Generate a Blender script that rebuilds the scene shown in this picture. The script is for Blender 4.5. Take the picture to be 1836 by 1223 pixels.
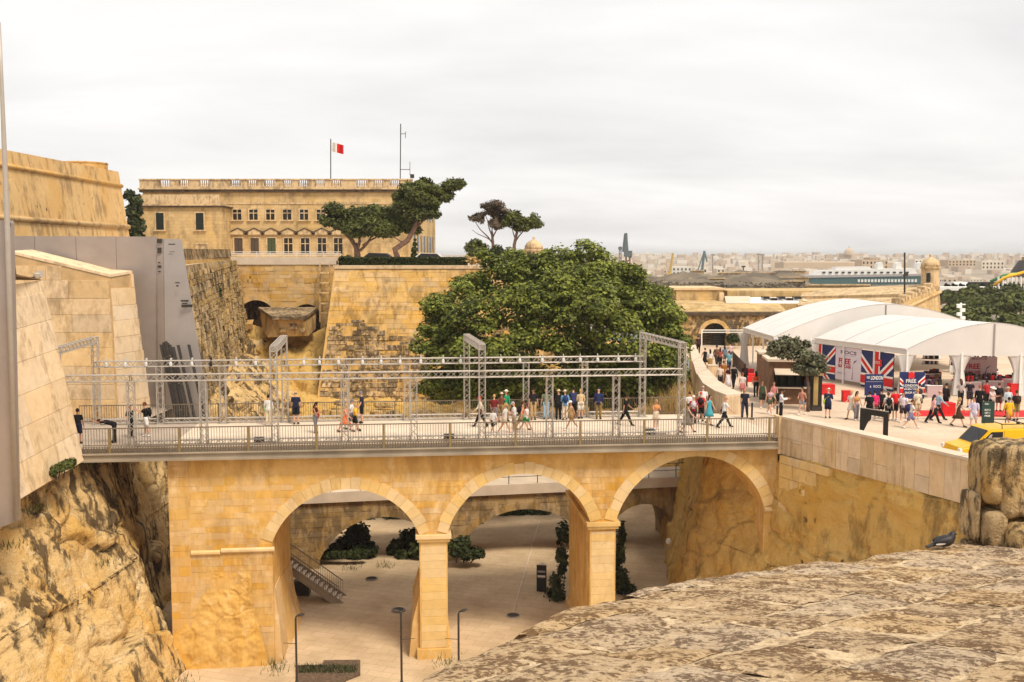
import bpy, bmesh, math, random
import numpy as np
from mathutils import Vector, Matrix, noise

# ------------------------------------------------------------------ camera, sky, sun, exposure
for o in list(bpy.data.objects): bpy.data.objects.remove(o, do_unlink=True)
SC = bpy.context.scene
COL = SC.collection
rnd = random.Random(7)
CAMZ = 9.6; FPX = 1785.0; CX = 918.0; CY = 611.5
PITCH = math.atan(154.5 / FPX)
cam = bpy.data.cameras.new('camera'); cam.lens = 35.0; cam.sensor_width = 36.0; cam.clip_end = 20000; cam.clip_start = 0.1
camo = bpy.data.objects.new('camera', cam); COL.objects.link(camo)
camo.location = (0, 0, CAMZ); camo.rotation_euler = (math.pi / 2 - PITCH, 0, 0)
SC.camera = camo

SUN_EL = math.radians(56); SUN_AZ = math.radians(142)      # azimuth of the sun, clockwise from +Y
world = bpy.data.worlds.new('World'); SC.world = world; world.use_nodes = True
wt = world.node_tree; wt.nodes.clear()
def wn(t): return wt.nodes.new(t)
w_out = wn('ShaderNodeOutputWorld'); w_bg = wn('ShaderNodeBackground'); w_bg.inputs['Strength'].default_value = 0.136
w_sky = wn('ShaderNodeTexSky'); w_sky.sky_type = 'NISHITA'; w_sky.sun_disc = False
w_sky.sun_elevation = SUN_EL; w_sky.sun_rotation = SUN_AZ; w_sky.dust_density = 3.0
w_tc = wn('ShaderNodeTexCoord'); w_sep = wn('ShaderNodeSeparateXYZ'); wt.links.new(w_tc.outputs['Generated'], w_sep.inputs[0])
w_add = wn('ShaderNodeMath'); w_add.operation = 'ADD'; w_add.inputs[1].default_value = 0.22; w_add.use_clamp = False
w_abs = wn('ShaderNodeMath'); w_abs.operation = 'ABSOLUTE'; wt.links.new(w_sep.outputs[2], w_abs.inputs[0]); wt.links.new(w_abs.outputs[0], w_add.inputs[0])
w_div = wn('ShaderNodeVectorMath'); w_div.operation = 'DIVIDE'
w_cmb = wn('ShaderNodeCombineXYZ')
for i in range(3): wt.links.new(w_add.outputs[0], w_cmb.inputs[i])
wt.links.new(w_tc.outputs['Generated'], w_div.inputs[0]); wt.links.new(w_cmb.outputs[0], w_div.inputs[1])
w_map = wn('ShaderNodeMapping'); w_map.inputs['Rotation'].default_value = (0, 0, math.radians(-28)); w_map.inputs['Scale'].default_value = (0.75, 1.5, 1.0); w_map.inputs['Location'].default_value = (0.35, 0.2, 0)
wt.links.new(w_div.outputs[0], w_map.inputs[0])
w_ns = wn('ShaderNodeTexNoise'); w_ns.inputs['Scale'].default_value = 1.0; w_ns.inputs['Detail'].default_value = 7; w_ns.inputs['Roughness'].default_value = 0.52; w_ns.inputs['Distortion'].default_value = 0.35
wt.links.new(w_map.outputs[0], w_ns.inputs['Vector'])
w_rp = wn('ShaderNodeValToRGB'); e = w_rp.color_ramp.elements
e[0].position = 0.36; e[0].color = (4.45, 4.34, 4.26, 1); e[1].position = 0.62; e[1].color = (5.5, 5.36, 5.2, 1)
m_ = w_rp.color_ramp.elements.new(0.5); m_.color = (5.05, 4.92, 4.8, 1)
wt.links.new(w_ns.outputs['Fac'], w_rp.inputs[0])
w_mix = wn('ShaderNodeMixRGB'); w_mix.inputs[0].default_value = 0.94
wt.links.new(w_sky.outputs[0], w_mix.inputs[1]); wt.links.new(w_rp.outputs[0], w_mix.inputs[2])
wt.links.new(w_mix.outputs[0], w_bg.inputs['Color']); wt.links.new(w_bg.outputs[0], w_out.inputs[0])

sun = bpy.data.lights.new('sun', 'SUN'); sun.energy = 2.5; sun.angle = math.radians(16); sun.color = (1.0, 0.90, 0.74)
suno = bpy.data.objects.new('sun', sun); COL.objects.link(suno)
sd = Vector((math.sin(SUN_AZ) * math.cos(SUN_EL), math.cos(SUN_AZ) * math.cos(SUN_EL), math.sin(SUN_EL)))
suno.rotation_euler = sd.to_track_quat('Z', 'Y').to_euler(); suno.location = (0, -40, 80)
SC.view_settings.view_transform = 'Standard'; SC.view_settings.look = 'None'; SC.view_settings.exposure = 0.51
SC.view_settings.gamma = 1.0
SC.cycles.max_bounces = 6; SC.cycles.volume_bounces = 0; SC.cycles.diffuse_bounces = 3; SC.cycles.transparent_max_bounces = 8

# ------------------------------------------------------------------ helpers
cP, sP = math.cos(PITCH), math.sin(PITCH)
def ray(px, py):
    b = -(py - CY) / FPX
    return Vector(((px - CX) / FPX, cP + b * sP, -sP + b * cP))
def P(px, py, d):                       # point seen at a pixel, d metres ahead
    r = ray(px, py); return Vector((0, 0, CAMZ)) + r * (d / r.y)
def G(px, py, z=0.0):                   # point seen at a pixel, at height z
    r = ray(px, py); return Vector((0, 0, CAMZ)) + r * ((z - CAMZ) / r.z)
TH = math.atan2(3.35, 34.15); UX = Vector((math.cos(TH), math.sin(TH), 0)); VX = Vector((-math.sin(TH), math.cos(TH), 0)); ZX = Vector((0, 0, 1))
BO = Vector((0, 50.8, 0))
def B(u, v, z=0.0): return BO + UX * u + VX * v + ZX * z

def lin(r, g, b):
    f = lambda c: (c / 255 / 12.92) if c <= 10 else ((c / 255 + 0.055) / 1.055) ** 2.4
    return (f(r), f(g), f(b), 1.0)

class MB:
    def __init__(s): s.v = []; s.f = []; s.m = []
    def add(s, vs, fs, m=0):
        n = len(s.v); s.v += [tuple(x) for x in vs]; s.f += [tuple(i + n for i in f) for f in fs]; s.m += [m] * len(fs); return s
    def quad(s, a, b, c, d, m=0): return s.add([a, b, c, d], [(0, 1, 2, 3)], m)
    def poly(s, pts, m=0): return s.add(pts, [tuple(range(len(pts)))], m)
    def obox(s, o, ax, ay, az, m=0):    # corner and three edge vectors
        o, ax, ay, az = Vector(o), Vector(ax), Vector(ay), Vector(az)
        if ax.cross(ay).dot(az) < 0: ax, ay = ay, ax
        p = [o, o + ax, o + ax + ay, o + ay]; q = [x + az for x in p]
        return s.add(p + q, [(3, 2, 1, 0), (4, 5, 6, 7), (0, 1, 5, 4), (1, 2, 6, 5), (2, 3, 7, 6), (3, 0, 4, 7)], m)
    def box(s, c, sz, m=0, rz=0.0):
        c = Vector(c); a = Vector((math.cos(rz), math.sin(rz), 0)) * sz[0]; b = Vector((-math.sin(rz), math.cos(rz), 0)) * sz[1]; d = Vector((0, 0, sz[2]))
        return s.obox(c - (a + b + d) / 2, a, b, d, m)
    def prism(s, pts, ext, m=0):        # closed outline pushed along ext
        ext = Vector(ext); pts = [Vector(p) for p in pts]; n = len(pts)
        nrm = Vector((0, 0, 0))
        for i in range(n): nrm += pts[i].cross(pts[(i + 1) % n])
        if nrm.dot(ext) > 0: pts = pts[::-1]
        q = [p + ext for p in pts]
        return s.add(pts + q, [tuple(range(n)), tuple(range(2 * n - 1, n - 1, -1))] + [(i, n + i, n + (i + 1) % n, (i + 1) % n) for i in range(n)], m)
    def sweep(s, pts, rad, n=6, m=0, cap=True):
        pts = [Vector(p) for p in pts]
        if not hasattr(rad, '__len__'): rad = [rad] * len(pts)
        base = len(s.v); K = len(pts); ref = None
        for i, p in enumerate(pts):
            t = (pts[min(i + 1, K - 1)] - pts[max(i - 1, 0)])
            if t.length < 1e-9: t = Vector((0, 0, 1))
            t.normalize()
            if ref is None: ref = Vector((1, 0, 0)) if abs(t.x) < 0.8 else Vector((0, 1, 0))
            a = (ref - t * ref.dot(t)).normalized(); ref = a; b = t.cross(a)
            r = rad[i]; rx, ry = r if hasattr(r, '__len__') else (r, r)
            for k in range(n):
                an = 2 * math.pi * (k + 0.5) / n
                s.v.append(tuple(p + a * (rx * math.cos(an)) + b * (ry * math.sin(an))))
        for i in range(K - 1):
            for k in range(n):
                k2 = (k + 1) % n
                s.f.append((base + i * n + k, base + i * n + k2, base + (i + 1) * n + k2, base + (i + 1) * n + k)); s.m.append(m)
        if cap:
            s.f.append(tuple(base + k for k in range(n))[::-1]); s.m.append(m)
            s.f.append(tuple(base + (K - 1) * n + k for k in range(n))); s.m.append(m)
        return s
    def tube(s, a, b, r, n=6, m=0): return s.sweep([a, b], r, n, m)
    def lathe(s, c, prof, n=16, m=0):   # prof = (radius, z) from bottom to top
        c = Vector(c); base = len(s.v); K = len(prof)
        for r, z in prof:
            for k in range(n):
                an = 2 * math.pi * k / n
                s.v.append((c.x + r * math.cos(an), c.y + r * math.sin(an), c.z + z))
        for i in range(K - 1):
            for k in range(n):
                k2 = (k + 1) % n
                s.f.append((base + i * n + k, base + i * n + k2, base + (i + 1) * n + k2, base + (i + 1) * n + k)); s.m.append(m)
        s.f.append(tuple(base + k for k in range(n))[::-1]); s.m.append(m)
        s.f.append(tuple(base + (K - 1) * n + k for k in range(n))); s.m.append(m)
        return s
    def mesh(s, name, mats, smooth=False):
        me = bpy.data.meshes.new(name); me.from_pydata(s.v, [], s.f)
        for mt in (mats if isinstance(mats, (list, tuple)) else [mats]): me.materials.append(mt)
        if max(s.m, default=0) > 0: me.polygons.foreach_set('material_index', s.m)
        if smooth: me.polygons.foreach_set('use_smooth', [True] * len(s.f))
        me.update(); return me
    def build(s, name, mats, parent=None, smooth=False, **tags):
        return link(name, s.mesh(name, mats, smooth), parent, **tags)

def tag(o, label=None, cat=None, group=None, kind=None):
    if label: o['label'] = label
    if cat: o['category'] = cat
    if group: o['group'] = group
    if kind: o['kind'] = kind
    return o
PINV = {}
def link(name, me, parent=None, local=False, **tags):
    o = bpy.data.objects.new(name, me); COL.objects.link(o)
    if parent is not None: attach(o, parent, local)
    return tag(o, **tags)
ROOTM = {}
def attach(o, parent, local=False):
    o.parent = parent
    if not local:
        m = ROOTM.get(parent.name)
        if m is not None: o.matrix_parent_inverse = m
        ROOTM[o.name] = Matrix.Identity(4)
def thing(name, label, cat, loc=(0, 0, 0), group=None, rz=0.0, kind=None):
    o = bpy.data.objects.new(name, None); o.empty_display_size = 0.2; COL.objects.link(o)
    o.location = loc; o.rotation_euler = (0, 0, rz)
    ROOTM[o.name] = (Matrix.Translation(Vector(loc)) @ Matrix.Rotation(rz, 4, 'Z')).inverted()
    return tag(o, label, cat, group, kind)
def copy_tree(o, parent=None):
    c = o.copy(); COL.objects.link(c)
    if parent is not None: c.parent = parent
    for ch in o.children: copy_tree(ch, c)
    return c
def np_mesh(name, V, Fq, mat, smooth=False):      # quads from arrays
    me = bpy.data.meshes.new(name); n = len(Fq)
    me.vertices.add(len(V)); me.vertices.foreach_set('co', np.asarray(V, np.float32).ravel())
    k = Fq.shape[1]
    me.loops.add(n * k); me.loops.foreach_set('vertex_index', np.asarray(Fq, np.int32).ravel())
    me.polygons.add(n); me.polygons.foreach_set('loop_start', np.arange(0, n * k, k, dtype=np.int32))
    if smooth: me.polygons.foreach_set('use_smooth', np.ones(n, bool))
    me.materials.append(mat); me.update(calc_edges=True); return me

# ------------------------------------------------------------------ materials
class NT:
    def __init__(s, name):
        s.mat = bpy.data.materials.new(name); s.mat.use_nodes = True; s.t = s.mat.node_tree; s.t.nodes.clear()
        s.out = s.n('ShaderNodeOutputMaterial'); s.b = s.n('ShaderNodeBsdfPrincipled'); s.l(s.b.outputs[0], s.out.inputs[0])
    def n(s, t, **kw):
        x = s.t.nodes.new(t)
        for k, v in kw.items(): setattr(x, k, v)
        return x
    def l(s, a, b): s.t.links.new(a, b)
    def pos(s): return s.n('ShaderNodeNewGeometry').outputs['Position']
    def map(s, v, sc, loc=(0, 0, 0), rot=(0, 0, 0)):
        m = s.n('ShaderNodeMapping'); m.inputs['Scale'].default_value = sc; m.inputs['Location'].default_value = loc; m.inputs['Rotation'].default_value = rot
        s.l(v, m.inputs[0]); return m.outputs[0]
    def noise(s, v, scale, detail=4, rough=0.55, dist=0.0):
        x = s.n('ShaderNodeTexNoise'); x.inputs['Scale'].default_value = scale; x.inputs['Detail'].default_value = detail
        x.inputs['Roughness'].default_value = rough; x.inputs['Distortion'].default_value = dist; s.l(v, x.inputs['Vector']); return x.outputs['Fac']
    def ramp(s, v, a, b, ca=(0, 0, 0, 1), cb=(1, 1, 1, 1)):
        r = s.n('ShaderNodeValToRGB'); e = r.color_ramp.elements; e[0].position = a; e[1].position = b; e[0].color = ca; e[1].color = cb
        s.l(v, r.inputs[0]); return r.outputs[0]
    def mix(s, f, a, b, mode='MIX'):
        m = s.n('ShaderNodeMixRGB', blend_type=mode)
        for i, x in enumerate((f, a, b)):
            if isinstance(x, (int, float)): m.inputs[i].default_value = x
            elif isinstance(x, (tuple, list)): m.inputs[i].default_value = x
            else: s.l(x, m.inputs[i])
        return m.outputs[0]
    def math(s, op, a, b=0.0):
        m = s.n('ShaderNodeMath', operation=op)
        for i, x in enumerate((a, b)):
            if isinstance(x, (int, float)): m.inputs[i].default_value = x
            else: s.l(x, m.inputs[i])
        return m.outputs[0]
    def bump(s, h, strength=0.3, dist=0.05):
        b = s.n('ShaderNodeBump'); b.inputs['Strength'].default_value = strength; b.inputs['Distance'].default_value = dist
        s.l(h, b.inputs['Height']); s.l(b.outputs[0], s.b.inputs['Normal'])
    def col(s, c): 
        if isinstance(c, (tuple, list)): s.b.inputs['Base Color'].default_value = c
        else: s.l(c, s.b.inputs['Base Color'])
    def rough(s, r): s.b.inputs['Roughness'].default_value = r
    def objrand(s): return s.n('ShaderNodeObjectInfo').outputs['Random']

def plain(name, c, rough=0.7, metal=0.0, var=0.12, scale=3.0, bump=0.0):
    t = NT(name); p = t.pos()
    n = t.noise(p, scale, 4); d = tuple(x * (1 - var) for x in c[:3]) + (1,); b = tuple(min(1, x * (1 + var)) for x in c[:3]) + (1,)
    t.col(t.ramp(n, 0.3, 0.7, d, b)); t.rough(rough); t.b.inputs['Metallic'].default_value = metal
    if bump: t.bump(n, bump, 0.03)
    t.b.inputs['Specular IOR Level'].default_value = 0.3
    return t.mat

def stone(name, c1, c2, dark, dk=(0.52, 0.68), dkamt=0.7, streak=0.25, scale=0.35, rnd_amt=0.16, bump=0.35, fine=9.0, pit=0.0, bumpd=0.06, pale=None, warm=None, holes=0.0, course=None):
    t = NT(name); p = t.pos()
    big = t.noise(p, scale, 5, 0.6, 0.3)
    c = t.ramp(big, 0.3, 0.7, c1, c2)
    med = t.noise(p, scale * 6, 5, 0.65)
    c = t.mix(t.ramp(med, 0.35, 0.75, (0, 0, 0, 1), (0.38, 0.38, 0.38, 1)), c, tuple(x * 0.62 for x in c1[:3]) + (1,))
    if warm is not None:
        wv = t.noise(t.map(p, (1, 1, 0.6), (9, 4, 2)), scale * 1.7, 4, 0.6)
        c = t.mix(t.ramp(wv, 0.48, 0.66, (0, 0, 0, 1), (0.75, 0.75, 0.75, 1)), c, warm)
    if pale is not None:
        pv = t.noise(t.map(p, (1, 1, 1), (31, 14, 7)), scale * 4, 6, 0.7)
        c = t.mix(t.ramp(pv, 0.55, 0.66, (0, 0, 0, 1), (0.8, 0.8, 0.8, 1)), c, pale)
    # weathering: dark crusts drawn out downwards
    sv = t.map(p, (1, 1, streak), (3, 7, 1))
    st = t.noise(sv, scale * 5.5, 6, 0.68, 0.2); gate = t.noise(t.map(p, (1, 1, 0.7), (17, 3, 5)), scale * 0.9, 3)
    sm = t.math('MULTIPLY', st, t.math('ADD', t.math('MULTIPLY', gate, 1.1), 0.45))
    k = t.ramp(sm, dk[0], dk[1], (0, 0, 0, 1), (dkamt, dkamt, dkamt, 1))
    c = t.mix(k, c, dark)
    if holes:
        vh = t.n('ShaderNodeTexVoronoi'); vh.inputs['Scale'].default_value = holes; t.l(t.map(p, (1, 1, .8)), vh.inputs['Vector'])
        hm = t.math('MULTIPLY', t.ramp(vh.outputs['Distance'], .10, .2, (1, 1, 1, 1), (0, 0, 0, 1)), t.ramp(t.noise(p, scale * 2.2, 3), .54, .6))
        c = t.mix(hm, c, tuple(x * .8 for x in dark[:3]) + (1,))
    if course:
        sx = t.n('ShaderNodeSeparateXYZ'); t.l(p, sx.inputs[0]); cx_ = t.n('ShaderNodeCombineXYZ'); t.l(t.math('ADD', sx.outputs[0], sx.outputs[1]), cx_.inputs[0]); t.l(sx.outputs[2], cx_.inputs[1])
        br = t.n('ShaderNodeTexBrick'); br.inputs['Scale'].default_value = 1; br.inputs['Brick Width'].default_value = course * 2.2; br.inputs['Row Height'].default_value = course; br.inputs['Mortar Size'].default_value = .02; br.inputs['Color1'].default_value = (1, 1, 1, 1); br.inputs['Color2'].default_value = (.74, .72, .7, 1); br.inputs['Mortar'].default_value = (.62, .58, .52, 1); t.l(cx_.outputs[0], br.inputs['Vector'])
        c = t.mix(.6, c, br.outputs[0], 'MULTIPLY')
    if rnd_amt:
        r = t.objrand(); hv = t.n('ShaderNodeHueSaturation'); t.l(c, hv.inputs['Color'])
        t.l(t.math('ADD', t.math('MULTIPLY', r, 2 * rnd_amt), 1 - rnd_amt), hv.inputs['Value'])
        t.l(t.math('ADD', t.math('MULTIPLY', t.math('FRACT', t.math('MULTIPLY', r, 7.3)), 0.24), 0.88), hv.inputs['Saturation'])
        c = hv.outputs[0]
    t.col(c); t.rough(0.92); t.b.inputs['Specular IOR Level'].default_value = 0.12
    fn = t.noise(p, fine, 5, 0.7); h = t.math('ADD', fn, t.math('MULTIPLY', med, 1.5))
    if pit:
        vo = t.n('ShaderNodeTexVoronoi'); vo.inputs['Scale'].default_value = pit; t.l(t.map(p, (1, 1, 0.6)), vo.inputs['Vector'])
        h = t.math('ADD', h, t.math('MULTIPLY', vo.outputs['Distance'], 1.2))
    t.bump(h, bump, bumpd)
    return t.mat

def leaf(name, dark, light, trans=0.25, nscale=0.5):
    t = NT(name); p = t.pos()
    g = t.n('ShaderNodeNewGeometry'); ri = g.outputs['Random Per Island']
    n = t.noise(p, nscale, 3, 0.6)
    f = t.math('ADD', t.math('MULTIPLY', n, 0.75), t.math('MULTIPLY', ri, 0.4))
    c = t.ramp(f, 0.32, 0.8, dark, light); t.col(c); t.rough(0.6); t.b.inputs['Specular IOR Level'].default_value = 0.25
    tr = t.n('ShaderNodeBsdfTranslucent'); t.l(c, tr.inputs[0]); mx = t.n('ShaderNodeMixShader'); mx.inputs[0].default_value = trans
    t.l(t.b.outputs[0], mx.inputs[1]); t.l(tr.outputs[0], mx.inputs[2]); t.l(mx.outputs[0], t.out.inputs[0])
    return t.mat

M = {}
DK = (0.055, 0.042, 0.03, 1)
M['bridge'] = stone('bridge_limestone', (0.68, 0.42, 0.15, 1), (0.76, 0.50, 0.205, 1), (0.33, 0.17, 0.055, 1), (0.45, 0.66), 0.45, 0.3, 0.28, 0.05, 0.25, warm=(0.66, 0.36, 0.09, 1), pale=(0.79, 0.57, 0.29, 1))
M['bridge_pale'] = stone('bridge_dressed_stone', (0.72, 0.49, 0.215, 1), (0.78, 0.56, 0.27, 1), (0.40, 0.24, 0.09, 1), (0.52, 0.7), 0.35, 0.3, 0.3, 0.06, 0.2)
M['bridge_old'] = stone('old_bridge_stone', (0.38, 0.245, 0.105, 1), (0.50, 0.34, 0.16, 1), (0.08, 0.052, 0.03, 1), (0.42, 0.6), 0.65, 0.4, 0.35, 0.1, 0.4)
M['gate'] = stone('gate_limestone', (0.70, 0.51, 0.31, 1), (0.78, 0.60, 0.40, 1), (0.22, 0.14, 0.07, 1), (0.50, 0.66), 0.5, 0.35, 0.4, 0.07, 0.25, fine=14)
M['gate_lower'] = stone('gate_jamb_limestone', (0.64, 0.43, 0.22, 1), (0.73, 0.53, 0.31, 1), (0.24, 0.145, 0.065, 1), (0.47, 0.64), 0.5, 0.5, 0.4, 0.1, 0.2, fine=14)
M['bastion'] = stone('bastion_limestone', (0.62, 0.39, 0.155, 1), (0.71, 0.47, 0.20, 1), (0.15, 0.09, 0.04, 1), (0.49, 0.64), 0.55, 0.35, 0.25, 0.12, 0.4, warm=(0.61, 0.345, 0.095, 1), holes=1.1)
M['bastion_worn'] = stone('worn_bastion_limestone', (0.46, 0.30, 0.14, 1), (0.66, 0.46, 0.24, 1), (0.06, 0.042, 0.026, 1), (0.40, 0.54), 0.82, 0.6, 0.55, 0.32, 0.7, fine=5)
M['rubble'] = stone('eroded_rubble', (0.56, 0.38, 0.18, 1), (0.70, 0.51, 0.28, 1), (0.07, 0.05, 0.03, 1), (0.45, 0.6), 0.85, 0.16, 0.5, 0.2, 0.9, fine=4, bumpd=0.2)
M['rock'] = stone('cliff_rock', (0.62, 0.40, 0.16, 1), (0.73, 0.52, 0.26, 1), (0.065, 0.042, 0.024, 1), (0.49, 0.585), 0.88, 0.12, 0.26, 0.0, 1.0, fine=2.2, bumpd=0.2, holes=.9, warm=(0.62, 0.36, 0.09, 1), pale=(0.76, 0.59, 0.36, 1))
M['rock_yellow'] = stone('yellow_cliff_rock', (0.62, 0.385, 0.11, 1), (0.69, 0.46, 0.165, 1), (0.13, 0.075, 0.028, 1), (0.50, 0.66), 0.65, 0.4, 0.18, 0.0, 0.9, fine=2.2, bumpd=0.18, warm=(0.62, 0.355, 0.07, 1), holes=1.2)
M['fore'] = stone('weathered_parapet_stone', (0.68, 0.47, 0.27, 1), (0.80, 0.60, 0.38, 1), (0.17, 0.095, 0.048, 1), (0.455, 0.555), 0.88, 1.0, 4.2, 0.04, 1.0, fine=45, bumpd=0.03, pale=(0.88, 0.70, 0.48, 1))
M['fore_block'] = stone('lichened_block', (0.50, 0.33, 0.14, 1), (0.68, 0.48, 0.25, 1), (0.05, 0.036, 0.024, 1), (0.44, 0.57), 0.85, 0.4, 1.5, 0.12, 0.9, fine=20, bumpd=0.05, warm=(0.60, 0.34, 0.09, 1))
M['mortar'] = stone('lime_mortar', (0.70, 0.51, 0.30, 1), (0.80, 0.62, 0.40, 1), (0.25, 0.16, 0.09, 1), (0.47, 0.6), 0.6, 1.0, 3.4, 0.0, 0.8, fine=30, bumpd=0.03, pale=(0.86, 0.69, 0.47, 1))
M['joint'] = plain('joint_stone', (0.38, 0.25, 0.11, 1), 0.95, var=0.25, scale=1.2)
M['joint_pale'] = plain('pale_joint', (0.50, 0.33, 0.16, 1), 0.95, var=0.2, scale=1.2)
M['building'] = stone('palace_limestone', (0.60, 0.42, 0.20, 1), (0.72, 0.52, 0.27, 1), (0.19, 0.13, 0.07, 1), (0.48, 0.64), 0.5, 0.3, 0.22, 0.0, 0.4, fine=3.0, warm=(0.64, 0.43, 0.17, 1), course=.42)
M['building_trim'] = stone('palace_trim', (0.60, 0.43, 0.24, 1), (0.70, 0.52, 0.31, 1), (0.10, 0.07, 0.04, 1), (0.46, 0.62), 0.55, 0.4, 0.5, 0.0, 0.3, fine=4.0)
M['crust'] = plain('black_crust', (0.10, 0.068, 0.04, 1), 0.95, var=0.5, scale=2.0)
M['paving'] = None
M['panel'] = stone('parapet_panel', (0.66, 0.48, 0.29, 1), (0.74, 0.56, 0.36, 1), (0.3, 0.19, 0.09, 1), (0.5, 0.68), 0.5, 0.15, 0.5, 0.12, 0.2, fine=12)
def paving(name, c1, c2, tile, rz, dark, lines=0.35):
    t = NT(name); p = t.map(t.pos(), (1, 1, 1), rot=(0, 0, rz))
    br = t.n('ShaderNodeTexBrick'); br.inputs['Scale'].default_value = 1.0; br.inputs['Brick Width'].default_value = tile[0]; br.inputs['Row Height'].default_value = tile[1]
    br.inputs['Mortar Size'].default_value = 0.012; br.inputs['Color1'].default_value = c1; br.inputs['Color2'].default_value = c2; br.inputs['Mortar'].default_value = tuple(x * (1 - lines) for x in c1[:3]) + (1,)
    t.l(p, br.inputs['Vector']); n = t.noise(p, 0.35, 5, 0.6)
    c = t.mix(t.ramp(n, 0.42, 0.72, (0, 0, 0, 1), (0.7, 0.7, 0.7, 1)), br.outputs[0], dark)
    n2 = t.noise(p, 6, 4); c = t.mix(t.ramp(n2, 0.45, 0.8, (0, 0, 0, 1), (0.2, 0.2, 0.2, 1)), c, dark)
    t.col(c); t.rough(0.8); t.b.inputs['Specular IOR Level'].default_value = 0.2; t.bump(n2, 0.15, 0.02); return t.mat
M['plaza'] = paving('plaza_paving', (0.60, 0.46, 0.34, 1), (0.66, 0.52, 0.39, 1), (1.2, 0.6), TH, (0.50, 0.36, 0.24, 1), 0.3)
M['ditch'] = paving('ditch_paving', (0.58, 0.43, 0.27, 1), (0.64, 0.48, 0.31, 1), (1.3, 0.65), 0.3, (0.36, 0.25, 0.14, 1), 0.4)
M['deck_grey'] = paving('grey_deck_boards', (0.42, 0.34, 0.27, 1), (0.47, 0.385, 0.31, 1), (4.0, 0.22), TH + 0.78, (0.32, 0.26, 0.2, 1), 0.5)
M['deck_pale'] = paving('pale_deck_paving', (0.68, 0.55, 0.42, 1), (0.74, 0.61, 0.48, 1), (1.0, 0.5), TH, (0.58, 0.45, 0.32, 1), 0.2)
M['steel'] = plain('brushed_steel_sheet', (0.36, 0.30, 0.265, 1), 0.5, 0.35, 0.08, 0.8)
M['steel_dark'] = plain('dark_steel', (0.05, 0.042, 0.036, 1), 0.5, 0.2, 0.2)
M['steel_light'] = plain('pale_steel_sheet', (0.41, 0.37, 0.35, 1), 0.5, 0.3, 0.06, 0.8)
M['alu'] = plain('truss_aluminium', (0.43, 0.38, 0.33, 1), 0.45, 0.15, 0.06)
M['rail'] = plain('railing_steel', (0.20, 0.155, 0.11, 1), 0.55, 0.3, 0.15)
M['railpost'] = plain('bronze_post', (0.28, 0.20, 0.085, 1), 0.55, 0.3, 0.15)
M['girder'] = plain('girder_paint', (0.33, 0.27, 0.20, 1), 0.6, 0.1, 0.25, 0.7)
M['black'] = plain('black_paint', (0.016, 0.015, 0.014, 1), 0.5)
M['white'] = plain('white_paint', (0.80, 0.78, 0.74, 1), 0.6, var=0.04)
M['canvas'] = None
t = NT('tent_canvas'); n = t.noise(t.pos(), 0.8, 4); t.col(t.ramp(n, 0.3, 0.75, (0.78, 0.75, 0.72, 1), (0.85, 0.82, 0.79, 1))); t.rough(0.55)
tr = t.n('ShaderNodeBsdfTranslucent'); tr.inputs[0].default_value = (0.8, 0.75, 0.7, 1); mx = t.n('ShaderNodeMixShader'); mx.inputs[0].default_value = 0.2
t.l(t.b.outputs[0], mx.inputs[1]); t.l(tr.outputs[0], mx.inputs[2]); t.l(mx.outputs[0], t.out.inputs[0]); M['canvas'] = t.mat
M['red'] = plain('red_fabric', (0.62, 0.02, 0.02, 1), 0.7, var=0.1)
M['navy'] = plain('navy_print', (0.018, 0.028, 0.115, 1), 0.6)
M['brown'] = plain('brown_wood', (0.15, 0.075, 0.04, 1), 0.6, var=0.2)
M['wood'] = plain('weathered_timber', (0.42, 0.27, 0.12, 1), 0.8, var=0.3)
M['bark'] = plain('bark', (0.13, 0.085, 0.055, 1), 0.9, var=0.4, scale=6, bump=0.6)
M['bark_pine'] = plain('pine_bark', (0.17, 0.10, 0.07, 1), 0.9, var=0.4, scale=4, bump=0.6)
M['leaf_ficus'] = leaf('ficus_leaf', (0.024, 0.038, 0.006, 1), (0.27, 0.30, 0.045, 1), 0.2, 0.6)
M['leaf_pine'] = leaf('pine_needles', (0.028, 0.034, 0.009, 1), (0.14, 0.155, 0.03, 1), 0.15, 0.3)
M['leaf_dry'] = leaf('dry_twigs', (0.075, 0.055, 0.038, 1), (0.19, 0.14, 0.095, 1), 0.1, 0.5)
M['leaf_dark'] = leaf('dark_shrub_leaf', (0.012, 0.018, 0.005, 1), (0.07, 0.085, 0.02, 1), 0.15, 0.8)
M['leaf_olive'] = leaf('olive_leaf', (0.045, 0.046, 0.024, 1), (0.20, 0.20, 0.11, 1), 0.15, 1.0)
M['straw'] = leaf('dry_grass', (0.30, 0.19, 0.06, 1), (0.60, 0.42, 0.16, 1), 0.2, 1.0)
M['glass'] = plain('dark_window_glass', (0.02, 0.018, 0.016, 1), 0.12)
M['shutter'] = plain('green_black_shutter', (0.012, 0.018, 0.014, 1), 0.5)
M['shutter_green'] = plain('green_louvre', (0.06, 0.075, 0.03, 1), 0.6)
M['shutter_brown'] = plain('brown_louvre', (0.085, 0.055, 0.035, 1), 0.6)
M['concrete'] = plain('pale_concrete', (0.62, 0.50, 0.38, 1), 0.85, var=0.1, scale=1.0)

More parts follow.
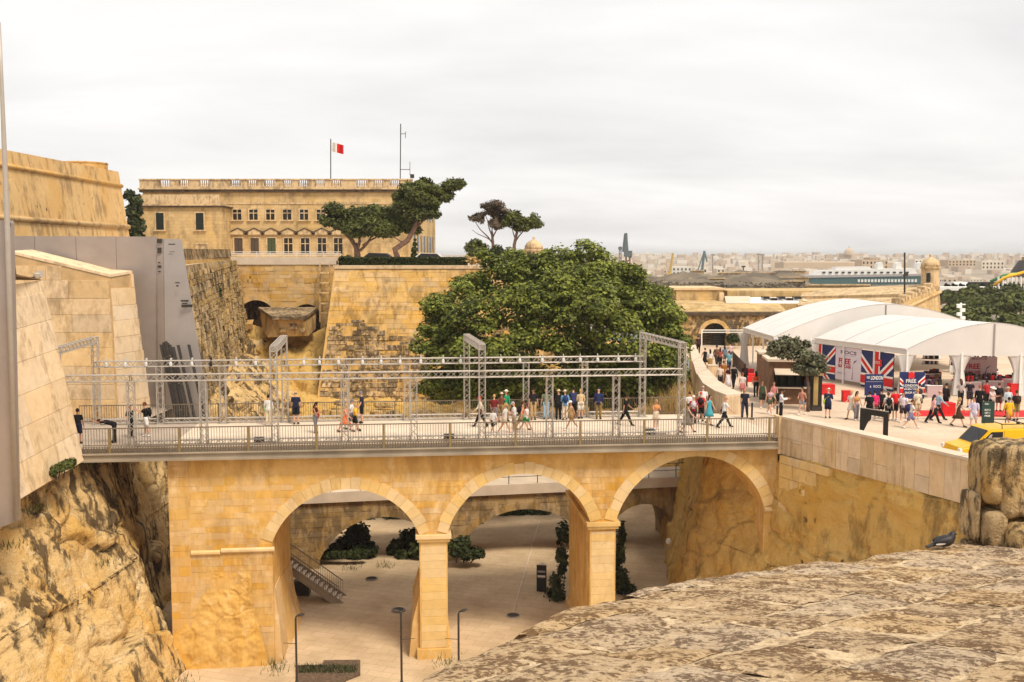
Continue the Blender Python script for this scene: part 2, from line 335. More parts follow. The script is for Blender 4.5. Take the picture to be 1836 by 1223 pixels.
# ------------------------------------------------------------------ masonry
def unit_block(seed, bev=0.06, dp=-.34, jz=.06):
    r = random.Random(seed); j = lambda a: r.uniform(-a, a)
    V = [(-.5, .5, -.5), (.5, .5, -.5), (.5, .5, .5), (-.5, .5, .5)]
    m = [(-.5, dp, -.5), (.5, dp, -.5), (.5, dp, .5), (-.5, dp, .5)]
    fr = [(x * (1 - bev + j(bev * .5)), -.5 + j(jz), z * (1 - bev * 1.6 + j(bev * .6))) for x, _, z in m]
    V += m + fr
    F = [(3, 2, 1, 0)] + [(i, (i + 1) % 4, 4 + (i + 1) % 4, 4 + i) for i in range(4)] + [(4 + i, 4 + (i + 1) % 4, 8 + (i + 1) % 4, 8 + i) for i in range(4)] + [(8, 9, 10, 11)]
    return V, F
UBR = [unit_block(i) for i in range(8)]
UBS = [unit_block(i + 40, .014, -.45, .018) for i in range(8)]
def UBof(mat): return UBR if mat.name in ('eroded_rubble', 'worn_bastion_limestone') else UBS
def block_meshes(mat, tagname):
    out = []
    for i, (V, F) in enumerate(UBof(mat)):
        me = bpy.data.meshes.new(tagname); me.from_pydata(V, [], F); me.materials.append(mat); me.update(); out.append(me)
    return out
BM = {}
def block_wall(parent, o, sdir, tdir, nrm, s0, s1, t0, t1, inside, ch, bl, proud, mat, gap=0.014, maxn=300, seed=1, depth=0.2, step=0.06, skip=0.0, name='stone_block'):
    r = random.Random(seed); o = Vector(o); sdir = Vector(sdir).normalized(); tdir = Vector(tdir).normalized(); nrm = Vector(nrm).normalized()
    if mat.name not in BM: BM[mat.name] = block_meshes(mat, 'stone_block')
    ms = BM[mat.name]; recs = []; t = t0
    N = max(2, int((s1 - s0) / step)); ss = [s0 + (s1 - s0) * i / N for i in range(N + 1)]
    while t < t1 - 0.05:
        h = min(r.uniform(*ch), t1 - t)
        if t1 - t - h < ch[0] * 0.4: h = t1 - t
        ok = [inside(s, t + .02) and inside(s, t + h - .02) for s in ss]; i = 0
        while i <= N:
            if not ok[i]: i += 1; continue
            k = i
            while k + 1 <= N and ok[k + 1]: k += 1
            a, b = ss[i], ss[k]; x = a - (r.uniform(0, bl[0]) if i == 0 else 0)
            while x < b - 0.02:
                L = r.uniform(*bl); e = min(x + L, b)
                if b - e < bl[0] * 0.5: e = b
                xs = max(x, a)
                if e - xs > 0.12 and r.random() >= skip:
                    recs.append((xs, e, t, t + h, r.uniform(*proud), r.randrange(8)))
                x = e
            i = k + 1
        t += h
    def area(q):
        c = o + sdir * ((q[0] + q[1]) / 2) + tdir * ((q[2] + q[3]) / 2); d = (c - Vector((0, 0, CAMZ))).length
        return (q[1] - q[0]) * (q[3] - q[2]) / d / d
    recs.sort(key=area, reverse=True)
    rest = MB()
    for i, (xa, xb, ta, tb, pr, var) in enumerate(recs):
        c = o + sdir * ((xa + xb) / 2) + tdir * ((ta + tb) / 2) + nrm * (pr - depth / 2)
        sx, sz = xb - xa - gap, tb - ta - gap
        ax = sdir * sx; ay = -nrm * depth; az = tdir * sz
        flip = ax.cross(ay).dot(az) < 0
        if flip: ax = -ax
        mat4 = Matrix(((ax.x, ay.x, az.x, c.x), (ax.y, ay.y, az.y, c.y), (ax.z, ay.z, az.z, c.z), (0, 0, 0, 1)))
        if i < maxn:
            ob = bpy.data.objects.new(name, ms[var]); COL.objects.link(ob)
            if parent is not None: attach(ob, parent)
            ob.matrix_basis = mat4
        else:
            V, F = UBof(mat)[var]; rest.add([mat4 @ Vector(v) for v in V], F)
    if rest.v: rest.build(name + '_mass', mat, parent, kind='stuff')
    return len(recs)

def loft(rows, name, mat, amp=0.4, scale=0.35, nu=80, nv=60, seed=0.0, parent=None, ledge=0.0, edge=0.15, fine=0.0, crack=0.0, asp=(1, 1, 1), ridge=0.0, cw=.09, facet=None, **tags):
    """rough sheet between polylines; every row is a list of points, all rows of one length"""
    R = [[Vector(p) for p in row] for row in rows]
    def samp(row, t):
        x = t * (len(row) - 1); i = min(int(x), len(row) - 2); f = x - i; return row[i].lerp(row[i + 1], f)
    V = []; cols = []
    for j in range(nv + 1):
        tv = j / nv; x = tv * (len(R) - 1); i = min(int(x), len(R) - 2); f = x - i
        for k in range(nu + 1):
            tu = k / nu; V.append(samp(R[i], tu).lerp(samp(R[i + 1], tu), f))
    W = nu + 1; out = []
    for j in range(nv + 1):
        for k in range(W):
            p = V[j * W + k]
            a = V[j * W + min(k + 1, nu)] - V[j * W + max(k - 1, 0)]; b = V[min(j + 1, nv) * W + k] - V[max(j - 1, 0) * W + k]
            n = a.cross(b)
            if n.length < 1e-9: n = Vector((0, 0, 1))
            n.normalize()
            q = Vector((p.x * asp[0], p.y * asp[1], p.z * asp[2])) * scale + Vector((seed, seed * 1.7, -seed))
            d = noise.fractal(q, 0.9, 2.1, 5) * amp
            if ridge: d += (abs(noise.noise(q * 1.3 + Vector((2, 8, 4)))) + .5 * abs(noise.noise(q * 2.9)) + .25 * abs(noise.noise(q * 6.1)) - .45) * -ridge
            if facet:
                fa, fs = facet; vq = Vector((p.x * fs[0], p.y * fs[1], p.z * fs[2])) + Vector((seed * 3, 0, 0)) + noise.noise_vector(p * .5) * .25
                dist, pts = noise.voronoi(vq); cr = noise.cell_vector(pts[0] * 7.3); d += (cr.x - .5) * fa + ((vq - pts[0]).dot(cr) - .2) * fa * .7 - max(0, .1 - (dist[1] - dist[0])) / .1 * fa * .35
            if ledge: d += (abs(noise.noise(Vector((q.x * .5, q.y * .5, q.z * 2.6)))) - .3) * ledge
            if crack:
                cv = abs(noise.noise(q * 0.8 + Vector((5, 3, 9)))); d -= max(0, cw - cv) / cw * crack
            if fine: d += noise.fractal(p * 2.2 + Vector((seed, 0, 0)), 0.8, 2.2, 3) * fine
            ed = min(k, nu - k) / nu / edge if edge else 1; ed2 = min(j, nv - j) / nv / edge if edge else 1
            d *= min(1, .25 + ed) * min(1, .25 + ed2)
            out.append(p + n * d)
    F = np.array([(j * W + k, j * W + k + 1, (j + 1) * W + k + 1, (j + 1) * W + k) for j in range(nv) for k in range(nu)])
    me = np_mesh(name, np.array([tuple(p) for p in out]), F, mat, True)
    o = link(name, me, parent); tag(o, **tags); return o
# ------------------------------------------------------------------ ground, ditch, plaza
FLOOR = -11.5
def sheet(name, pts, mat, z=None, **tags):
    b = MB(); b.poly([(p[0], p[1], z if z is not None else p[2]) for p in pts]); return b.build(name, mat, kind='structure')
M['far_ground'] = plain('far_ground', (0.33, 0.26, 0.19, 1), 0.95, var=0.35, scale=0.01)
M['scrub'] = plain('dry_scrub', (0.20, 0.17, 0.09, 1), 0.95, var=0.5, scale=0.05)
t = NT('sea_water'); t.col((0.05, 0.075, 0.085, 1)); t.rough(0.15); t.bump(t.noise(t.pos(), 0.3, 4), 0.3, 0.3); M['water'] = t.mat
# land sheet to the horizon, water in the harbour
sheet('ground', [(-9000, -2000), (9000, -2000), (9000, 12000), (-9000, 12000)], M['far_ground'], -36)
sheet('harbour_water', [(-60, 330), (900, 330), (1000, 620), (-60, 620)], M['water'], -35.9)
gnd = bpy.data.objects['ground']
# the ditch floor (a little uneven) and the street behind the gate
rows = [[(-26, y, FLOOR), (-8, y, FLOOR), (10, y, FLOOR), (30, y, FLOOR)] for y in (14, 40, 66, 92, 125)]
loft(rows, 'ditch_floor', M['ditch'], 0.05, 0.3, 60, 60, 3.0, kind='structure')
PL_EDGE = [(33.5, 8), (26.4, 25), (19.05, 41.6), (14.25, 52.1)]
b = MB(); b.poly([(x, y, -.004) for x, y in [(13.7, 52.0), (14.25, 51.9), (19.05, 41.6), (26.4, 25), (33.5, 8), (150, 8), (150, 118), (17, 118), (16.2, 89), (14.0, 74), (13.3, 60.2), (12.9, 60.0)]])
b.build('plaza', M['plaza'], kind='structure')
MB().poly([(-21.7, 49.3, -0.02), (-21.3, 64, -0.02), (-60, 64, -0.02), (-60, 36, -0.02), (-25, 36, -0.02)]).build('street', M['deck_grey'], kind='structure')

# ------------------------------------------------------------------ the stone bridge
ARCH = [(-12.3, -4.8, -5.05, -4.9, -2.38), (-3.35, 4.17, -4.85, -4.45, -1.78), (5.55, 13.6, -4.45, -3.85, -1.05)]
def arch_z(a, u):
    u0, u1, z0, z1, cr = a; t = (u - u0) / (u1 - u0); h = (u1 - u0) / 2; r = cr - (z0 + z1) / 2; R = (h * h + r * r) / (2 * r); x = u - (u0 + u1) / 2
    return z0 + (z1 - z0) * t + math.sqrt(max(0, R * R - x * x)) - (R - r)
def low_z(u):
    for a in ARCH:
        if a[0] < u < a[1]: return arch_z(a, u)
    return FLOOR - 0.3
TOPZ = -0.62; VF, VB = 0.3, 7.4; UL, UR = -17.35, 14.3
def arcade(Bf, cuts_arch, lowf, u0, u1, ztop, vf, vb, floor):
    b = MB(); us = [u0, u1]
    for a in cuts_arch:
        us += [a[0] + (a[1] - a[0]) * i / 40 for i in range(41)]
    us = sorted(set(us))
    for i in range(len(us) - 1):
        a, c = us[i], us[i + 1]; m = (a + c) / 2
        inar = [q for q in cuts_arch if q[0] <= m <= q[1]]
        if inar: za, zc = lowf(inar[0], a), lowf(inar[0], c)
        else: za = zc = floor
        b.quad(Bf(a, vf, za), Bf(c, vf, zc), Bf(c, vf, ztop), Bf(a, vf, ztop))
        b.quad(Bf(c, vb, zc), Bf(a, vb, za), Bf(a, vb, ztop), Bf(c, vb, ztop))
        b.quad(Bf(a, vb, za), Bf(c, vb, zc), Bf(c, vf, zc), Bf(a, vf, za))
        b.quad(Bf(a, vf, ztop), Bf(c, vf, ztop), Bf(c, vb, ztop), Bf(a, vb, ztop))
    for q in cuts_arch:                     # pier sides
        for u, z, sgn in ((q[0], lowf(q, q[0]), 1), (q[1], lowf(q, q[1]), -1)):
            p = [Bf(u, vf, floor), Bf(u, vb, floor), Bf(u, vb, z), Bf(u, vf, z)]
            b.poly(p if sgn < 0 else p[::-1])
    b.poly([Bf(u0, vf, floor), Bf(u0, vf, ztop), Bf(u0, vb, ztop), Bf(u0, vb, floor)]); b.poly([Bf(u1, vf, floor), Bf(u1, vb, floor), Bf(u1, vb, ztop), Bf(u1, vf, ztop)])
    return b
BR = thing('stone_bridge', 'long ochre stone footbridge on three round arches spanning the dry ditch', 'bridge', B(-1, 3.8, FLOOR))
arcade(B, ARCH, arch_z, UL, UR, TOPZ, VF, VB, FLOOR - 0.3).build('arcade_wall', M['bridge'], BR)
RING = 0.58
def voussoirs(Bf, a, zf, vf, parent, mat, ring, n, depth=0.5, proud=0.03, seed=0):
    r = random.Random(seed); u0, u1, z0, z1, cr = a; h = (u1 - u0) / 2; rr = cr - (z0 + z1) / 2; R = (h * h + rr * rr) / (2 * rr); c = (u0 + u1) / 2
    amax = math.asin(min(1, h / R)); cz = lambda u: z0 + (z1 - z0) * (u - u0) / (u1 - u0) - (R - rr)
    for i in range(n):
        a0 = -amax + 2 * amax * i / n + 0.0016; a1 = -amax + 2 * amax * (i + 1) / n - 0.0016; q = []
        rg = ring * (1 + r.uniform(-.06, .12)); pr = proud + r.uniform(-.01, .012)
        for an, rad in ((a0, R + 0.002), ((a0 + a1) / 2, R + 0.002), (a1, R + 0.002), (a1, R + rg), ((a0 + a1) / 2, R + rg), (a0, R + rg)):
            u = c + rad * math.sin(an); q.append(Bf(u, vf - pr, cz(min(max(c + R * math.sin(an), u0), u1)) + rad * math.cos(an)))
        MB().prism(q, (Bf(0, depth, 0) - Bf(0, 0, 0))).build('voussoir', mat, parent)
for k, a in enumerate(ARCH): voussoirs(B, a, None, VF, BR, M['bridge_pale'], RING, 21, seed=k)
def in_bridge(u, z):
    if not (UL <= u <= UR): return False
    for a in ARCH:
        if a[0] - .0 < u < a[1] + .0:
            if z < arch_z(a, u): return False
        h = (a[1] - a[0]) / 2; rr = a[4] - (a[2] + a[3]) / 2; R = (h * h + rr * rr) / (2 * rr); c = (a[0] + a[1]) / 2; t = (u - a[0]) / (a[1] - a[0])
        cz = a[2] + (a[3] - a[2]) * min(1, max(0, t)) - (R - rr)
        if z > min(a[2], a[3]) - .02 and (u - c) ** 2 + (z - cz) ** 2 < (R + RING + .03) ** 2: return False
    return True
piers = [(-4.8, -3.35), (4.17, 5.55)]
def in_pier(u, z): return any(a + .01 < u < c - .01 for a, c in piers) and z < -4.95
PFN = -VX
block_wall(BR, B(0, VF, 0), UX, ZX, PFN, UL, UR, FLOOR, -1.6, lambda u, z: in_bridge(u, z) and not any(a - .02 < u < c + .02 and z < -4.4 for a, c in piers) and not (-15.4 < u < -13.4 and z < -6.6 and z + .5 * math.sin(u * 3) < -6.7), (0.27, 0.42), (0.5, 1.1), (0.003, 0.022), M['bridge'], gap=0.007, seed=5, skip=0.05)
block_wall(BR, B(0, VF, 0), UX, ZX, PFN, -4.8, 5.55, FLOOR + .55, -4.95, in_pier, (0.36, 0.5), (1.4, 1.6), (0.02, 0.026), M['bridge_pale'], gap=0.005, seed=9, depth=0.3)
# the plaster eaten away low on the abutment
loft([[B(-17.9, .05, -11.7), B(-15.5, .0, -11.7), B(-12.5, .1, -11.7)], [B(-17.6, .2, -10), B(-15, .16, -9.9), B(-12.9, .22, -10)], [B(-16.4, .26, -8.6), B(-14.5, .22, -8.6), B(-13.2, .25, -8.8)], [B(-15.6, .27, -7.4), B(-14.5, .27, -7.2), B(-13.4, .27, -7.6)], [B(-15.2, .3, -6.5), B(-14.5, .3, -6.6), B(-13.4, .3, -6.5)]], 'eroded_footing', M['bridge'], 0.05, 1.1, 90, 100, 4.1, BR, crack=.06, cw=.05, edge=0.1, fine=.05, ridge=.06)
for a, c, z in ((-4.8, -3.35, -4.88), (4.17, 5.55, -4.45)):      # imposts and bases
    MB().obox(B(a - .12, VF - .14, z - .36), UX * (c - a + .24), VX * (VB - VF + .28), ZX * .16).build('impost_lower', M['bridge_pale'], BR)
    MB().obox(B(a - .2, VF - .22, z - .198), UX * (c - a + .4), VX * (VB - VF + .44), ZX * .2).build('impost_upper', M['bridge_pale'], BR)
    MB().obox(B(a - .16, VF - .18, FLOOR - .2), UX * (c - a + .32), VX * (VB - VF + .36), ZX * .72).build('pier_base', M['bridge'], BR)
for a, c, z in ((-16.35, -14.9, -5.5), (-14.86, -12.2, -5.42), (13.62, 14.3, -4.0)):
    MB().sweep([B(a, VF - .02, z), B(c, VF - .02, z)], .13, 8).build('string_course', M['bridge_pale'], BR)
MB().obox(B(UL - .04, VF - .05, FLOOR), UX * 1.0, VX * .3, ZX * (TOPZ - FLOOR - .02)).build('corner_pilaster', M['bridge'], BR)
block_wall(BR, B(0, VF - .05, 0), UX, ZX, PFN, UL - .03, UL + .95, FLOOR + 1.5, -1.0, lambda u, z: True, (.3, .6), (.5, 1.0), (.004, .02), M['bridge'], seed=77, depth=.1)
for ua, ub, za in ((-4.8, -5.4, -8.2), (-12.3, -11.9, -7.6)):
    for k, (va, vb) in enumerate(((.5, 2.6), (2.64, 4.8), (4.84, 7.2))): MB().prism([B(ua, va, FLOOR - .1), B(ub + .15 * k, va, FLOOR - .1), B(ub + (ua - ub) * .35, va, -9.6 - .2 * k), B(ua + (ub - ua) * .08, va, za - .3 * k), B(ua, va, za - .3 * k)], VX * (vb - va)).build('pier_batter', M['bridge'], BR)
# deck, girder, grating
DL, DR = -28.0, 14.15
MB().obox(B(-17.3, 0.02, -.30), UX * (DR + 17.3), VX * 7.76, ZX * .30).build('pale_deck', M['deck_pale'], BR)
MB().obox(B(DL, 0.02, -.30), UX * (-17.3 - DL - .01), VX * 7.76, ZX * .30).build('boarded_deck', M['deck_grey'], BR)
for v, nm in ((-0.34, 1), (7.8, 0)):
    g = MB()
    g.obox(B(-21.5, v, -.27), UX * 35.6, VX * .34, ZX * .05); g.obox(B(-21.5, v + .10, -.50), UX * 35.6, VX * .12, ZX * .23); g.obox(B(-21.5, v - .06, -.60), UX * 35.6, VX * .46, ZX * .10)
    g.build('edge_girder', M['girder'], BR)
MB().obox(B(-21.4, .8, -.62), UX * 4.05, VX * 6, ZX * .31).build('deck_soffit', M['girder'], BR)
# ------------------------------------------------------------------ railings
def railing(label, Bf, u0, u1, v, zt, zb, posts, step, ox, group=None, side=1, grate=True, postw=.11):
    R = thing('bridge_railing', label, 'railing', Bf((u0 + u1) / 2, v, 0), group)
    dx = (Bf(1, 0, 0) - Bf(0, 0, 0)); dv = (Bf(0, 1, 0) - Bf(0, 0, 0))
    MB().obox(Bf(u0, v - .035, zt - .05), dx * (u1 - u0), dv * .07, ZX * .05).build('handrail', M['rail'], R)
    MB().obox(Bf(u0, v - .02, zb), dx * (u1 - u0), dv * .04, ZX * .04).build('bottom_rail', M['rail'], R)
    b = MB(); n = int((u1 - u0) / step)
    for i in range(n + 1):
        b.obox(Bf(u0 + i * step, v - .011, zb + .04), dx * .022, dv * .022, ZX * (zt - zb - .09))
    b.build('baluster', M['rail'], R, kind='stuff')
    for u in posts:
        MB().obox(Bf(u - postw / 2, v - .07, -.25), dx * postw, dv * .05, ZX * (zt + .2)).build('post', M['railpost'], R)
    if grate:
        g = MB()
        for z in (-.2, -.1, 0.0, .1): g.obox(Bf(u0, v - .03, z), dx * (u1 - u0), dv * .02, ZX * .025)
        for i in range(int((u1 - u0) / .13)): g.obox(Bf(u0 + i * .13, v - .05, -.24), dx * .05, dv * .03, ZX * .36)
        g.build('grating', M['rail'], R, kind='stuff')
    return R
NP = [-20.05 + 3.37 * k for k in range(11)]
railing('near railing of the footbridge with bronze posts and thin balusters above the arches', B, -21.35, 14.05, -.08, 1.05, .16, NP, .135, 0)
railing('far railing of the footbridge below the big tree and bastion', B, -24.0, 13.0, 7.72, 1.06, .1, [-23 + 3.37 * k for k in range(11)], .135, 0, grate=False, postw=.08)

# ------------------------------------------------------------------ low second bridge across the ditch
TH2 = math.atan2(4.2, 22); U2 = Vector((math.cos(TH2), math.sin(TH2), 0)); V2 = Vector((-math.sin(TH2), math.cos(TH2), 0))
def S2(u, v, z=0.0): return Vector((-11, 66, 0)) + U2 * u + V2 * v + ZX * z
ARCH2 = [(-2.0, 6.4, -10.9, -10.9, -8.15), (7.2, 17.0, -10.9, -10.9, -8.1), (18.2, 23.4, -10.9, -10.9, -8.15)]
LB = thing('low_bridge', 'low old stone bridge with pale parapet seen through the arches', 'bridge', S2(8, 2.5, FLOOR))
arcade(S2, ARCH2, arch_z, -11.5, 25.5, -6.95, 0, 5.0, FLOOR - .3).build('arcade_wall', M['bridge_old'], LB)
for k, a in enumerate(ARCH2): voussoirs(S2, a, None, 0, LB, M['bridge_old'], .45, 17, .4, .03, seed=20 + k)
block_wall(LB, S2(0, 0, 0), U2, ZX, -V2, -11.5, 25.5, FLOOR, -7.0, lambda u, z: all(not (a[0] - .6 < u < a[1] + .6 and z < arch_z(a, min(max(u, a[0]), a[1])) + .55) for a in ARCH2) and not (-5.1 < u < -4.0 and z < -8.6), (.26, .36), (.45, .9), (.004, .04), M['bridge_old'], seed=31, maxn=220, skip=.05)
MB().obox(S2(-11.5, -.25, -6.948), U2 * 37, V2 * .35, ZX * .70).build('parapet_band', M['concrete'], LB)
MB().obox(S2(-11.5, .1, -6.948), U2 * 37, V2 * 4.9, ZX * .30).build('deck', M['concrete'], LB)
MB().obox(S2(-4.75, -.06, -9.9), U2 * .6, V2 * .1, ZX * 1.15).build('dark_doorway', M['black'], LB)
for k, z in enumerate((-5.25, -5.75)):
    MB().tube(S2(-11.5, -.1, z), S2(25.5, -.1, z), .022).build('rail', M['steel_dark'], LB)
for k in range(19): MB().obox(S2(-11.4 + 2.03 * k, -.13, -6.25), U2 * .05, V2 * .05, ZX * 1.02).build('rail_post', M['steel_dark'], LB)
# ------------------------------------------------------------------ rock sides of the ditch
T = [(-26, 30), (-24.6, 40), (-22.8, 45.5), (-21.6, 49.6), (-21.7, 53), (-22.3, 58), (-22.2, 64), (-23.2, 74)]
BT = [(-20.0, 30), (-18.4, 40), (-17.2, 45), (-16.7, 49.2), (-18.8, 52.6), (-20.6, 58), (-20.4, 64), (-19.8, 74)]
zt = [-1.2, -1.4, -1.2, -.45, -.65, -.65, -.6, -1.0]
rows = []
for f, bulge in ((0, 0), (.12, .1), (.42, .12), (.46, .42), (.8, .3), (1, .2)):
    rows.append([Vector((T[i][0] * (1 - f) + BT[i][0] * f + bulge * (1 if i < 4 else .3), T[i][1] * (1 - f) + BT[i][1] * f, zt[i] * (1 - f) + (FLOOR - .4) * f)) for i in range(len(T))])
rows[0] = [p + Vector((-1.5, 0, .05)) for p in rows[0]]; rows.insert(1, [Vector((T[i][0], T[i][1], zt[i])) for i in range(len(T))])
loft(rows[::-1], 'rock_face', M['rock'], .22, 0.28, 280, 210, 2.0, ledge=.3, fine=.08, crack=.35, cw=.035, edge=.05, asp=(1, 1, .4), ridge=.22, facet=(.58, (.5, .30, .24)), kind='structure')
# right side: below the plaza parapet and on behind the bridge
T = [(36.0, 4), (26.6, 24.8), (19.25, 41.4), (14.5, 51.6), (14.3, 53.0), (11.7, 57.6), (12.4, 62), (13.6, 74), (15.6, 89), (17, 110)]
BT = [(33.2, 4), (25.0, 24), (18.0, 41), (13.5, 51.2), (12.6, 53.2), (10.3, 57.8), (10.4, 62), (11.6, 74), (13.5, 89), (15, 110)]
zt = [-.95, -.9, -.85, -.75, -.6, -.7, -.7, -.6, -.6, -.6]
rows = []
for f, bulge in ((0, 0), (.12, .05), (.35, .2), (.5, .15), (.54, .6), (.8, .8), (1, .9)):
    rows.append([Vector((T[i][0] * (1 - f) + BT[i][0] * f - bulge * .5, T[i][1] * (1 - f) + BT[i][1] * f - bulge * .3, zt[i] * (1 - f) + (FLOOR - .4) * f)) for i in range(len(T))])
loft(rows, 'rock_face', M['rock_yellow'], .25, .26, 360, 150, 6.0, ledge=.12, fine=.06, crack=.22, cw=.035, edge=.04, asp=(1.2, 1.2, 1.6), ridge=.1, facet=(.26, (.24, .22, .36)), kind='structure')
# ------------------------------------------------------------------ masonry panels and coping along the plaza edge
PW = thing('plaza_parapet', 'pale stone parapet of upright panels with a broad coping beside the plaza', 'wall', (17, 46, 0))
def parapet_run(a, c, name_panels=True, w=.78):
    a, c = Vector((a[0], a[1], 0)), Vector((c[0], c[1], 0)); d = c - a; L = d.length; d.normalize(); nrm = Vector((d.y, -d.x, 0))
    if nrm.x > 0: nrm = -nrm
    MB().obox(a - nrm * .02 + ZX * -.9, d * L, -nrm * .5, ZX * 1.9).build('wall_core', M['joint_pale'], PW)
    n = int(L / w)
    for i in range(n):
        h = rnd.choice((1.9, 1.9, 1.9, 1.15)); pr = rnd.uniform(.03, .045)
        MB().obox(a + d * (i * L / n + .008) + nrm * pr + ZX * (1.0 - h), d * (L / n - .016), -nrm * .08, ZX * h).build('stone_panel', M['panel'], PW)
        if h < 1.8: MB().obox(a + d * (i * L / n + .008) + nrm * (pr + .004) + ZX * -.9, d * (L / n - .016), -nrm * .08, ZX * (1.9 - h - .015)).build('stone_panel', M['panel'], PW)
    MB().obox(a - d * .02 + nrm * .10 + ZX * 1.0, d * (L + .04), -nrm * .78, ZX * .12).build('coping', M['concrete'], PW)
M['panel'] = M.get('panel') or stone('parapet_panel', (0.64, 0.45, 0.25, 1), (0.72, 0.52, 0.31, 1), (0.3, 0.19, 0.09, 1), (0.5, 0.68), 0.5, 0.15, 0.5, 0.14, 0.2, fine=12)
for a, c in zip(PL_EDGE[::-1][:-1], PL_EDGE[::-1][1:]): parapet_run(a, c)
ca, cb = Vector((14.15, 51.9, -4.6)), Vector((15.75, 48.3, -4.6)); cn = Vector((-.914, -.406, 0))
block_wall(PW, ca, cb - ca, ZX, cn, 0, (cb - ca).length, 0, 3.66, lambda u, z: z > .1 + .85 * u, (.5, .8), (.8, 1.4), (.0, .05), M['bridge_pale'], gap=.012, seed=88, depth=1.3)
MB().obox(B(14.12, -.25, -.9), UX * .18, VX * .8, ZX * 2.0).build('end_pier', M['panel'], PW)
# curved parapet on the far side of the plaza
CPW = thing('curved_parapet', 'broad pale stone parapet curving back from the far railing beside the crowd', 'wall', (13.5, 62, 0))
outl = [G(x, y, 1.12) for x, y in ((1303, 711), (1282, 703), (1262, 690), (1250, 672), (1242, 650), (1238, 632), (1236, 622))]
inl = [G(x, y, 1.12) for x, y in ((1332, 709), (1311, 700), (1288, 686), (1268, 664), (1255, 642), (1249, 628), (1246, 620))]
for i in range(len(outl) - 1):
    top = [outl[i], inl[i], inl[i + 1], outl[i + 1]]; bot = [q - ZX * 3.2 for q in top]
    MB().add(bot + top, [(3, 2, 1, 0), (4, 5, 6, 7), (0, 1, 5, 4), (1, 2, 6, 5), (2, 3, 7, 6), (3, 0, 4, 7)]).build('wall_segment', M['gate'], CPW)
    c = sum(top, Vector()) / 4; t2 = [q + Vector((q.x - c.x, (q.y - c.y) * 0, 0)) * .06 for q in top]
    MB().add([q + ZX * .003 for q in t2] + [q + ZX * .11 for q in t2], [(3, 2, 1, 0), (4, 5, 6, 7), (0, 1, 5, 4), (1, 2, 6, 5), (2, 3, 7, 6), (3, 0, 4, 7)]).build('coping', M['concrete'], CPW)
for k in range(7):
    a = outl[0].lerp(inl[0], k / 7); c = outl[0].lerp(inl[0], (k + .94) / 7)
    MB().prism([Vector((a.x, a.y - .05, 0)), Vector((c.x, c.y - .05, 0)), Vector((c.x, c.y - .05, 1.1)), Vector((a.x, a.y - .05, 1.1))], (0, .06, 0)).build('stone_panel', M['panel'], CPW)
# ------------------------------------------------------------------ city gate on the left
def quad_wall(name, label, cat, bl, br, tr, tl, thick, mat, blocks=None, parent=None, seed=1, bmat=None, group=None, maxn=300):
    """solid battered wall from four front corners; blocks = (ch, bl, proud, gap, skip)"""
    bl, br, tr, tl = map(Vector, (bl, br, tr, tl)); s = (br - bl); up0 = (tl - bl)
    n = s.cross(up0).normalized()
    W = thing(name, label, cat, (bl + br) / 2, group) if parent is None else parent
    b = MB(); back = -n * thick; p = [bl, br, tr, tl]; q = [x + back for x in p]
    b.add(p + q, [(0, 1, 2, 3), (7, 6, 5, 4), (0, 4, 5, 1), (1, 5, 6, 2), (2, 6, 7, 3), (3, 7, 4, 0)]); b.build('wall', mat, W)
    if blocks:
        ch, bln, proud, gap, skip = blocks[:5]; sd = s.normalized(); td = n.cross(sd).normalized(); H = max((tr - bl).dot(td), (tl - bl).dot(td))
        pts = [((x - bl).dot(sd), (x - bl).dot(td)) for x in p]
        def ins(u, v):
            c = False; j = 3
            for i in range(4):
                (xi, yi), (xj, yj) = pts[i], pts[j]
                if (yi > v) != (yj > v) and u < (xj - xi) * (v - yi) / (yj - yi) + xi: c = not c
                j = i
            return c
        fn = ins if len(blocks) < 6 else (lambda u, v: ins(u, v) and blocks[5](u, v))
        block_wall(W, bl, sd, td, n, min(x for x, _ in pts), max(x for x, _ in pts), min(y for _, y in pts) + .01, max(y for _, y in pts), fn, ch, bln, proud, bmat or mat, gap=gap, skip=skip, seed=seed, maxn=maxn)
    return W, n
W, n = quad_wall('gate_wall', 'tall pale leaning gate wall of huge smooth stone blocks at bridge end', 'wall', (-21.93, 32.0, -1.85), (-21.15, 48.5, -.55), P(76, 502, 48.9), Vector((-21.93, 32.0, -1.85)) + (P(76, 502, 48.9) - Vector((-21.15, 48.5, -.55))) * 1.04, 5.0, M['gate'], ((1.3, 1.6), (2.2, 3.8), (.03, .04), .014, 0), bmat=M['gate'], seed=11)
MB().add([P(18, 489, 45), P(76, 502, 48.9), P(76, 502, 48.9) + Vector((-4, 0, .0)), P(18, 489, 45) + Vector((-4, 0, 0))], [(0, 1, 2, 3)]).build('coping', M['gate'], W)
# far jamb of the breach
yj = 58.3
c1 = P(212, 755, yj); c2 = P(197, 497, yj + .6); c3 = P(20, 455, yj + .6); c4 = Vector((-31, yj, -1.0)); c1.z = -1.0
W2, n2 = quad_wall('gate_jamb', 'sloping-topped limestone jamb of the gate behind the truss, with large courses', 'wall', c4, c1, c2, c3, 3.0, M['joint_pale'], ((.85, 1.1), (1.6, 3.2), (.03, .042), .014, 0), bmat=M['gate_lower'], seed=12)
e1 = P(275, 757, 61.5); e1.z = -1.0; e2 = P(236, 491, 61.0)
quad_wall('', '', '', c1, e1, e2, c2, .5, M['joint_pale'], ((.85, 1.1), (1.4, 2.2), (.03, .04), .012, 0), parent=W2, bmat=M['gate'], seed=13)
b = MB(); b.quad(e1, e1 + Vector((-3, 3, 0)), e2 + Vector((-3, 3, 0)), e2); b.build('side_face', M['gate'], W2)
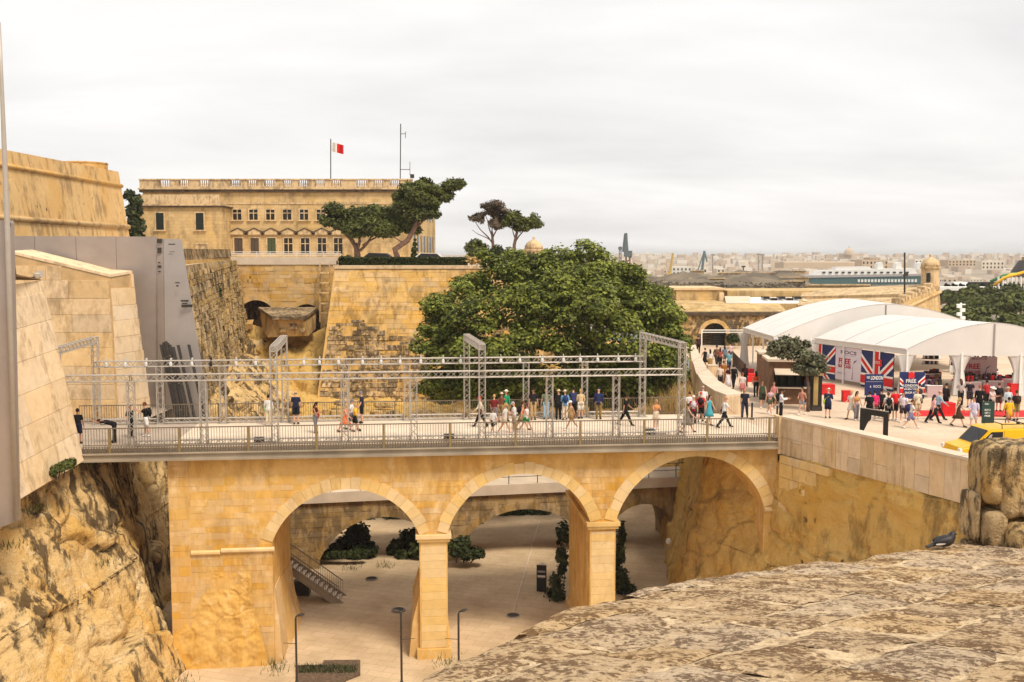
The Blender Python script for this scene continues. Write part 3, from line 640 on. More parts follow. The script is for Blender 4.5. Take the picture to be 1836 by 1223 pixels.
cop = [c3 + Vector((0, -.05, 0)), c2 + Vector((.05, -.05, 0)), e2 + Vector((.05, 0, .02)), e2 + Vector((-2, 2.0, .1)), c3 + Vector((0, 2.6, .1))]
MB().prism([p + ZX * .004 for p in cop], ZX * .16).build('coping', M['gate'], W2)
# steel screens
ys = 62.5
def panel_run(name, label, corners_px, ysd, joints, mat, th=.08):
    S = thing(name, label, 'screen', P(corners_px[0][0], 740, ysd))
    pts = corners_px
    for i in range(len(joints) - 1):
        xa, xb = joints[i], joints[i + 1]
        a = P(xa + (1.0 if i else 0), pts[0][1], ysd); c = P(xb, pts[0][1], ysd)
        MB().obox(Vector((a.x, ysd, -1.5)), Vector((c.x - a.x, 0, 0)), Vector((0, th, 0)), ZX * (P(xa, pts[0][1] + (i) * .3, ysd).z + 1.5)).build('steel_panel', mat, S)
    return S
S1 = panel_run('steel_screen', 'flat grey steel sheet screen with upright seams behind the gate jamb', [(16, 423)], ys, [-60, -12, 61, 135, 207, 281], M['steel'])
S2_ = thing('printed_screen', 'pale grey leaning steel panel with faint dark printed marks by the bars', 'screen', P(330, 755, 62))
a0, a1 = P(281.5, 428, 62.45), P(293, 428, 62.35); b0, b1 = P(283, 757, 62.2), P(296, 757, 62.1); r0, r1 = P(325, 429, 62.1), P(377, 757, 61.6)
MB().prism([b0, b1, a1, a0], (0, .08, 0)).build('narrow_panel', M['steel'], S2_)
rr_ = [b1 + Vector((.03, -.02, 0)), r1, P(352, 600, 61.85), r0, a1 + Vector((.03, -.02, 0))]
MB().prism(rr_, (0, .08, 0)).build('wide_panel', M['steel_light'], S2_)
for x0, y0, x1, y1 in ((281.5, 428, 290, 436), (282, 444, 289, 454), (283, 470, 287, 472), (282.5, 476, 289, 480), (302, 437, 314, 439), (304, 451, 313, 452), (302, 455, 310, 456), (314, 506, 322, 508), (316, 511, 320, 514), (324, 538, 338, 541), (326, 543, 336, 545), (325, 546, 345, 551), (283, 486, 288, 488)):
    d = 62.02 - (0.25 if x0 > 300 else -.28)
    MB().prism([P(x0, y0, d), P(x1, y0, d), P(x1, y1, d), P(x0, y1, d)], (0, .01, 0)).build('printed_mark', M['steel_dark'], S2_)
for k, (xa, ya, xb, yb) in enumerate(((288, 618, 318, 757), (293, 614, 322, 757), (297, 612, 326, 757), (300, 615, 330, 757), (304, 618, 333, 757), (310, 622, 340, 757), (319, 619, 350, 757), (338, 618, 368, 757))):
    d = 61.3 - .1 * (k % 3)
    Lg = thing('steel_bar', ('leaning dark steel bar on the printed screen, %s of the eight from the gate' % ('first', 'second', 'third', 'fourth', 'fifth', 'sixth', 'seventh', 'last')[k]), 'bar', P(xb, yb, d - 1), 'steel bars leaning on the screen')
    MB().prism([P(xb - 2.6, yb, d - 1), P(xb + 2.6, yb, d - 1), P(xa + 2.4, ya, d), P(xa - 2.4, ya, d)], (0, .09, 0)).build('web', M['steel_dark'], Lg)
    for f in (.15, .5, .82):
        q = P(xb, yb, d - 1).lerp(P(xa, ya, d), f); MB().box(q + Vector((.1, -.03, 0)), (.1, .06, .08)).build('bracket', M['rail'], Lg)
# grey blade and flagpole at the left edge
BL = thing('steel_pylon', 'tall grey steel blade at the left edge of the view', 'pylon', P(10, 930, 40.6))
MB().prism([P(-40, 960, 40.6), P(30, 935, 40.6), P(18, 400, 40.6), P(16, 395, 40.6), P(-40, 395, 40.6)], (0, .35, 0)).build('blade', M['steel'], BL)
FP = thing('flagpole', 'tall tapering pale metal flagpole rising beside the steel blade', 'flagpole', P(18, 700, 40.3))
MB().sweep([P(30, 930, 40.3), P(13, 400, 40.3), P(9, 300, 40.3), P(3, 150, 40.3), P(-1, 40, 40.3)], [.12, .11, .10, .075, .05], 12).build('pole', M['alu'], FP, smooth=True)
MB().tube(P(17, 400, 40.4), P(28, 497, 46), .05).build('stay', M['steel_dark'], FP)
MB().tube(P(12, 395, 40.3), P(20, 440, 42), .03).build('stay_cable', M['steel_dark'], FP)
for z_ in (-.6, 2.4, 5.4): MB().obox(P(8, 700, 40.7) * 1 + ZX * (z_ - P(8, 700, 40.7).z), (-4.5, 0, 0), (0, .2, 0), ZX * .25).build('wall_bracket', M['steel_dark'], BL)
SL = thing('floodlight', 'small grey floodlight on top of the pale gate wall', 'floodlight', P(66, 497, 49))
MB().lathe(P(67, 500, 49), [(.10, 0), (.16, .05), (.2, .25), (.17, .3)], 12).build('housing', M['alu'], SL); MB().tube(P(50, 499, 48.5), P(66, 497, 49), .05).build('bracket', M['steel_dark'], SL); MB().box(P(73, 491, 49), (.3, .12, .3), 0, .5).build('visor', M['alu'], SL)

# ------------------------------------------------------------------ great bastion wall, far left
BW = thing('bastion_wall', 'towering honey-coloured bastion wall with two rounded cordons above steel screen', 'wall', (-42, 95, 4))
yc = 110.0
z3 = 18.3
bl, br, tr, tl = Vector((-41.0, 60, 4)), Vector((-41.0, yc, 4)), Vector((-43.0, yc, z3 + .35)), Vector((-43.0, 60, z3))
quad_wall('', '', '', bl, br, tr, tl, 4, M['bastion'], ((.5, .75), (1.0, 2.2), (.0, .025), .02, .15), parent=BW, seed=21, maxn=200)
b = MB(); b.quad(br, br + Vector((-30, 6, 0)), tr + Vector((-30, 6, 0)), tr); b.quad(tl, tr, tr + Vector((-30, 6, 0)), tl + Vector((-30, 0, 0))); b.build('return_face', M['bastion'], BW)
sl = (43.0 - 41.0) / (z3 - 4)
for z, r in ((17.1, .22), (12.65, .26)):
    x = -41.0 - (z - 4) * sl + .06
    MB().sweep([Vector((x, 60, z)), Vector((x, yc + .1, z)), Vector((x - 20, yc + 4, z))], r, 10).build('cordon', M['bastion'], BW, smooth=True)
RT = thing('round_parapet', 'low round stone parapet rising on top of the bastion wall', 'wall', P(160, 300, 106))
MB().lathe(P(152, 305, 107), [(2.3, -1), (2.3, .62), (2.36, .62), (2.36, .75), (2.0, .75), (2.0, .3)], 28).build('ring', M['bastion'], RT, smooth=False)
for dx, dy in ((160, 392), (45, 392), (40, 413), (56, 391), (35, 396), (215, 383), (211, 384), (220, 408), (225, 419)): pass

# ------------------------------------------------------------------ ruined flank, curtain and bastion beyond the bridge
f1, f2 = P(328, 476, 64), P(416, 466, 97)
fb1, fb2 = P(368, 705, 64), P(452, 660, 97)
fb1 = Vector((-19.9, 64, .2)); fb2 = Vector((-25.6, 97, 1.0))
W3, n3 = quad_wall('ruined_wall', 'crumbling streaked rubble wall between the printed screen and the curtain', 'wall', fb1, fb2, f2, f1, 3.0, M['rubble'], ((.35, .6), (.4, 1.0), (-.05, .16), .05, .14), seed=41, bmat=M['rubble'])
MB().prism([f1 + Vector((-.1, 0, .02)), f2 + Vector((-.1, 0, .02)), f2 + Vector((-5, 0, .5)), f1 + Vector((-5, 0, .2))], ZX * .25).build('top_course', M['bastion'], W3)
MB().prism([P(330, 468, 66), P(415, 460, 96), P(413, 447, 96.5), P(330, 446, 66.5)], (-3, .5, 0)).build('parapet', M['bastion_worn'], W3)
# rock below the ruined wall, flaring into the ditch
rows = [[Vector((-20.0, 63.5, .3)), Vector((-22.3, 75, .6)), Vector((-25.0, 90, 1.2)), Vector((-25.8, 99, 1.5))],
        [Vector((-19.6, 63.5, -.6)), Vector((-20.9, 75, -.8)), Vector((-22.6, 89, -.2)), Vector((-22.9, 98, .6))],
        [Vector((-19.2, 63.5, -3.5)), Vector((-19.2, 75, -3.2)), Vector((-19.6, 86, -2.6)), Vector((-19.4, 93, -2.2))],
        [Vector((-18.8, 63.5, -7)), Vector((-18.0, 74, -7)), Vector((-17.0, 84, -6)), Vector((-16.5, 90, -5))],
        [Vector((-18.2, 63.5, -11.8)), Vector((-16.6, 73, -11.8)), Vector((-14, 82, -11.8)), Vector((-13, 88, -11.8))]]
loft(rows[::-1], 'rock_face', M['rock'], .45, .3, 150, 130, 11.0, ledge=.3, fine=.10, crack=.3, cw=.06, edge=.06, ridge=.3, asp=(1, 1, .6), facet=(.8, (.45, .4, .32)), kind='structure')
# curtain wall with two vaults
CW = thing('curtain_wall', 'ochre curtain wall with two dark vaults below the terrace railing', 'wall', P(510, 560, 100))
def C(px, z, v=0.0): return Vector(((px - CX) / FPX * 100.0 * 1.0, 100.0 + v, z))
ARC = [(427, 491, 2.3, 2.3, 5.05), (525, 574, 2.3, 2.3, 4.65)]
Xc = lambda px: (px - CX) / FPX * 100.3
ARCc = [(Xc(a), Xc(c), z0, z1, cr) for a, c, z0, z1, cr in ARC]
def Cw(u, v, z=0.0): return Vector((u, 100.3 + v, z))
arcade(Cw, ARCc, arch_z, Xc(408), Xc(604), 9.0, 0, .9, -6).build('arcade_wall', M['bastion'], CW)
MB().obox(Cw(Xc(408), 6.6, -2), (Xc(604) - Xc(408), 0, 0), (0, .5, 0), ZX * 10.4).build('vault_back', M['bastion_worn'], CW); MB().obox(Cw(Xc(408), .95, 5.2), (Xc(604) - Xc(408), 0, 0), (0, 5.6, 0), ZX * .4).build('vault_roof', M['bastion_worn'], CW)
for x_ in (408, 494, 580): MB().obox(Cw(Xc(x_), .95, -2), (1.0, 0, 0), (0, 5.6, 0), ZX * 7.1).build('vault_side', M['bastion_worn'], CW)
for k, a in enumerate(ARCc): voussoirs(Cw, a, None, 0, CW, M['bastion'], .5, 13, .4, .04, seed=60 + k)
block_wall(CW, Cw(0, 0, 0), (1, 0, 0), ZX, (0, -1, 0), Xc(410), Xc(600), 1.0, 8.9, lambda u, z: all(not (a[0] - .5 < u < a[1] + .5 and z < arch_z(a, min(max(u, a[0]), a[1])) + .6) for a in ARCc), (.32, .45), (.6, 1.3), (.005, .05), M['bastion'], seed=51, maxn=280, skip=.08)
MB().obox(Cw(Xc(412), -.12, 8.62), (Xc(604) - Xc(412), 0, 0), (0, 1.0, 0), ZX * .78).build('white_parapet', M['concrete'], CW)
for z in (9.55, 9.72, 9.88): MB().obox(Cw(Xc(408), .2, z), (Xc(612) - Xc(408), 0, 0), (0, .05, 0), ZX * .05).build('rail', M['white'], CW)
for k in range(9): MB().obox(Cw(Xc(412) + k * 1.35, .27, 9.4), (.06, 0, 0), (0, .06, 0), ZX * .5).build('rail_post', M['white'], CW)
# masonry box standing before the vaults, rock below it
MBX = thing('masonry_buttress', 'wedge-topped weathered masonry block standing before the two vaults', 'buttress', P(520, 600, 92))
MB().add([P(480, 605, 91), P(553, 602, 91), P(566, 590, 95), P(470, 590, 95), P(490, 573, 90.5), P(545, 573, 90.5), P(567, 557, 96), P(466, 557, 96)], [(0, 1, 5, 4), (1, 2, 6, 5), (3, 0, 4, 7), (4, 5, 6, 7), (2, 3, 7, 6)]).build('body', M['bastion'], MBX)
MB().prism([P(488, 573, 90.2), P(547, 573, 90.2), P(570, 556, 96), P(463, 556, 96)], ZX * .28).build('cap', M['bastion_worn'], MBX)
for k, (x0, y0, x1, y1) in enumerate(((501, 588, 513, 596), (519, 580, 532, 590), (538, 588, 546, 596))): MB().obox(P(x0, y1, 90.6), P(x1, y1, 90.6) - P(x0, y1, 90.6), (0, .3, 0), P(x0, y0, 90.6) - P(x0, y1, 90.6)).build('stone', M['bastion_worn'], MBX)
MB().add([P(425, 592, 96), P(453, 590, 95), P(453, 580, 95), P(425, 582, 96), P(427, 575, 98), P(455, 573, 98)], [(0, 1, 2, 3), (3, 2, 5, 4)]).build('side_block', M['bastion'], MBX)
rows = [[P(418, 590, 99.5), P(440, 577, 98), P(480, 592, 96), P(560, 598, 96), P(600, 575, 99)],
        [P(428, 620, 95), P(450, 620, 93.5), P(490, 640, 91), P(555, 640, 91), P(588, 620, 93)],
        [P(440, 680, 91), P(470, 690, 89), P(500, 700, 87.5), P(550, 700, 87.5), P(575, 690, 89)],
        [P(452, 752, 87), P(490, 760, 85), P(520, 765, 83), P(560, 765, 82), P(600, 765, 82)],
        [Vector((-21, 84, -11.8)), Vector((-18, 82, -11.8)), Vector((-15, 80, -11.8)), Vector((-13, 79, -11.8)), Vector((-11, 79, -11.8))]]
loft(rows[::-1], 'rock_face', M['rock_yellow'], .7, .35, 90, 90, 16.0, ledge=.4, fine=.08, crack=.45, edge=.05, kind='structure')
# the bastion with the hedge
b1, b2, b3, b4 = Vector((-17.2, 85.8, -4.5)), Vector((5.5, 85.8, -4.5)), Vector((5.5, 90, 8.35)), Vector((-16.0, 90, 8.35))
BA = thing('bastion', 'broad battered bastion of coursed limestone behind the big tree, hedge on top', 'wall', (-2, 86, -4.5))
split = 5.2
quad_wall('', '', '', b1, b2, b3, b4, 5.0, M['bastion'], ((.36, .52), (.8, 1.7), (.0, .035), .02, .06, lambda u, v: v > 7.6 + .9 * math.sin(u * .45) and u < 24), parent=BA, seed=61, maxn=300)
sd = (b2 - b1).normalized(); td = (b4 - b1 - sd * (b4 - b1).dot(sd)).normalized(); nb = sd.cross(td)
def worn(u, v): return 0.1 + .1 * v < u < 19 and .2 < v <= 7.6 + .9 * math.sin(u * .45) + .3
block_wall(BA, b1 + nb * .002, sd, td, nb, 0, 20, .2, 9, worn, (.26, .5), (.4, 1.1), (-.01, .13), M['bastion_worn'], gap=.04, seed=62, maxn=300, skip=.1)
b = MB(); b.quad(b1 + Vector((-1.2, 14, 3)), b1, b4, b4 + Vector((-1.6, 14, 0))); b.build('flank', M['bastion_worn'], BA)
MB().prism([b4 + Vector((-.1, -.12, 0)), b3 + Vector((0, -.12, 0)), b3 + Vector((0, 1.2, 0)), b4 + Vector((-.1, 1.2, 0))], ZX * .3).build('coping', M['gate'], BA)
q = [b4 + Vector((-.2, .3, 0)), b4 + Vector((-.35, 10, 0)), b4 + Vector((-.35, 10, .3)), b4 + Vector((-.2, .3, .3))]
MB().prism(q, (.7, 0, 0)).build('side_coping', M['gate'], BA)
# terrace ground
MB().poly([(-29, 101.2, 8.55), (-15.6, 101.2, 8.55), (-15.6, 90.6, 8.55), (5.4, 90.6, 8.55), (5.4, 140, 8.55), (-60, 140, 8.55), (-60, 101.2, 8.55)]).build('terrace', M['concrete'], kind='structure')
# rock shelf and fallen stones at the foot of the bastion
rows = [[P(440, 765, 82), P(560, 765, 80), P(700, 765, 80), P(860, 770, 80)], [P(440, 742, 84), P(560, 738, 82), P(700, 740, 82), P(860, 745, 82)], [P(450, 724, 87), P(560, 720, 85.5), P(700, 722, 85.5), P(860, 725, 85.5)], [P(455, 712, 88), P(560, 708, 87), P(700, 712, 87), P(860, 716, 87)]]
loft(rows, 'rock_shelf', M['rock_yellow'], .35, .5, 80, 30, 21.0, ledge=.3, fine=.1, crack=.2, edge=.05, kind='structure')
rows = [[Vector((-14, 79.5, -11.8)), Vector((-6, 79.5, -11.8)), Vector((0, 79.5, -11.8))], [Vector((-14, 79.8, -7)), Vector((-6, 79.8, -7)), Vector((0, 79.8, -7))], [P(560, 765, 80.2), P(700, 765, 80.2), P(860, 770, 80.2)]]
loft(rows, 'rock_face', M['rock'], .4, .4, 50, 40, 25.0, ledge=.3, edge=.05, kind='structure')
stones = [(480, 742, 70, 10), (600, 742, 55, 9), (690, 742, 60, 8), (690, 726, 40, 7), (760, 742, 45, 8), (620, 722, 45, 6), (530, 726, 34, 7), (830, 742, 36, 9), (660, 748, 34, 8)]
for k, (x, y, w, h) in enumerate(stones):
    p = P(x, y, 82.5 - .3 * (y - 722) / 10); bm = bmesh.new(); bmesh.ops.create_icosphere(bm, subdivisions=2, radius=1)
    for v in bm.verts: v.co = Vector((v.co.x * w * .0235 * (1 + .4 * noise.noise(v.co * 1.7 + Vector((k * 3, 0, 0)))), v.co.y * .7, max(-.4, min(.5, v.co.z)) * h * .075 * (1 + .4 * noise.noise(v.co * 2.1 + Vector((0, k * 3, 0))))))
    me = bpy.data.meshes.new('fallen_stone'); bm.to_mesh(me); bm.free(); me.materials.append(M['rock']); o = link('fallen_stone', me, bpy.data.objects['rock_shelf']); o.location = p
# timber steps against the bastion corner
LD = thing('timber_ladder', 'tall pale timber ladder frame climbing the corner beside the bastion', 'ladder', P(580, 576, 98))
for x in (572.5, 589.5): MB().prism([P(x, 578, 98), P(x + 2.2, 578, 98), P(x + 2.2, 472, 99.2), P(x, 472, 99.2)], (0, .12, 0)).build('stile', M['wood'], LD)
for y in (488, 506, 524, 543, 560): MB().prism([P(574, y + 2.4, 98.4), P(590, y + 2.4, 98.4), P(590, y, 98.5), P(574, y, 98.5)], (0, .4, 0)).build('tread', M['wood'], LD)
# ------------------------------------------------------------------ palace
PB = thing('palace', 'long two-storey limestone palace with roof balustrade, pedimented windows and side wing', 'building', P(500, 462, 130))
DB = 130.0
Xb = lambda px, d=DB: (px - CX) / FPX * d
def Zb(py, d=DB): return P(918, py, d).z
MB().obox((Xb(262), DB, 8.5), (Xb(737) - Xb(262), 0, 0), (0, 22, 0), ZX * (Zb(340) - 8.5)).build('wall', M['building'], PB)
b = MB(); xr = Xb(737); b.add([(xr, DB + .01, 8.5), (xr + 1.7, DB + 20, 8.5), (xr + 1.7, DB + 20, Zb(340)), (xr, DB + .01, Zb(340))], [(0, 1, 2, 3)]); b.build('side_wall', M['building'], PB)
wx0, wx1, dw = Xb(256, 126), Xb(401, 126), 126.0
MB().obox((wx0, dw, 8.3), (wx1 - wx0, 0, 0), (0, 4, 0), ZX * (Zb(372, dw) - 8.3)).build('wing', M['building'], PB)
def cornice(x0, x1, d, z0, z1, out, mat, nm, depth=23):
    MB().obox((x0 - out, d - out, z0), (x1 - x0 + 2 * out, 0, 0), (0, depth + out, 0), ZX * (z1 - z0)).build(nm, mat, PB)
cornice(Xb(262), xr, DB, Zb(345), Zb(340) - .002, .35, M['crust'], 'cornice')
cornice(Xb(262), xr, DB, Zb(340), Zb(337.5), .5, M['building_trim'], 'cornice')
cornice(Xb(262), xr, DB, Zb(366), Zb(363), .08, M['building_trim'], 'string_course', .4)
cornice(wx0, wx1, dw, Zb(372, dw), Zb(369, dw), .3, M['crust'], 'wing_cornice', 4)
cornice(wx0, wx1, dw, Zb(369, dw) + .002, Zb(366, dw), .38, M['building_trim'], 'wing_cornice', 4)
MB().obox((wx0, dw + .1, Zb(366, dw) + .004), (wx1 - wx0 - .3, 0, 0), (0, .5, 0), ZX * 1.2).build('wing_parapet', M['building_trim'], PB)
# balustrade: plinth walls with baluster gaps
zt0, zt1 = Zb(337.5) + .003, Zb(321)
gaps = [(293, 313), (328, 346), (363, 382), (419, 437), (449, 466), (479, 497), (512, 528), (539, 557), (569, 586), (598, 615), (642, 662), (673, 690), (702, 720)]
x = 258
for k, (ga, gb) in enumerate(gaps + [(742, 742)]):
    MB().obox((Xb(x), DB - .3, zt0), (Xb(ga) - Xb(x), 0, 0), (0, .4, 0), ZX * (zt1 - zt0 - .16)).build('parapet_pier', M['building_trim'], PB); x = gb
for k, (ga, gb) in enumerate(gaps):
    MB().obox((Xb(ga), DB - .3, zt0), (Xb(gb) - Xb(ga), 0, 0), (0, .4, 0), ZX * .25).build('plinth', M['building_trim'], PB)
    for i in range(5):
        xx = Xb(ga + (gb - ga) * (i + .5) / 5); MB().lathe((xx, DB - .1, zt0 + .25), [(.06, 0), (.09, .08), (.12, .25), (.06, .5), (.06, zt1 - zt0 - .42)], 6).build('baluster', M['building_trim'], PB)
MB().obox((Xb(257), DB - .4, zt1 - .158), (Xb(742) - Xb(257), 0, 0), (0, .6, 0), ZX * .16).build('top_rail', M['building_trim'], PB)
def window(cx, y0, y1, w, d, kind, hood=None, sill=True):
    x0, x1 = Xb(cx - w / 2, d), Xb(cx + w / 2, d); za, zb = Zb(y1, d), Zb(y0, d)
    Wn = MB(); f = .16
    for o_, s_ in (((x0 - f, za - .02), (f, zb - za + .02 + f)), ((x1, za - .02), (f, zb - za + .02 + f)), ((x0, zb), (x1 - x0, f))):
        Wn.obox((o_[0], d - .1, o_[1]), (s_[0], 0, 0), (0, .14, 0), ZX * s_[1])
    w_ = Wn.build('window', M['building_trim'], PB)
    MB().obox((x0, d - .015, za), (x1 - x0, 0, 0), (0, .03, 0), ZX * (zb - za)).build('pane', {'g': M['glass'], 's': M['shutter'], 'b': M['shutter_brown'], 'n': M['shutter_green'], 'p': M['building_trim']}[kind], w_)
    if kind == 'g':
        m = MB(); m.obox(((x0 + x1) / 2 - .05, d - .05, za), (.1, 0, 0), (0, .03, 0), ZX * (zb - za)); m.obox((x0, d - .053, za + (zb - za) * .62), (x1 - x0, 0, 0), (0, .03, 0), ZX * .1); m.build('glazing_bar', M['building_trim'], w_)
    if kind in 'bn':
        m = MB(); m.obox(((x0 + x1) / 2 - .03, d - .05, za), (.06, 0, 0), (0, .03, 0), ZX * (zb - za)); m.build('louvre_stile', M['steel_dark'], w_)
    if sill: MB().obox((x0 - .3, d - .22, za - .18), (x1 - x0 + .6, 0, 0), (0, .2, 0), ZX * .158).build('sill', M['building_trim'], w_)
    if hood:
        hw = (x1 - x0) / 2 + .75; xm = (x0 + x1) / 2; zz = zb + .45
        m = MB(); m.prism([(xm - hw, d - .3, zz), (xm + hw, d - .3, zz), (xm + hw, d - .3, zz + .12), (xm, d - .3, zz + .75), (xm - hw, d - .3, zz + .12)], (0, .28, 0)); m.build('pediment', M['building_trim'], w_)
        m = MB(); m.prism([(xm - hw - .1, d - .38, zz + .125), (xm, d - .38, zz + .76), (xm + hw + .1, d - .38, zz + .125), (xm + hw + .1, d - .38, zz + .25), (xm, d - .38, zz + .9), (xm - hw - .1, d - .38, zz + .25)], (0, .36, 0)); m.build('raking_cornice', M['crust'], w_)
for k, cx in enumerate((429, 458, 488, 518, 548, 578, 607)): window(cx, 376, 394, 15, DB, 'g')
for k, cx in enumerate((430, 459, 489, 519, 549, 579, 608)): window(cx, 427, 455, 15, DB, 'bbnggggg'[k], hood=True, sill=False)
for cx in (291, 362): window(cx, 382, 412, 14, dw, 's')
window(364, 438, 452, 20, dw, 'p')
for k in range(7):        # side front, seen at a slant
    f = .12 + .125 * k; q = Vector((xr + 1.7 * f, DB + 20 * f, 0)); dd = Vector((1.7, 20, 0)).normalized(); nn = Vector((dd.y, -dd.x, 0))
    for za, zb in ((14.4, 16.0), (10.0, 12.2)): MB().obox(q + nn * .02 + ZX * za, dd * 1.1, nn * .06, ZX * (zb - za)).build('side_window', M['glass'], PB)
for k in range(8): MB().obox(Vector((xr + 1.7 * (.05 + .13 * k), DB + 20 * (.05 + .13 * k), Zb(344))) , Vector((1.7, 20, 0)) * .09, Vector((.3, 0, 0)), ZX * 1.2).build('side_parapet', M['building_trim'], PB)
MB().obox((Xb(645), DB - 5, 8.5), (Xb(740) - Xb(645), 0, 0), (0, 3, 0), ZX * 2.6).build('porch', M['building'], PB)
# flag and masts on the roof
FG = thing('flagpole', 'thin flagpole with a white and red flag on the palace roof', 'flagpole', P(593, 325, 132))
MB().tube(P(593, 335, 132), P(593, 249, 132), .07).build('pole', M['steel_dark'], FG)
for nm, x0, x1, mt in (('flag_white_half', 593.5, 604, M['white']), ('flag_red_half', 604, 616, M['red'])):
    b = MB(); N = 8
    for i in range(N + 1):
        xx = x0 + (x1 - x0) * i / N; dy = (xx - 593) * .28; yo = .25 * math.sin((xx - 593) * .5)
        b.v += [tuple(P(xx, 254 + dy, 132 + yo)), tuple(P(xx, 271 + dy * .9, 132 + yo + .1)), ]
    b.f = [(2 * i, 2 * i + 1, 2 * i + 3, 2 * i + 2) for i in range(N)]; b.m = [0] * N; b.build(nm, mt, FG, smooth=True)
AN = thing('antenna_mast', 'tall thin antenna mast with side arms on the palace roof', 'antenna', P(717, 325, 132))
MB().tube(P(717.5, 335, 132), P(718.5, 222, 132), .07).build('mast', M['steel_dark'], AN)
for x1, y, y0, y1 in ((727, 240, 236, 248), (735, 304, 290, 314)):
    MB().tube(P(718, y, 132), P(x1, y, 132), .04).build('arm', M['steel_dark'], AN); MB().tube(P(x1, y0, 132), P(x1, y1, 132), .04).build('whip', M['steel_dark'], AN)
MB().box(P(739, 316, 132), (.5, .4, .5)).build('dish', M['steel_dark'], AN)
# ------------------------------------------------------------------ aluminium truss gantry on the bridge
def truss(name, a, c, parent, w=.32, r=.026, rl=.017, pitch=.32, side=None):
    a, c = Vector(a), Vector(c); d = c - a; L = d.length; d.normalize()
    s = (UX if abs(d.dot(UX)) < .5 else VX if abs(d.dot(VX)) < .5 else UX); s = (s - d * s.dot(d)).normalized(); q = d.cross(s)
    cs = [(s * x + q * y) * (w / 2) for x, y in ((-1, -1), (1, -1), (1, 1), (-1, 1))]
    b = MB()
    for k in cs: b.sweep([a + k, c + k], r, 5)
    n = max(1, round(L / pitch))
    for f in range(4):
        k0, k1 = cs[f], cs[(f + 1) % 4]
        for i in range(n):
            p0 = a + d * (L * i / n); p1 = a + d * (L * (i + 1) / n); ka, kb = (k0, k1) if i % 2 == 0 else (k1, k0)
            b.sweep([p0 + ka, p1 + kb], rl, 3, cap=False)
        for p in (a, c): b.sweep([p + k0, p + k1], rl * 1.3, 3, cap=False)
    return b.build(name, M['alu'], parent)
GT = thing('truss_gantry', 'silver box-truss gantry with four tall towers standing along the bridge deck', 'gantry', B(-6, 3.8, 0))
nu_ = [-22.63 + 3.52 * k for k in range(10)]; fu_ = [-22.83 + 3.479 * k for k in range(10)]
for us, v in ((nu_, .45), (fu_, 7.1)):
    for k, u in enumerate(us):
        tw = k % 3 == 0
        truss('tower_post' if tw else 'post', B(u, v, .02), B(u, v, 5.0 if tw else 3.3), GT)
        MB().obox(B(u - .28, v - .28, .004), UX * .56, VX * .56, ZX * .02).build('base_plate', M['alu'], GT)
        if k < 9:
            truss('beam', B(u, v, 3.47), B(us[k + 1], v, 3.47), GT)
            if not (v < 1 and k in (0,)): truss('base_beam', B(u + .2, v + (.1 if v > 1 else -.1), .2), B(us[k + 1] - .2, v + (.1 if v > 1 else -.1), .2), GT, w=.22)
for k in (0, 3, 6, 9):
    truss('cross_beam', B(nu_[k], .6, 4.86), B(fu_[k], 6.95, 4.86), GT)
def BUv(px, py, v):
    r = ray(px, py); t_ = (v + BO.dot(VX)) / r.dot(VX) if False else ((BO - Vector((0, 0, CAMZ))).dot(VX) + v) / r.dot(VX)
    return Vector((0, 0, CAMZ)) + r * t_
def clamp_lamp(px, mat, label):
    L = thing('clamp_lamp', label, 'lamp', BUv(px, 650, 7.1), 'lamps clamped along the rear truss beam')
    c = BUv(px, 650, 7.1); c.z = 3.47
    MB().lathe(c + Vector((0, -.2, -.16)), [(.05, 0), (.09, .05), (.09, .2), (.06, .27), (.02, .29)], 10).build('housing', mat, L)
    MB().obox(c + Vector((-.02, -.2, .17)), (.04, 0, 0), (0, .22, 0), ZX * .16).build('clamp', mat, L)
M['lampgrey'] = plain('lamp_housing', (.6, .58, .55, 1), .5)
for x in (193, 227, 264, 308, 346, 425, 460, 495, 546, 574, 608, 651, 684, 718, 755, 795, 826, 898, 932, 972, 1010, 1040, 1071, 1108, 1139):
    clamp_lamp(x, M['lampgrey'], 'small white clamp lamp on the rear upper truss beam')
clamp_lamp(380, M['black'], 'only black clamp lamp on the rear truss beam, near the ruined wall')
# cable bundles on the deck
for k, (x, y) in enumerate(((465, 796), (805, 790), (1165, 781))):
    p = G(x, y, .004); CBx = thing('equipment_case', ('small dark equipment case on the deck, %s' % ('below the second tall tower', 'left of the third tall tower', 'left of the fourth tall tower')[k]), 'case', p)
    MB().box(p + ZX * .18, (.5, .3, .33), 0, TH).build('body', M['steel_dark'], CBx); MB().box(p + Vector((.5, 0, .08)), (.7, .12, .12), 0, TH).build('cable_coil', M['steel'], CBx)

# ------------------------------------------------------------------ lettering
def text(parent, s, pos, xdir, up, h, mat, width=None, name='lettering', bold=0.0):
    cu = bpy.data.curves.new(name, 'FONT'); cu.body = s; cu.size = 1.0; cu.align_x = 'CENTER'; cu.align_y = 'CENTER'; cu.extrude = 0.004; cu.offset = bold; cu.resolution_u = 3
    cu.materials.append(mat); o = bpy.data.objects.new(name, cu); COL.objects.link(o)
    xd, up = Vector(xdir).normalized(), Vector(up).normalized(); n = xd.cross(up)
    sy = h / .70; sx = sy
    if width: sx = width / max(.2, len(s) * .62)
    me = bpy.data.meshes.new_from_object(o); bpy.data.objects.remove(o); o = bpy.data.objects.new(name, me); COL.objects.link(o)
    attach(o, parent); o.matrix_basis = Matrix(((xd.x * sx, up.x * sy, n.x, pos[0]), (xd.y * sx, up.y * sy, n.y, pos[1]), (xd.z * sx, up.z * sy, n.z, pos[2]), (0, 0, 0, 1)))
    return o
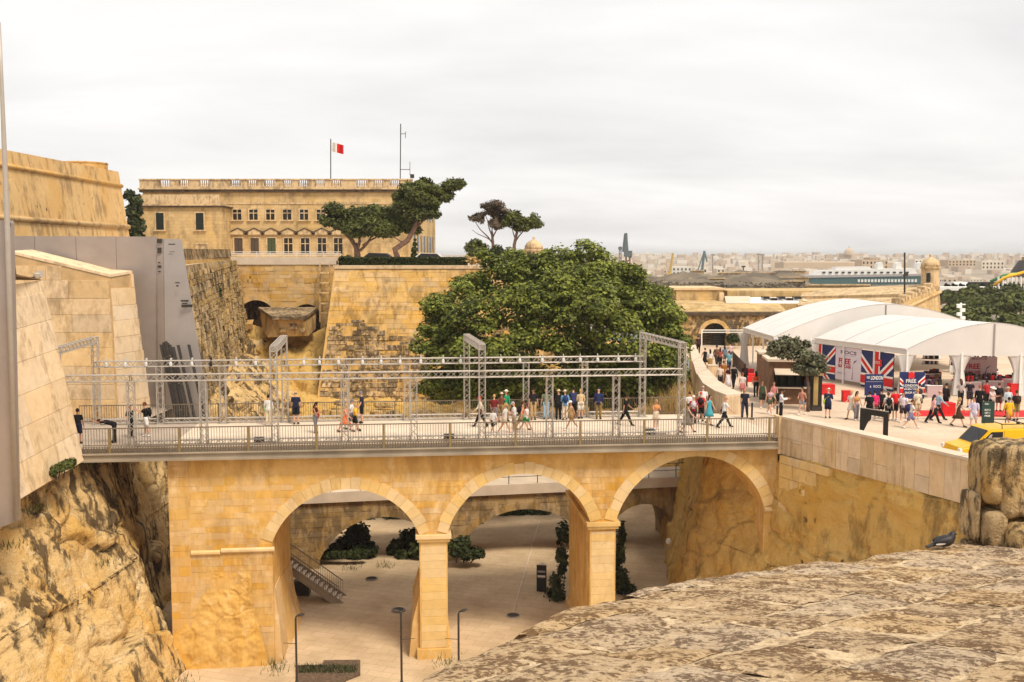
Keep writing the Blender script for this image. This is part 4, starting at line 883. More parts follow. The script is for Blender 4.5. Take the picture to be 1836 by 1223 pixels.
class Board:
    """flat printed board: bottom-left corner, width direction, size"""
    def __init__(s, o, xd, w, h, parent, mat, th=.05, name='board'):
        s.o, s.xd, s.w, s.h, s.parent = Vector(o), Vector(xd).normalized(), w, h, parent; s.n = s.xd.cross(ZX).normalized(); s.k = 1
        MB().obox(s.o - s.n * th, s.xd * w, s.n * th, ZX * h).build(name, mat, parent)
    def pt(s, x, y, k): return s.o + s.xd * (x * s.w) + ZX * (y * s.h) + s.n * (.004 * k)
    def poly(s, pts, mat, name='print'):
        MB().poly([s.pt(x, y, s.k) for x, y in pts]).build(name, mat, s.parent); s.k += 1
    def rect(s, x0, y0, x1, y1, mat, name='print'): s.poly([(x0, y0), (x1, y0), (x1, y1), (x0, y1)], mat, name)
    def text(s, t, x, y, h, w, mat, bold=0.0): text(s.parent, t, s.pt(x, y, s.k) + s.n * .004, s.xd, ZX, h * s.h, mat, w * s.w, bold=bold); s.k += 1
def clip_band(p0, p1, wd, asp):
    """strip from p0 to p1 in board units, cut to the board"""
    d = Vector((p1[0] - p0[0], (p1[1] - p0[1]) / asp)); n = Vector((-d.y, d.x)).normalized() * wd
    q = [(p0[0] + n.x, p0[1] + n.y * asp), (p1[0] + n.x, p1[1] + n.y * asp), (p1[0] - n.x, p1[1] - n.y * asp), (p0[0] - n.x, p0[1] - n.y * asp)]
    for ax in (0, 1):
        for lim, sg in ((0.0, 1), (1.0, -1)):
            r = []
            for i in range(len(q)):
                a, c = q[i], q[(i + 1) % len(q)]; ia, ic = (a[ax] - lim) * sg >= 0, (c[ax] - lim) * sg >= 0
                if ia: r.append(a)
                if ia != ic:
                    f = (lim - a[ax]) / (c[ax] - a[ax]); r.append((a[0] + (c[0] - a[0]) * f, a[1] + (c[1] - a[1]) * f))
            q = r
    return q
def union(bd, cx=.5, cy=.4, sc=1.0):
    asp = bd.w / bd.h
    for sx in (-1, 1):
        for sy in (-1, 1):
            e_ = (cx + sx * 2.0, cy + sy * 2.0 * asp * .9)
            for wd, mt in ((.1 * sc, M['white']), (.04 * sc, M['red'])):
                q = clip_band((cx, cy), e_, wd, asp)
                if len(q) > 2: bd.poly(q, mt, 'flag_diagonal')
    w = .1 * sc
    bd.rect(0, max(0, cy - w * asp * 1.5), 1, cy + w * asp * 1.5, M['white'], 'flag_cross'); bd.rect(cx - w * 1.1, 0, cx + w * 1.1, 1, M['white'], 'flag_cross')
    bd.rect(0, max(0, cy - w * asp), 1, cy + w * asp, M['red'], 'flag_cross'); bd.rect(cx - w * .65, 0, cx + w * .65, 1, M['red'], 'flag_cross')

# ------------------------------------------------------------------ tents on the plaza
def tent(label, C0, w, a, ez, pz, bays, posts_w, drapes=True):
    T_ = thing('event_tent', label, 'tent', (C0[0], C0[1], 0), 'white event tents on the plaza')
    C0 = Vector((C0[0], C0[1], 0)); w = Vector((w[0], w[1], 0)); a = Vector((a[0], a[1], 0)); N = 24
    prof = lambda t: ez + (pz - ez) * (1 - abs(2 * t - 1) ** 1.7)
    for k in range(bays):
        b = MB(); f0, f1 = k / bays + (.002 if k else 0), (k + 1) / bays - .002
        for i in range(N + 1):
            t = i / N
            for f in (f0, f1): 
                q = C0 + w * t + a * f; b.v.append((q.x, q.y, prof(t) + .03))
            for f in (f0, f1):
                q = C0 + w * t + a * f; b.v.append((q.x, q.y, prof(t) - .03))
        for i in range(N):
            j = 4 * i; b.f += [(j, j + 4, j + 5, j + 1), (j + 2, j + 3, j + 7, j + 6), (j, j + 2, j + 6, j + 4), (j + 1, j + 5, j + 7, j + 3)]; b.m += [0] * 4
        b.build('roof_panel', M['canvas'], T_)
        b = MB(); q0 = C0 + a * f0; 
        b.sweep([(C0 + w * t + a * f0 + ZX * (prof(t) + .03)) for t in [i / 24 for i in range(25)]], .016, 5); b.build('roof_rib', M['steel_light'], T_)
    for f, nm in ((0, 'gable'), (1, 'rear_gable')):
        for h0, h1 in ((0, .5), (.5, 1)):
            pts = [C0 + w * (h0 + (h1 - h0) * i / 12) + a * f for i in range(13)]
            up = [Vector((p.x, p.y, prof(h0 + (h1 - h0) * i / 12) - .04)) for i, p in enumerate(pts)]
            MB().prism([Vector((pts[0].x, pts[0].y, ez - .38)), Vector((pts[-1].x, pts[-1].y, ez - .38))] + up[::-1], a.normalized() * (.03 if f == 0 else -.03)).build(nm, M['canvas'], T_)
    q = C0 + w * .5 - a.normalized() * .05
    MB().tube((q.x, q.y, ez - .4), (q.x, q.y, pz - .05), .05).build('king_post', M['steel_light'], T_)
    for sgn, base in ((0, C0), (1, C0 + w)):
        MB().obox(base + ZX * (ez - .36) - w.normalized() * .04 * (1 if sgn == 0 else 0), a, w.normalized() * .04, ZX * .38).build('valance', M['canvas'], T_)
        MB().sweep([base + ZX * (ez + .02) - w.normalized() * (.06 if sgn == 0 else -.06), base + a + ZX * (ez + .02) - w.normalized() * (.06 if sgn == 0 else -.06)], .07, 6).build('eave_tube', M['canvas'], T_)
    for t in posts_w:
        for f in ((0, 1) if t in (0, 1) else (0,)):
            q = C0 + w * t + a * f; MB().box((q.x, q.y, ez / 2 - .1), (.12, .12, ez - .2), 0, math.atan2(w.y, w.x)).build('pole', M['white'], T_)
            if drapes:
                b = MB(); n = 20; lev = [(.42, 0), (.36, .25), (.30, .5), (.26, .62), (.4, .8), (.62, 1.0)]
                for rr, fz in lev:
                    for i in range(n):
                        an = 2 * math.pi * i / n; r2 = rr * (1 + .22 * math.cos(an * 7)); p = q + w.normalized() * (r2 * math.cos(an)) + a.normalized() * (.32 * r2 * math.sin(an) + (.2 if f == 0 else -.2)); b.v.append((p.x, p.y, .03 + fz * (ez - .45)))
                for l in range(len(lev) - 1):
                    for i in range(n): b.f.append((l * n + i, l * n + (i + 1) % n, (l + 1) * n + (i + 1) % n, (l + 1) * n + i)); b.m.append(0)
                b.build('drape', M['canvas'], T_, smooth=True)
    for f in [k / bays for k in range(1, bays)]:
        q = C0 + a * f; MB().box((q.x, q.y, ez / 2 - .1), (.1, .1, ez - .2)).build('side_pole', M['white'], T_)
    return T_
T2C, T2W, T2A = Vector((27.1, 67.9, 0)), Vector((11.0, -1.6, 0)), Vector((-3.6, 8.9, 0))
tent('front white arched tent with open draped gable over the merchandise stalls', (27.1, 67.9), (11.0, -1.6), (-3.6, 8.9), 3.15, 5.0, 3, (0, .32, .66, 1))
tent('rear white arched tent reaching back towards the gate arch', (20.1, 76), (19.2, 6.0), (-.2, 9.2), 3.35, 5.7, 3, (0, .16, .5, .84, 1))
def on_line(px, A, D):
    k = (px - CX) / FPX; # x = k * forward, forward ~ y*cP - z*sP ; use eye level offsets at z=1.5
    zz = 1.5 - CAMZ; # solve (A.x + s D.x) = k*((A.y+s D.y)*cP - zz*sP)
    return (k * (A.y * cP - zz * sP) - A.x) / (D.x - k * D.y * cP)
A_, D_ = T2C + T2W.normalized() * .1, T2A
side_dir = -T2A.normalized()
def side_board(name, label, px0, px1, z0, z1, mat, cat='banner'):
    s0, s1 = on_line(px0, A_, D_), on_line(px1, A_, D_); p0 = A_ + D_ * s0; p1 = A_ + D_ * s1
    t_ = thing(name, label, cat, p0); return Board(Vector((p0.x, p0.y, z0)), p1 - p0, (p1 - p0).length, z1 - z0, t_, mat)
M['banner_white'] = plain('banner_white', (0.66, 0.60, 0.66, 1), 0.6, var=.03); M['crimson'] = plain('crimson_print', (0.42, 0.012, 0.035, 1), 0.6); M['plum'] = plain('plum_print', (0.10, 0.03, 0.07, 1), 0.6)
M['grey_print'] = plain('grey_print', (0.35, 0.32, 0.36, 1), .6); M['pink_shade'] = plain('pink_banner', (0.52, 0.36, 0.37, 1), .6, var=.04)
bd = side_board('flag_banner', 'navy banner with part of a union flag at the rear of the tent side', 1466, 1498, .15, 2.75, M['navy']); union(bd, .15, .3, 1.1)
bd = side_board('suitcase_banner', 'tall white banner printed ROCS and FREE SUITCASE on the tent side', 1498, 1544, .28, 2.78, M['banner_white'])
bd.text('ROCS', .5, .83, .1, .6, M['plum'], .012); bd.rect(.25, .735, .78, .745, M['grey_print']); bd.text('FREE', .36, .56, .16, .56, M['crimson'], .025); bd.text('SUITCASE', .36, .41, .09, .58, M['crimson'], .02); bd.text('ROCS', .25, .2, .05, .3, M['grey_print'])
bd.poly([(.66, .05), (.70, .45), (.74, .54), (.69, .42), (.68, .05)], M['plum'], 'printed_handle'); bd.poly([(.70, .52), (.86, .66), (.74, .60)], M['plum'], 'printed_handle')
bd = side_board('flag_banner', 'large union flag banner with a red logo beside the tent corner', 1544, 1602, .05, 2.72, M['navy']); union(bd, .5, .22, .9)
bd.rect(.38, .62, .66, .80, M['red'], 'logo_patch'); bd.text('ROCS', .5, .71, .07, .2, M['white'])
def stand(name, label, x0, x1, ytop, base_y, mat, zb=.25, legs=True, face=None):
    p0, p1 = G(x0, base_y, 0), G(x1, base_y, 0); t_ = thing(name, label, 'sign', (p0 + p1) / 2)
    h = P(x0, ytop, p0.y).z - zb
    bdx = Board(p0 + ZX * zb, p1 - p0, (p1 - p0).length, h, t_, mat, th=.06)
    for f in (.12, .88):
        q = p0.lerp(p1, f); MB().obox(q + Vector((-.03, .0, 0)), (.06, 0, 0), (0, .05, 0), ZX * zb).build('leg', M['steel_dark'], t_); MB().obox(q + Vector((-.04, -.22, 0)), (.08, 0, 0), (0, .45, 0), ZX * .03).build('foot', M['steel_dark'], t_)
    return bdx
bd = stand('sign_board', 'navy sign reading FREE LONDON standing before the union flag banner', 1550, 1583, 671, 716, M['navy'])
bd.text('FREE', .17, .84, .11, .2, M['white'], .01); bd.text('LONDON', .64, .82, .17, .56, M['white'], .02); bd.rect(.05, .64, .95, .66, M['grey_print']); bd.text('ROCS', .66, .42, .12, .4, M['white']); bd.text('&', .3, .42, .1, .08, M['white'])
bd = stand('sign_board', 'union flag sign reading FREE LONDON WHEN YOU SHOP AT under the tent', 1612, 1657, 667, 722, M['navy']); union(bd, .45, .3, .95)
bd.rect(.14, .0, .72, .76, M['navy'], 'print_panel'); bd.rect(.33, .78, .57, .98, M['red'], 'logo_patch')
for s_, y_, h_ in (('FREE', .66, .13), ('LONDON', .50, .08), ('WHEN YOU', .36, .06), ('SHOP AT', .23, .08)): bd.text(s_, .43, y_, h_, .5, M['white'], .015)
bd.rect(.2, .43, .66, .44, M['white'])
# white banner hung inside the front tent
ihp = thing('suitcase_banner', 'pinkish white banner printed FREE SUITCASE hanging inside the front tent', 'banner', P(1725, 700, 70))
ibd = Board(P(1722, 697, 71.5), Vector((1, .03, 0)), P(1787, 697, 71.5).x - P(1722, 697, 71.5).x, 2.3, ihp, M['pink_shade'])
ibd.text('ROCS', .5, .95, .07, .4, M['plum']); ibd.text('FREE', .32, .70, .16, .5, M['crimson'], .03); ibd.text('SUITCASE', .32, .52, .09, .5, M['crimson'], .02); ibd.poly([(.62, .05), (.66, .5), (.72, .62), (.69, .48), (.66, .05)], M['plum'], 'printed_handle'); ibd.poly([(.66, .58), (.84, .74), (.72, .68)], M['plum'], 'printed_handle')
for k, f in enumerate((.1, .9)): MB().tube(ibd.pt(f, 1, 0), ibd.pt(f, 1, 0) + ZX * .6, .02).build('hanging_cord', M['steel_dark'], ihp)
bd = stand('sign_board', 'dark green sign reading BUY 2 GET 1 FREE standing on the paving behind the van', 1760, 1782, 720, 766, plain('bottle_green', (.02, .05, .04, 1)), zb=.05)
bd.text('Offer', .35, .9, .07, .5, M['white'])
for s_, y_ in (('BUY 2', .66), ('GET 1', .54), ('FREE', .42)): bd.text(s_, .42, y_, .07, .55, M['white'], .015)
# merchandise tables inside the tent
for k, (x0, x1, y, dep) in enumerate(((1662, 1690, 713, 1), (1712, 1760, 706, 1), (1762, 1800, 704, 1), (1660, 1688, 690, 0), (1712, 1730, 692, 0), (1664, 1688, 702, 1), (1716, 1752, 698, 1), (1756, 1792, 697, 1), (1800, 1830, 700, 1), (1740, 1760, 686, 0), (1768, 1790, 686, 0))):
    p0, p1 = G(x0, y, 0), G(x1, y, 0); tb = thing('display_table', 'white display table piled with dark goods, %s' % ('left of the inner tent drape', 'below the hanging suitcase banner', 'right end of the inner row', 'at the back beside the flag sign', 'at the back behind the inner drape', 'second row beside the flag sign', 'second row under the hanging banner', 'second row right of the hanging banner', 'farthest right by the tall red box', 'tall shelves behind the hanging banner', 'tall shelves at the back right')[k], 'table', p0, 'display tables in the front tent')
    L = p1 - p0; MB().obox(p0 + ZX * .78, L, (0, .8, 0), ZX * .05).build('top', M['white'], tb); MB().obox(p0 + Vector((.02, .02, 0)), L * .98, (0, .03, 0), ZX * .77).build('cloth_front', M['pink_shade'], tb)
    r2 = random.Random(k)
    for i in range(9):
        f = (i + .3) / 9.3; hh = r2.uniform(.08, .4); MB().box(p0 + L * f + Vector((.06, r2.uniform(.15, .6), .834 + hh / 2)), (r2.uniform(.12, .24), .22, hh), 0, r2.uniform(-.3, .3)).build('merchandise', r2.choice((M['black'], M['brown'], M['steel_dark'], M['red'], M['plum'])), tb)
    for sz in (1.45, 1.85):
        if dep: continue
        MB().obox(p0 + Vector((0, .6, sz)), L, (0, .3, 0), ZX * .04).build('shelf', M['steel_dark'], tb)
        for i in range(8): MB().box(p0 + L * ((i + .5) / 8) + Vector((0, .7, sz + .15)), (.14, .14, .22)).build('merchandise', r2.choice((M['black'], M['plum'], M['white'])), tb)
# red boxes, planters, carpet
def red_box(x0, x1, y0, y1, label, d=None, nm='red_cube'):
    p0, p1 = G(x0, y1, 0), G(x1, y1, 0); w = p1.x - p0.x; h = P(x0, y0, p0.y).z; t_ = thing(nm, label, 'box', (p0 + p1) / 2, 'red boxes on the plaza')
    MB().obox(p0 + ZX * .01, (w, 0, 0), (0, w * .8, 0), ZX * (h - .05)).build('body', M['red'], t_); MB().obox(p0 + Vector((-.02, -.02, h - .045)), (w + .04, 0, 0), (0, w * .8 + .04, 0), ZX * .045).build('lid', M['red'], t_)
red_box(1341, 1360, 671, 685, 'bright red box at the foot of the rear tent drape, nearest the kiosk'); red_box(1339, 1352, 662, 672, 'smaller red box stacked behind the one by the kiosk'); red_box(1328, 1341, 647, 656, 'small red box farthest along the rear tent front')
red_box(1512, 1527, 701, 721, 'dark red box under the white suitcase banner'); red_box(1690, 1713, 723, 743, 'large red box at the foot of the inner tent drape'); red_box(1812, 1830, 688, 712, 'tall red box beside the right-hand tent drape'); red_box(1796, 1806, 676, 692, 'red box far back inside the front tent'); red_box(1472, 1497, 690, 708, 'wide red box by the rear end of the flag banners')
cp = [G(1630, 746, .006), G(1880, 748, .006), G(1880, 736, .006), G(1645, 736, .006)]
tag(MB().prism([p for p in cp], ZX * .012).build('red_carpet', M['red']), 'long red carpet strip laid before the front tent', 'carpet')
# kiosk
K = thing('kiosk', 'brown timber kiosk with open serving hatch and pale flat roof', 'kiosk', G(1400, 722, 0))
kp = G(1378, 724, 0); kx = Vector((1, -.12, 0)).normalized(); ky = Vector((.12, 1, 0)).normalized(); KW, KD, KH = 2.9, 2.4, 2.75
MB().obox(kp, kx * KW, ky * .08, ZX * 1.05).build('counter_front', M['brown'], K)
MB().obox(kp + ZX * 1.055, kx * .3, ky * .08, ZX * (KH - 1.055)).build('jamb', M['brown'], K); MB().obox(kp + kx * (KW - .3) + ZX * 1.055, kx * .3, ky * .08, ZX * (KH - 1.055)).build('jamb', M['brown'], K)
MB().obox(kp + kx * .302 + ZX * 2.2, kx * (KW - .604), ky * .08, ZX * (KH - 2.2)).build('fascia', M['brown'], K)
MB().obox(kp - kx * .003 + ky * .085, kx * .08, ky * KD, ZX * KH).build('side_wall', M['brown'], K); MB().obox(kp + kx * (KW - .08) + ky * .085, kx * .08, ky * KD, ZX * KH).build('side_wall', M['brown'], K); MB().obox(kp + kx * .08 + ky * (KD), kx * (KW - .16), ky * .08, ZX * KH).build('back_wall', M['brown'], K)
MB().obox(kp + kx * -.15 - ky * .2 + ZX * (KH + .003), kx * (KW + .3), ky * (KD + .5), ZX * .16).build('roof', M['concrete'], K)
MB().obox(kp + kx * .2 - ky * .28 + ZX * 1.05, kx * (KW - .4), ky * .5, ZX * .05).build('shelf', M['concrete'], K)
MB().prism([kp + kx * .3 - ky * .01 + ZX * 2.28, kp + kx * (KW - .3) - ky * .01 + ZX * 2.28, kp + kx * (KW - .3) - ky * .6 + ZX * 1.95, kp + kx * .3 - ky * .6 + ZX * 1.95], ZX * .03).build('flap', M['concrete'], K)
for i in range(4): MB().obox(kp + kx * (.45 + .5 * i) + ky * 1.6 + ZX * 1.0, kx * .3, ky * .1, ZX * .8).build('bottle_shelf', M['shutter_green'], K)
K2 = thing('kiosk', 'second brown kiosk half hidden between the tent drape and the first', 'kiosk', G(1370, 705, 0)); q = G(1362, 706, 0)
MB().obox(q, (.95, -.1, 0), (.2, 1.8, 0), ZX * 2.75).build('body', M['brown'], K2); MB().obox(q + Vector((-.12, -.12, 2.755)), (1.2, -.1, 0), (.25, 2.1, 0), ZX * .14).build('roof', M['concrete'], K2)
# poster pillar, blue poster, bollards, barrier, black arch
PP = thing('poster_pillar', 'square advertising pillar with pale poster face beside the plaza tree', 'pillar', G(1464, 737, 0)); q = G(1456, 737, 0)
MB().obox(q, (.62, 0, 0), (0, .62, 0), ZX * .3).build('plinth', M['steel_dark'], PP); MB().obox(q + Vector((.03, .03, .302)), (.56, 0, 0), (0, .56, 0), ZX * 1.9).build('shaft', M['black'], PP); MB().obox(q + Vector((.06, .0, .36)), (.28, 0, 0), (0, .028, 0), ZX * 1.78).build('poster', M['straw'], PP); MB().obox(q + Vector((-.03, -.03, 2.204)), (.68, 0, 0), (0, .68, 0), ZX * .14).build('cap', M['panel'], PP)
bd = stand('poster_board', 'blue speckled poster board with red head beside the kiosk', 1441, 1455, 681, 722, plain('blue_poster', (.10, .16, .30, 1), var=.6, scale=9)); bd.rect(0, .92, 1, 1.0, M['red'], 'red_head')
def bollard(x, y, h, label):
    p = G(x, y, 0); t_ = thing('bollard', label, 'bollard', p); MB().lathe(p, [(.12, 0), (.12, .04), (.06, .06)], 12).build('foot', M['black'], t_); MB().lathe(p + ZX * .06, [(.055, 0), (.055, h - .1), (.04, h - .06)], 12).build('post', M['black'], t_)
bollard(1348, 752, 1.0, 'slim black bollard where the bridge meets the plaza'); bollard(1393, 759, 1.0, 'black bollard against the end of the pale parapet')
BA2 = thing('portal_stand', 'black angular portal-shaped frame standing behind the pale parapet', 'frame', G(1568, 780, 0))
p0, p1 = G(1541, 774, 0), G(1592, 783, 0); dx = (p1 - p0); hh = 1.3
MB().prism([p0, p0 + dx * .13, p0 + dx * .33 + ZX * .72, p0 + dx * .36 + ZX * hh, p0 + ZX * hh], (0.05, .12, 0)).build('broad_leg', M['black'], BA2); MB().prism([p0 + dx * .362 + ZX * (hh - .3), p0 + dx * .82 + ZX * (hh - .3), p0 + dx * .82 + ZX * hh, p0 + dx * .362 + ZX * hh], (.05, .12, 0)).build('lintel', M['black'], BA2)
MB().prism([p0 + dx * .822, p0 + dx, p0 + dx + ZX * hh, p0 + dx * .822 + ZX * hh], (.05, .12, 0)).build('narrow_leg', M['black'], BA2); MB().prism([p0 + ZX * (hh + .003), p0 + dx + ZX * (hh + .003), p0 + dx + Vector((.05, .12, hh + .003)), p0 + Vector((.05, .12, hh + .003))], ZX * .03).build('top_cap', M['steel'], BA2)
FB = thing('crowd_barrier', 'row of brown railing panels climbing beside the rear tent', 'barrier', G(1325, 670, 0)); e0, e1 = G(1313, 652, 0), G(1334, 676, 0)
for i in range(6):
    q0, q1 = e0.lerp(e1, i / 6), e0.lerp(e1, (i + .92) / 6); b = MB(); b.tube(q0 + ZX * 1.1, q1 + ZX * 1.1, .025); b.tube(q0 + ZX * .15, q1 + ZX * .15, .025)
    for k in range(7): q = q0.lerp(q1, k / 6); b.tube(q + ZX * .02, q + ZX * 1.1, .018, 4)
    b.build('barrier_panel', M['shutter_brown'], FB)
BX = thing('stone_plinth', 'plain pale stone block beside the walkway by the curved parapet', 'block', G(1279, 676, 0)); MB().box(G(1278, 677, 0) + Vector((0, .3, .45)), (.75, .7, .9)).build('body', M['gate'], BX); MB().box(G(1278, 677, 0) + Vector((0, .3, .94)), (.8, .75, .07)).build('cap', M['concrete'], BX)
# ------------------------------------------------------------------ yellow van
VN = thing('van', 'bright yellow panel van with roof rack half hidden by the lichened stones', 'van', (22.0, 45.0, 0))
M['yellow'] = plain('yellow_paint', (0.78, 0.42, 0.008, 1), .3, var=.04); M['tyre'] = plain('tyre_rubber', (.02, .02, .02, 1), .8)
vo = Vector((20.35, 44.6, 0)); vx = Vector((.985, .10, 0)).normalized(); vy = Vector((-.10, .985, 0)).normalized(); VW = 1.9
def vp(x, y, z): return vo + (vx * x + vy * y + ZX * z) * .86
side = [(0.0, .38), (.02, .72), (.12, .98), (.85, 1.12), (1.65, 1.88), (1.85, 1.97), (5.0, 2.0), (5.1, 1.9), (5.12, .35), (4.5, .32), (4.42, .62), (4.1, .74), (3.78, .62), (3.7, .32), (1.3, .32), (1.22, .62), (.9, .74), (.58, .62), (.5, .34)]
bm = bmesh.new(); L_ = [bm.verts.new(vp(x, .0, z)) for x, z in side]; R_ = [bm.verts.new(vp(x, VW, z)) for x, z in side]
bm.faces.new(L_[::-1]) if False else None
nS = len(side)
fL = bm.faces.new(L_); fR = bm.faces.new(R_[::-1])
for i in range(nS): bm.faces.new((L_[i], R_[i], R_[(i + 1) % nS], L_[(i + 1) % nS]))
bmesh.ops.recalc_face_normals(bm, faces=bm.faces); bmesh.ops.bevel(bm, geom=[e_ for e_ in bm.edges if abs((e_.verts[0].co - e_.verts[1].co).dot(vy)) < .01 and min(e_.verts[0].co.z, e_.verts[1].co.z) > .6], offset=.07, segments=3, affect='EDGES')
me = bpy.data.meshes.new('body'); bm.to_mesh(me); bm.free(); me.materials.append(M['yellow']); body = link('body', me, VN)
gl = plain('van_glass', (.012, .012, .013, 1), .08)
MB().prism([vp(.98, -.012, 1.13), vp(2.35, -.012, 1.13), vp(2.35, -.012, 1.82), vp(1.72, -.012, 1.82)], vy * .02).build('side_window', gl, VN)
MB().prism([vp(.55, -.014, 1.04), vp(1.5, -.014, 1.04), vp(1.66, -.014, 1.12), vp(.98, -.014, 1.14)], vy * .02).build('mirror_patch', gl, VN)
MB().prism([vp(.95, .15, 1.17), vp(.95, VW - .15, 1.17), vp(1.62, VW - .2, 1.86), vp(1.62, .2, 1.86)], (vx * -.03 + ZX * .03)).build('windscreen', gl, VN)
MB().prism([vp(-.03, .05, .35), vp(-.03, VW - .05, .35), vp(-.02, VW - .05, .55), vp(-.02, .05, .55)], vx * .06).build('bumper', M['black'], VN)
MB().prism([vp(1.32, -.016, 1.28), vp(1.62, -.016, 1.28), vp(1.76, -.016, 1.7), vp(1.66, -.016, 1.7)], vy * .02).build('quarter_light', M['steel_light'], VN)
for y in (-.004, VW - .2): MB().obox(vp(.0, y, .72), vx * .1, vy * .22, ZX * .2).build('headlight', M['white'], VN)
for x in (.9, 4.1):
    for y in (-.01, VW - .2):
        b = MB(); c_ = vp(x, y, .34); b.sweep([c_, c_ + vy * .21], .34, 20); w_ = b.build('wheel', M['tyre'], VN); b = MB(); b.sweep([c_ - vy * .004, c_ + vy * .218], .19, 14); b.build('rim', M['steel'], w_)
for x in (2.35, 3.6, 4.8):
    b = MB(); b.sweep([vp(x, .1, 1.95), vp(x, .12, 2.22), vp(x, VW - .12, 2.22), vp(x, VW - .1, 1.95)], .022, 6); b.build('rack_bar', M['black'], VN)
for x in (1.0, 2.42): MB().prism([vp(x, -.006, .45), vp(x + .012, -.006, .45), vp(x + .012, -.006, 1.9), vp(x, -.006, 1.9)], vy * .02).build('door_gap', M['black'], VN)
MB().prism([vp(1.25, -.25, 1.2), vp(1.42, -.25, 1.2), vp(1.42, -.25, 1.5), vp(1.25, -.25, 1.5)], vy * .22).build('mirror', M['black'], VN)
MB().prism([vp(2.15, -.03, 1.0), vp(2.32, -.03, 1.0), vp(2.32, -.03, 1.05), vp(2.15, -.03, 1.05)], vy * .04).build('door_handle', M['black'], VN)
for y in (.14, VW - .14): MB().tube(vp(2.3, y, 2.2), vp(4.9, y, 2.2), .02).build('rack_rail', M['black'], VN)
MB().box(vp(3.3, .2, 2.25), (.12, .1, .12)).build('rack_lamp', M['black'], VN)
# ------------------------------------------------------------------ people
class Pose:
    def __init__(s, legs, arms, lean=0.0, twist=0.0, head=0.0):
        s.legs, s.arms, s.lean, s.head = legs, arms, lean, head
    def joints(s):
        """local figure 1.75 m tall, facing -Y, feet on z=0"""
        J = {}; R = lambda a: math.radians(a)
        thigh, shin, ua, fa = .43, .43, .29, .26
        hip = Vector((0, 0, 0)); d = Vector((0, -math.sin(R(s.lean)), math.cos(R(s.lean))))
        J['pelvis'] = hip; J['waist'] = hip + d * .18; J['chest'] = hip + d * .38; J['neck'] = hip + d * .555
        hd = Vector((0, -math.sin(R(s.lean + s.head)), math.cos(R(s.lean + s.head)))); fw = Vector((0, -hd.z, hd.y))
        J['head0'] = J['neck'] + hd * .05; J['head1'] = J['neck'] + hd * .16 + fw * .012; J['head2'] = J['neck'] + hd * .25; J['hdir'] = hd; J['face'] = fw; J['back'] = -Vector((0, -d.z, d.y)); J['up'] = d
        for i, sx in ((0, -1), (1, 1)):
            th, kn = s.legs[i]; h = Vector((sx * .095, 0, -.02)); k = h + Vector((sx * .01, -math.sin(R(th)), -math.cos(R(th)))) * thigh
            a = k + Vector((0, -math.sin(R(th - kn)), -math.cos(R(th - kn)))) * shin
            J['hip%d' % i], J['knee%d' % i], J['ankle%d' % i] = h, k, a; fd = Vector((sx * .12, -1, -.12 - .3 * max(0, (kn - th) / 60))).normalized(); J['toe%d' % i] = a + fd * .17 + Vector((0, 0, -.035)); J['heel%d' % i] = a - fd * .05 + Vector((0, 0, -.04))
            sh = J['neck'] - d * .075 + Vector((sx * .185, 0, 0)); fl, ab, el, inn = s.arms[i]
            fl -= 0; v = Vector((sx * math.sin(R(ab)), -math.sin(R(fl)) * math.cos(R(ab)), -math.cos(R(fl)) * math.cos(R(ab)))); e = sh + v * ua
            v2 = Vector((sx * math.sin(R(ab - inn)), -math.sin(R(fl + el)), -math.cos(R(fl + el)))).normalized(); w = e + v2 * fa
            J['sh%d' % i], J['el%d' % i], J['wr%d' % i], J['hv%d' % i] = sh, e, w, v2
        low = min(J['toe0'].z, J['toe1'].z, J['heel0'].z, J['heel1'].z) - .03
        for k in J:
            if k not in ('hdir', 'face', 'back', 'up', 'hv0', 'hv1'): J[k] = J[k] - Vector((0, 0, low))
        return J
POSES = {
    'stand': Pose([(2, 3), (-3, 2)], [(6, 8, 14, 4), (2, 9, 12, 4)]),
    'relax': Pose([(6, 10), (-2, 0)], [(-4, 10, 30, 14), (8, 8, 20, 6)], head=8),
    'walk': Pose([(27, 6), (-22, 12)], [(-24, 8, 18, 3), (26, 8, 24, 3)], lean=4),
    'stride': Pose([(-24, 14), (30, 4)], [(28, 8, 26, 3), (-24, 8, 14, 3)], lean=6),
    'stroll': Pose([(16, 4), (-14, 16)], [(-14, 7, 14, 3), (16, 7, 18, 3)], lean=2),
    'phone': Pose([(4, 4), (-4, 2)], [(28, 6, 75, 20), (24, 6, 80, 20)], head=18),
    'photo': Pose([(8, 6), (-8, 6)], [(58, 10, 70, 22), (60, 10, 72, 22)], lean=3),
    'hips': Pose([(3, 2), (-3, 2)], [(-12, 42, 60, 95), (-6, 12, 20, 4)]),
    'rail': Pose([(8, 4), (-2, 2)], [(38, 14, 40, 14), (34, 16, 45, 14)], lean=14, head=-4),
    'bend': Pose([(6, 2), (-2, 2)], [(92, 8, 15, 6), (88, 8, 20, 6)], lean=72, head=10),
    'carry': Pose([(18, 4), (-16, 14)], [(10, 10, 70, 30), (-10, 8, 15, 4)], lean=3),
}
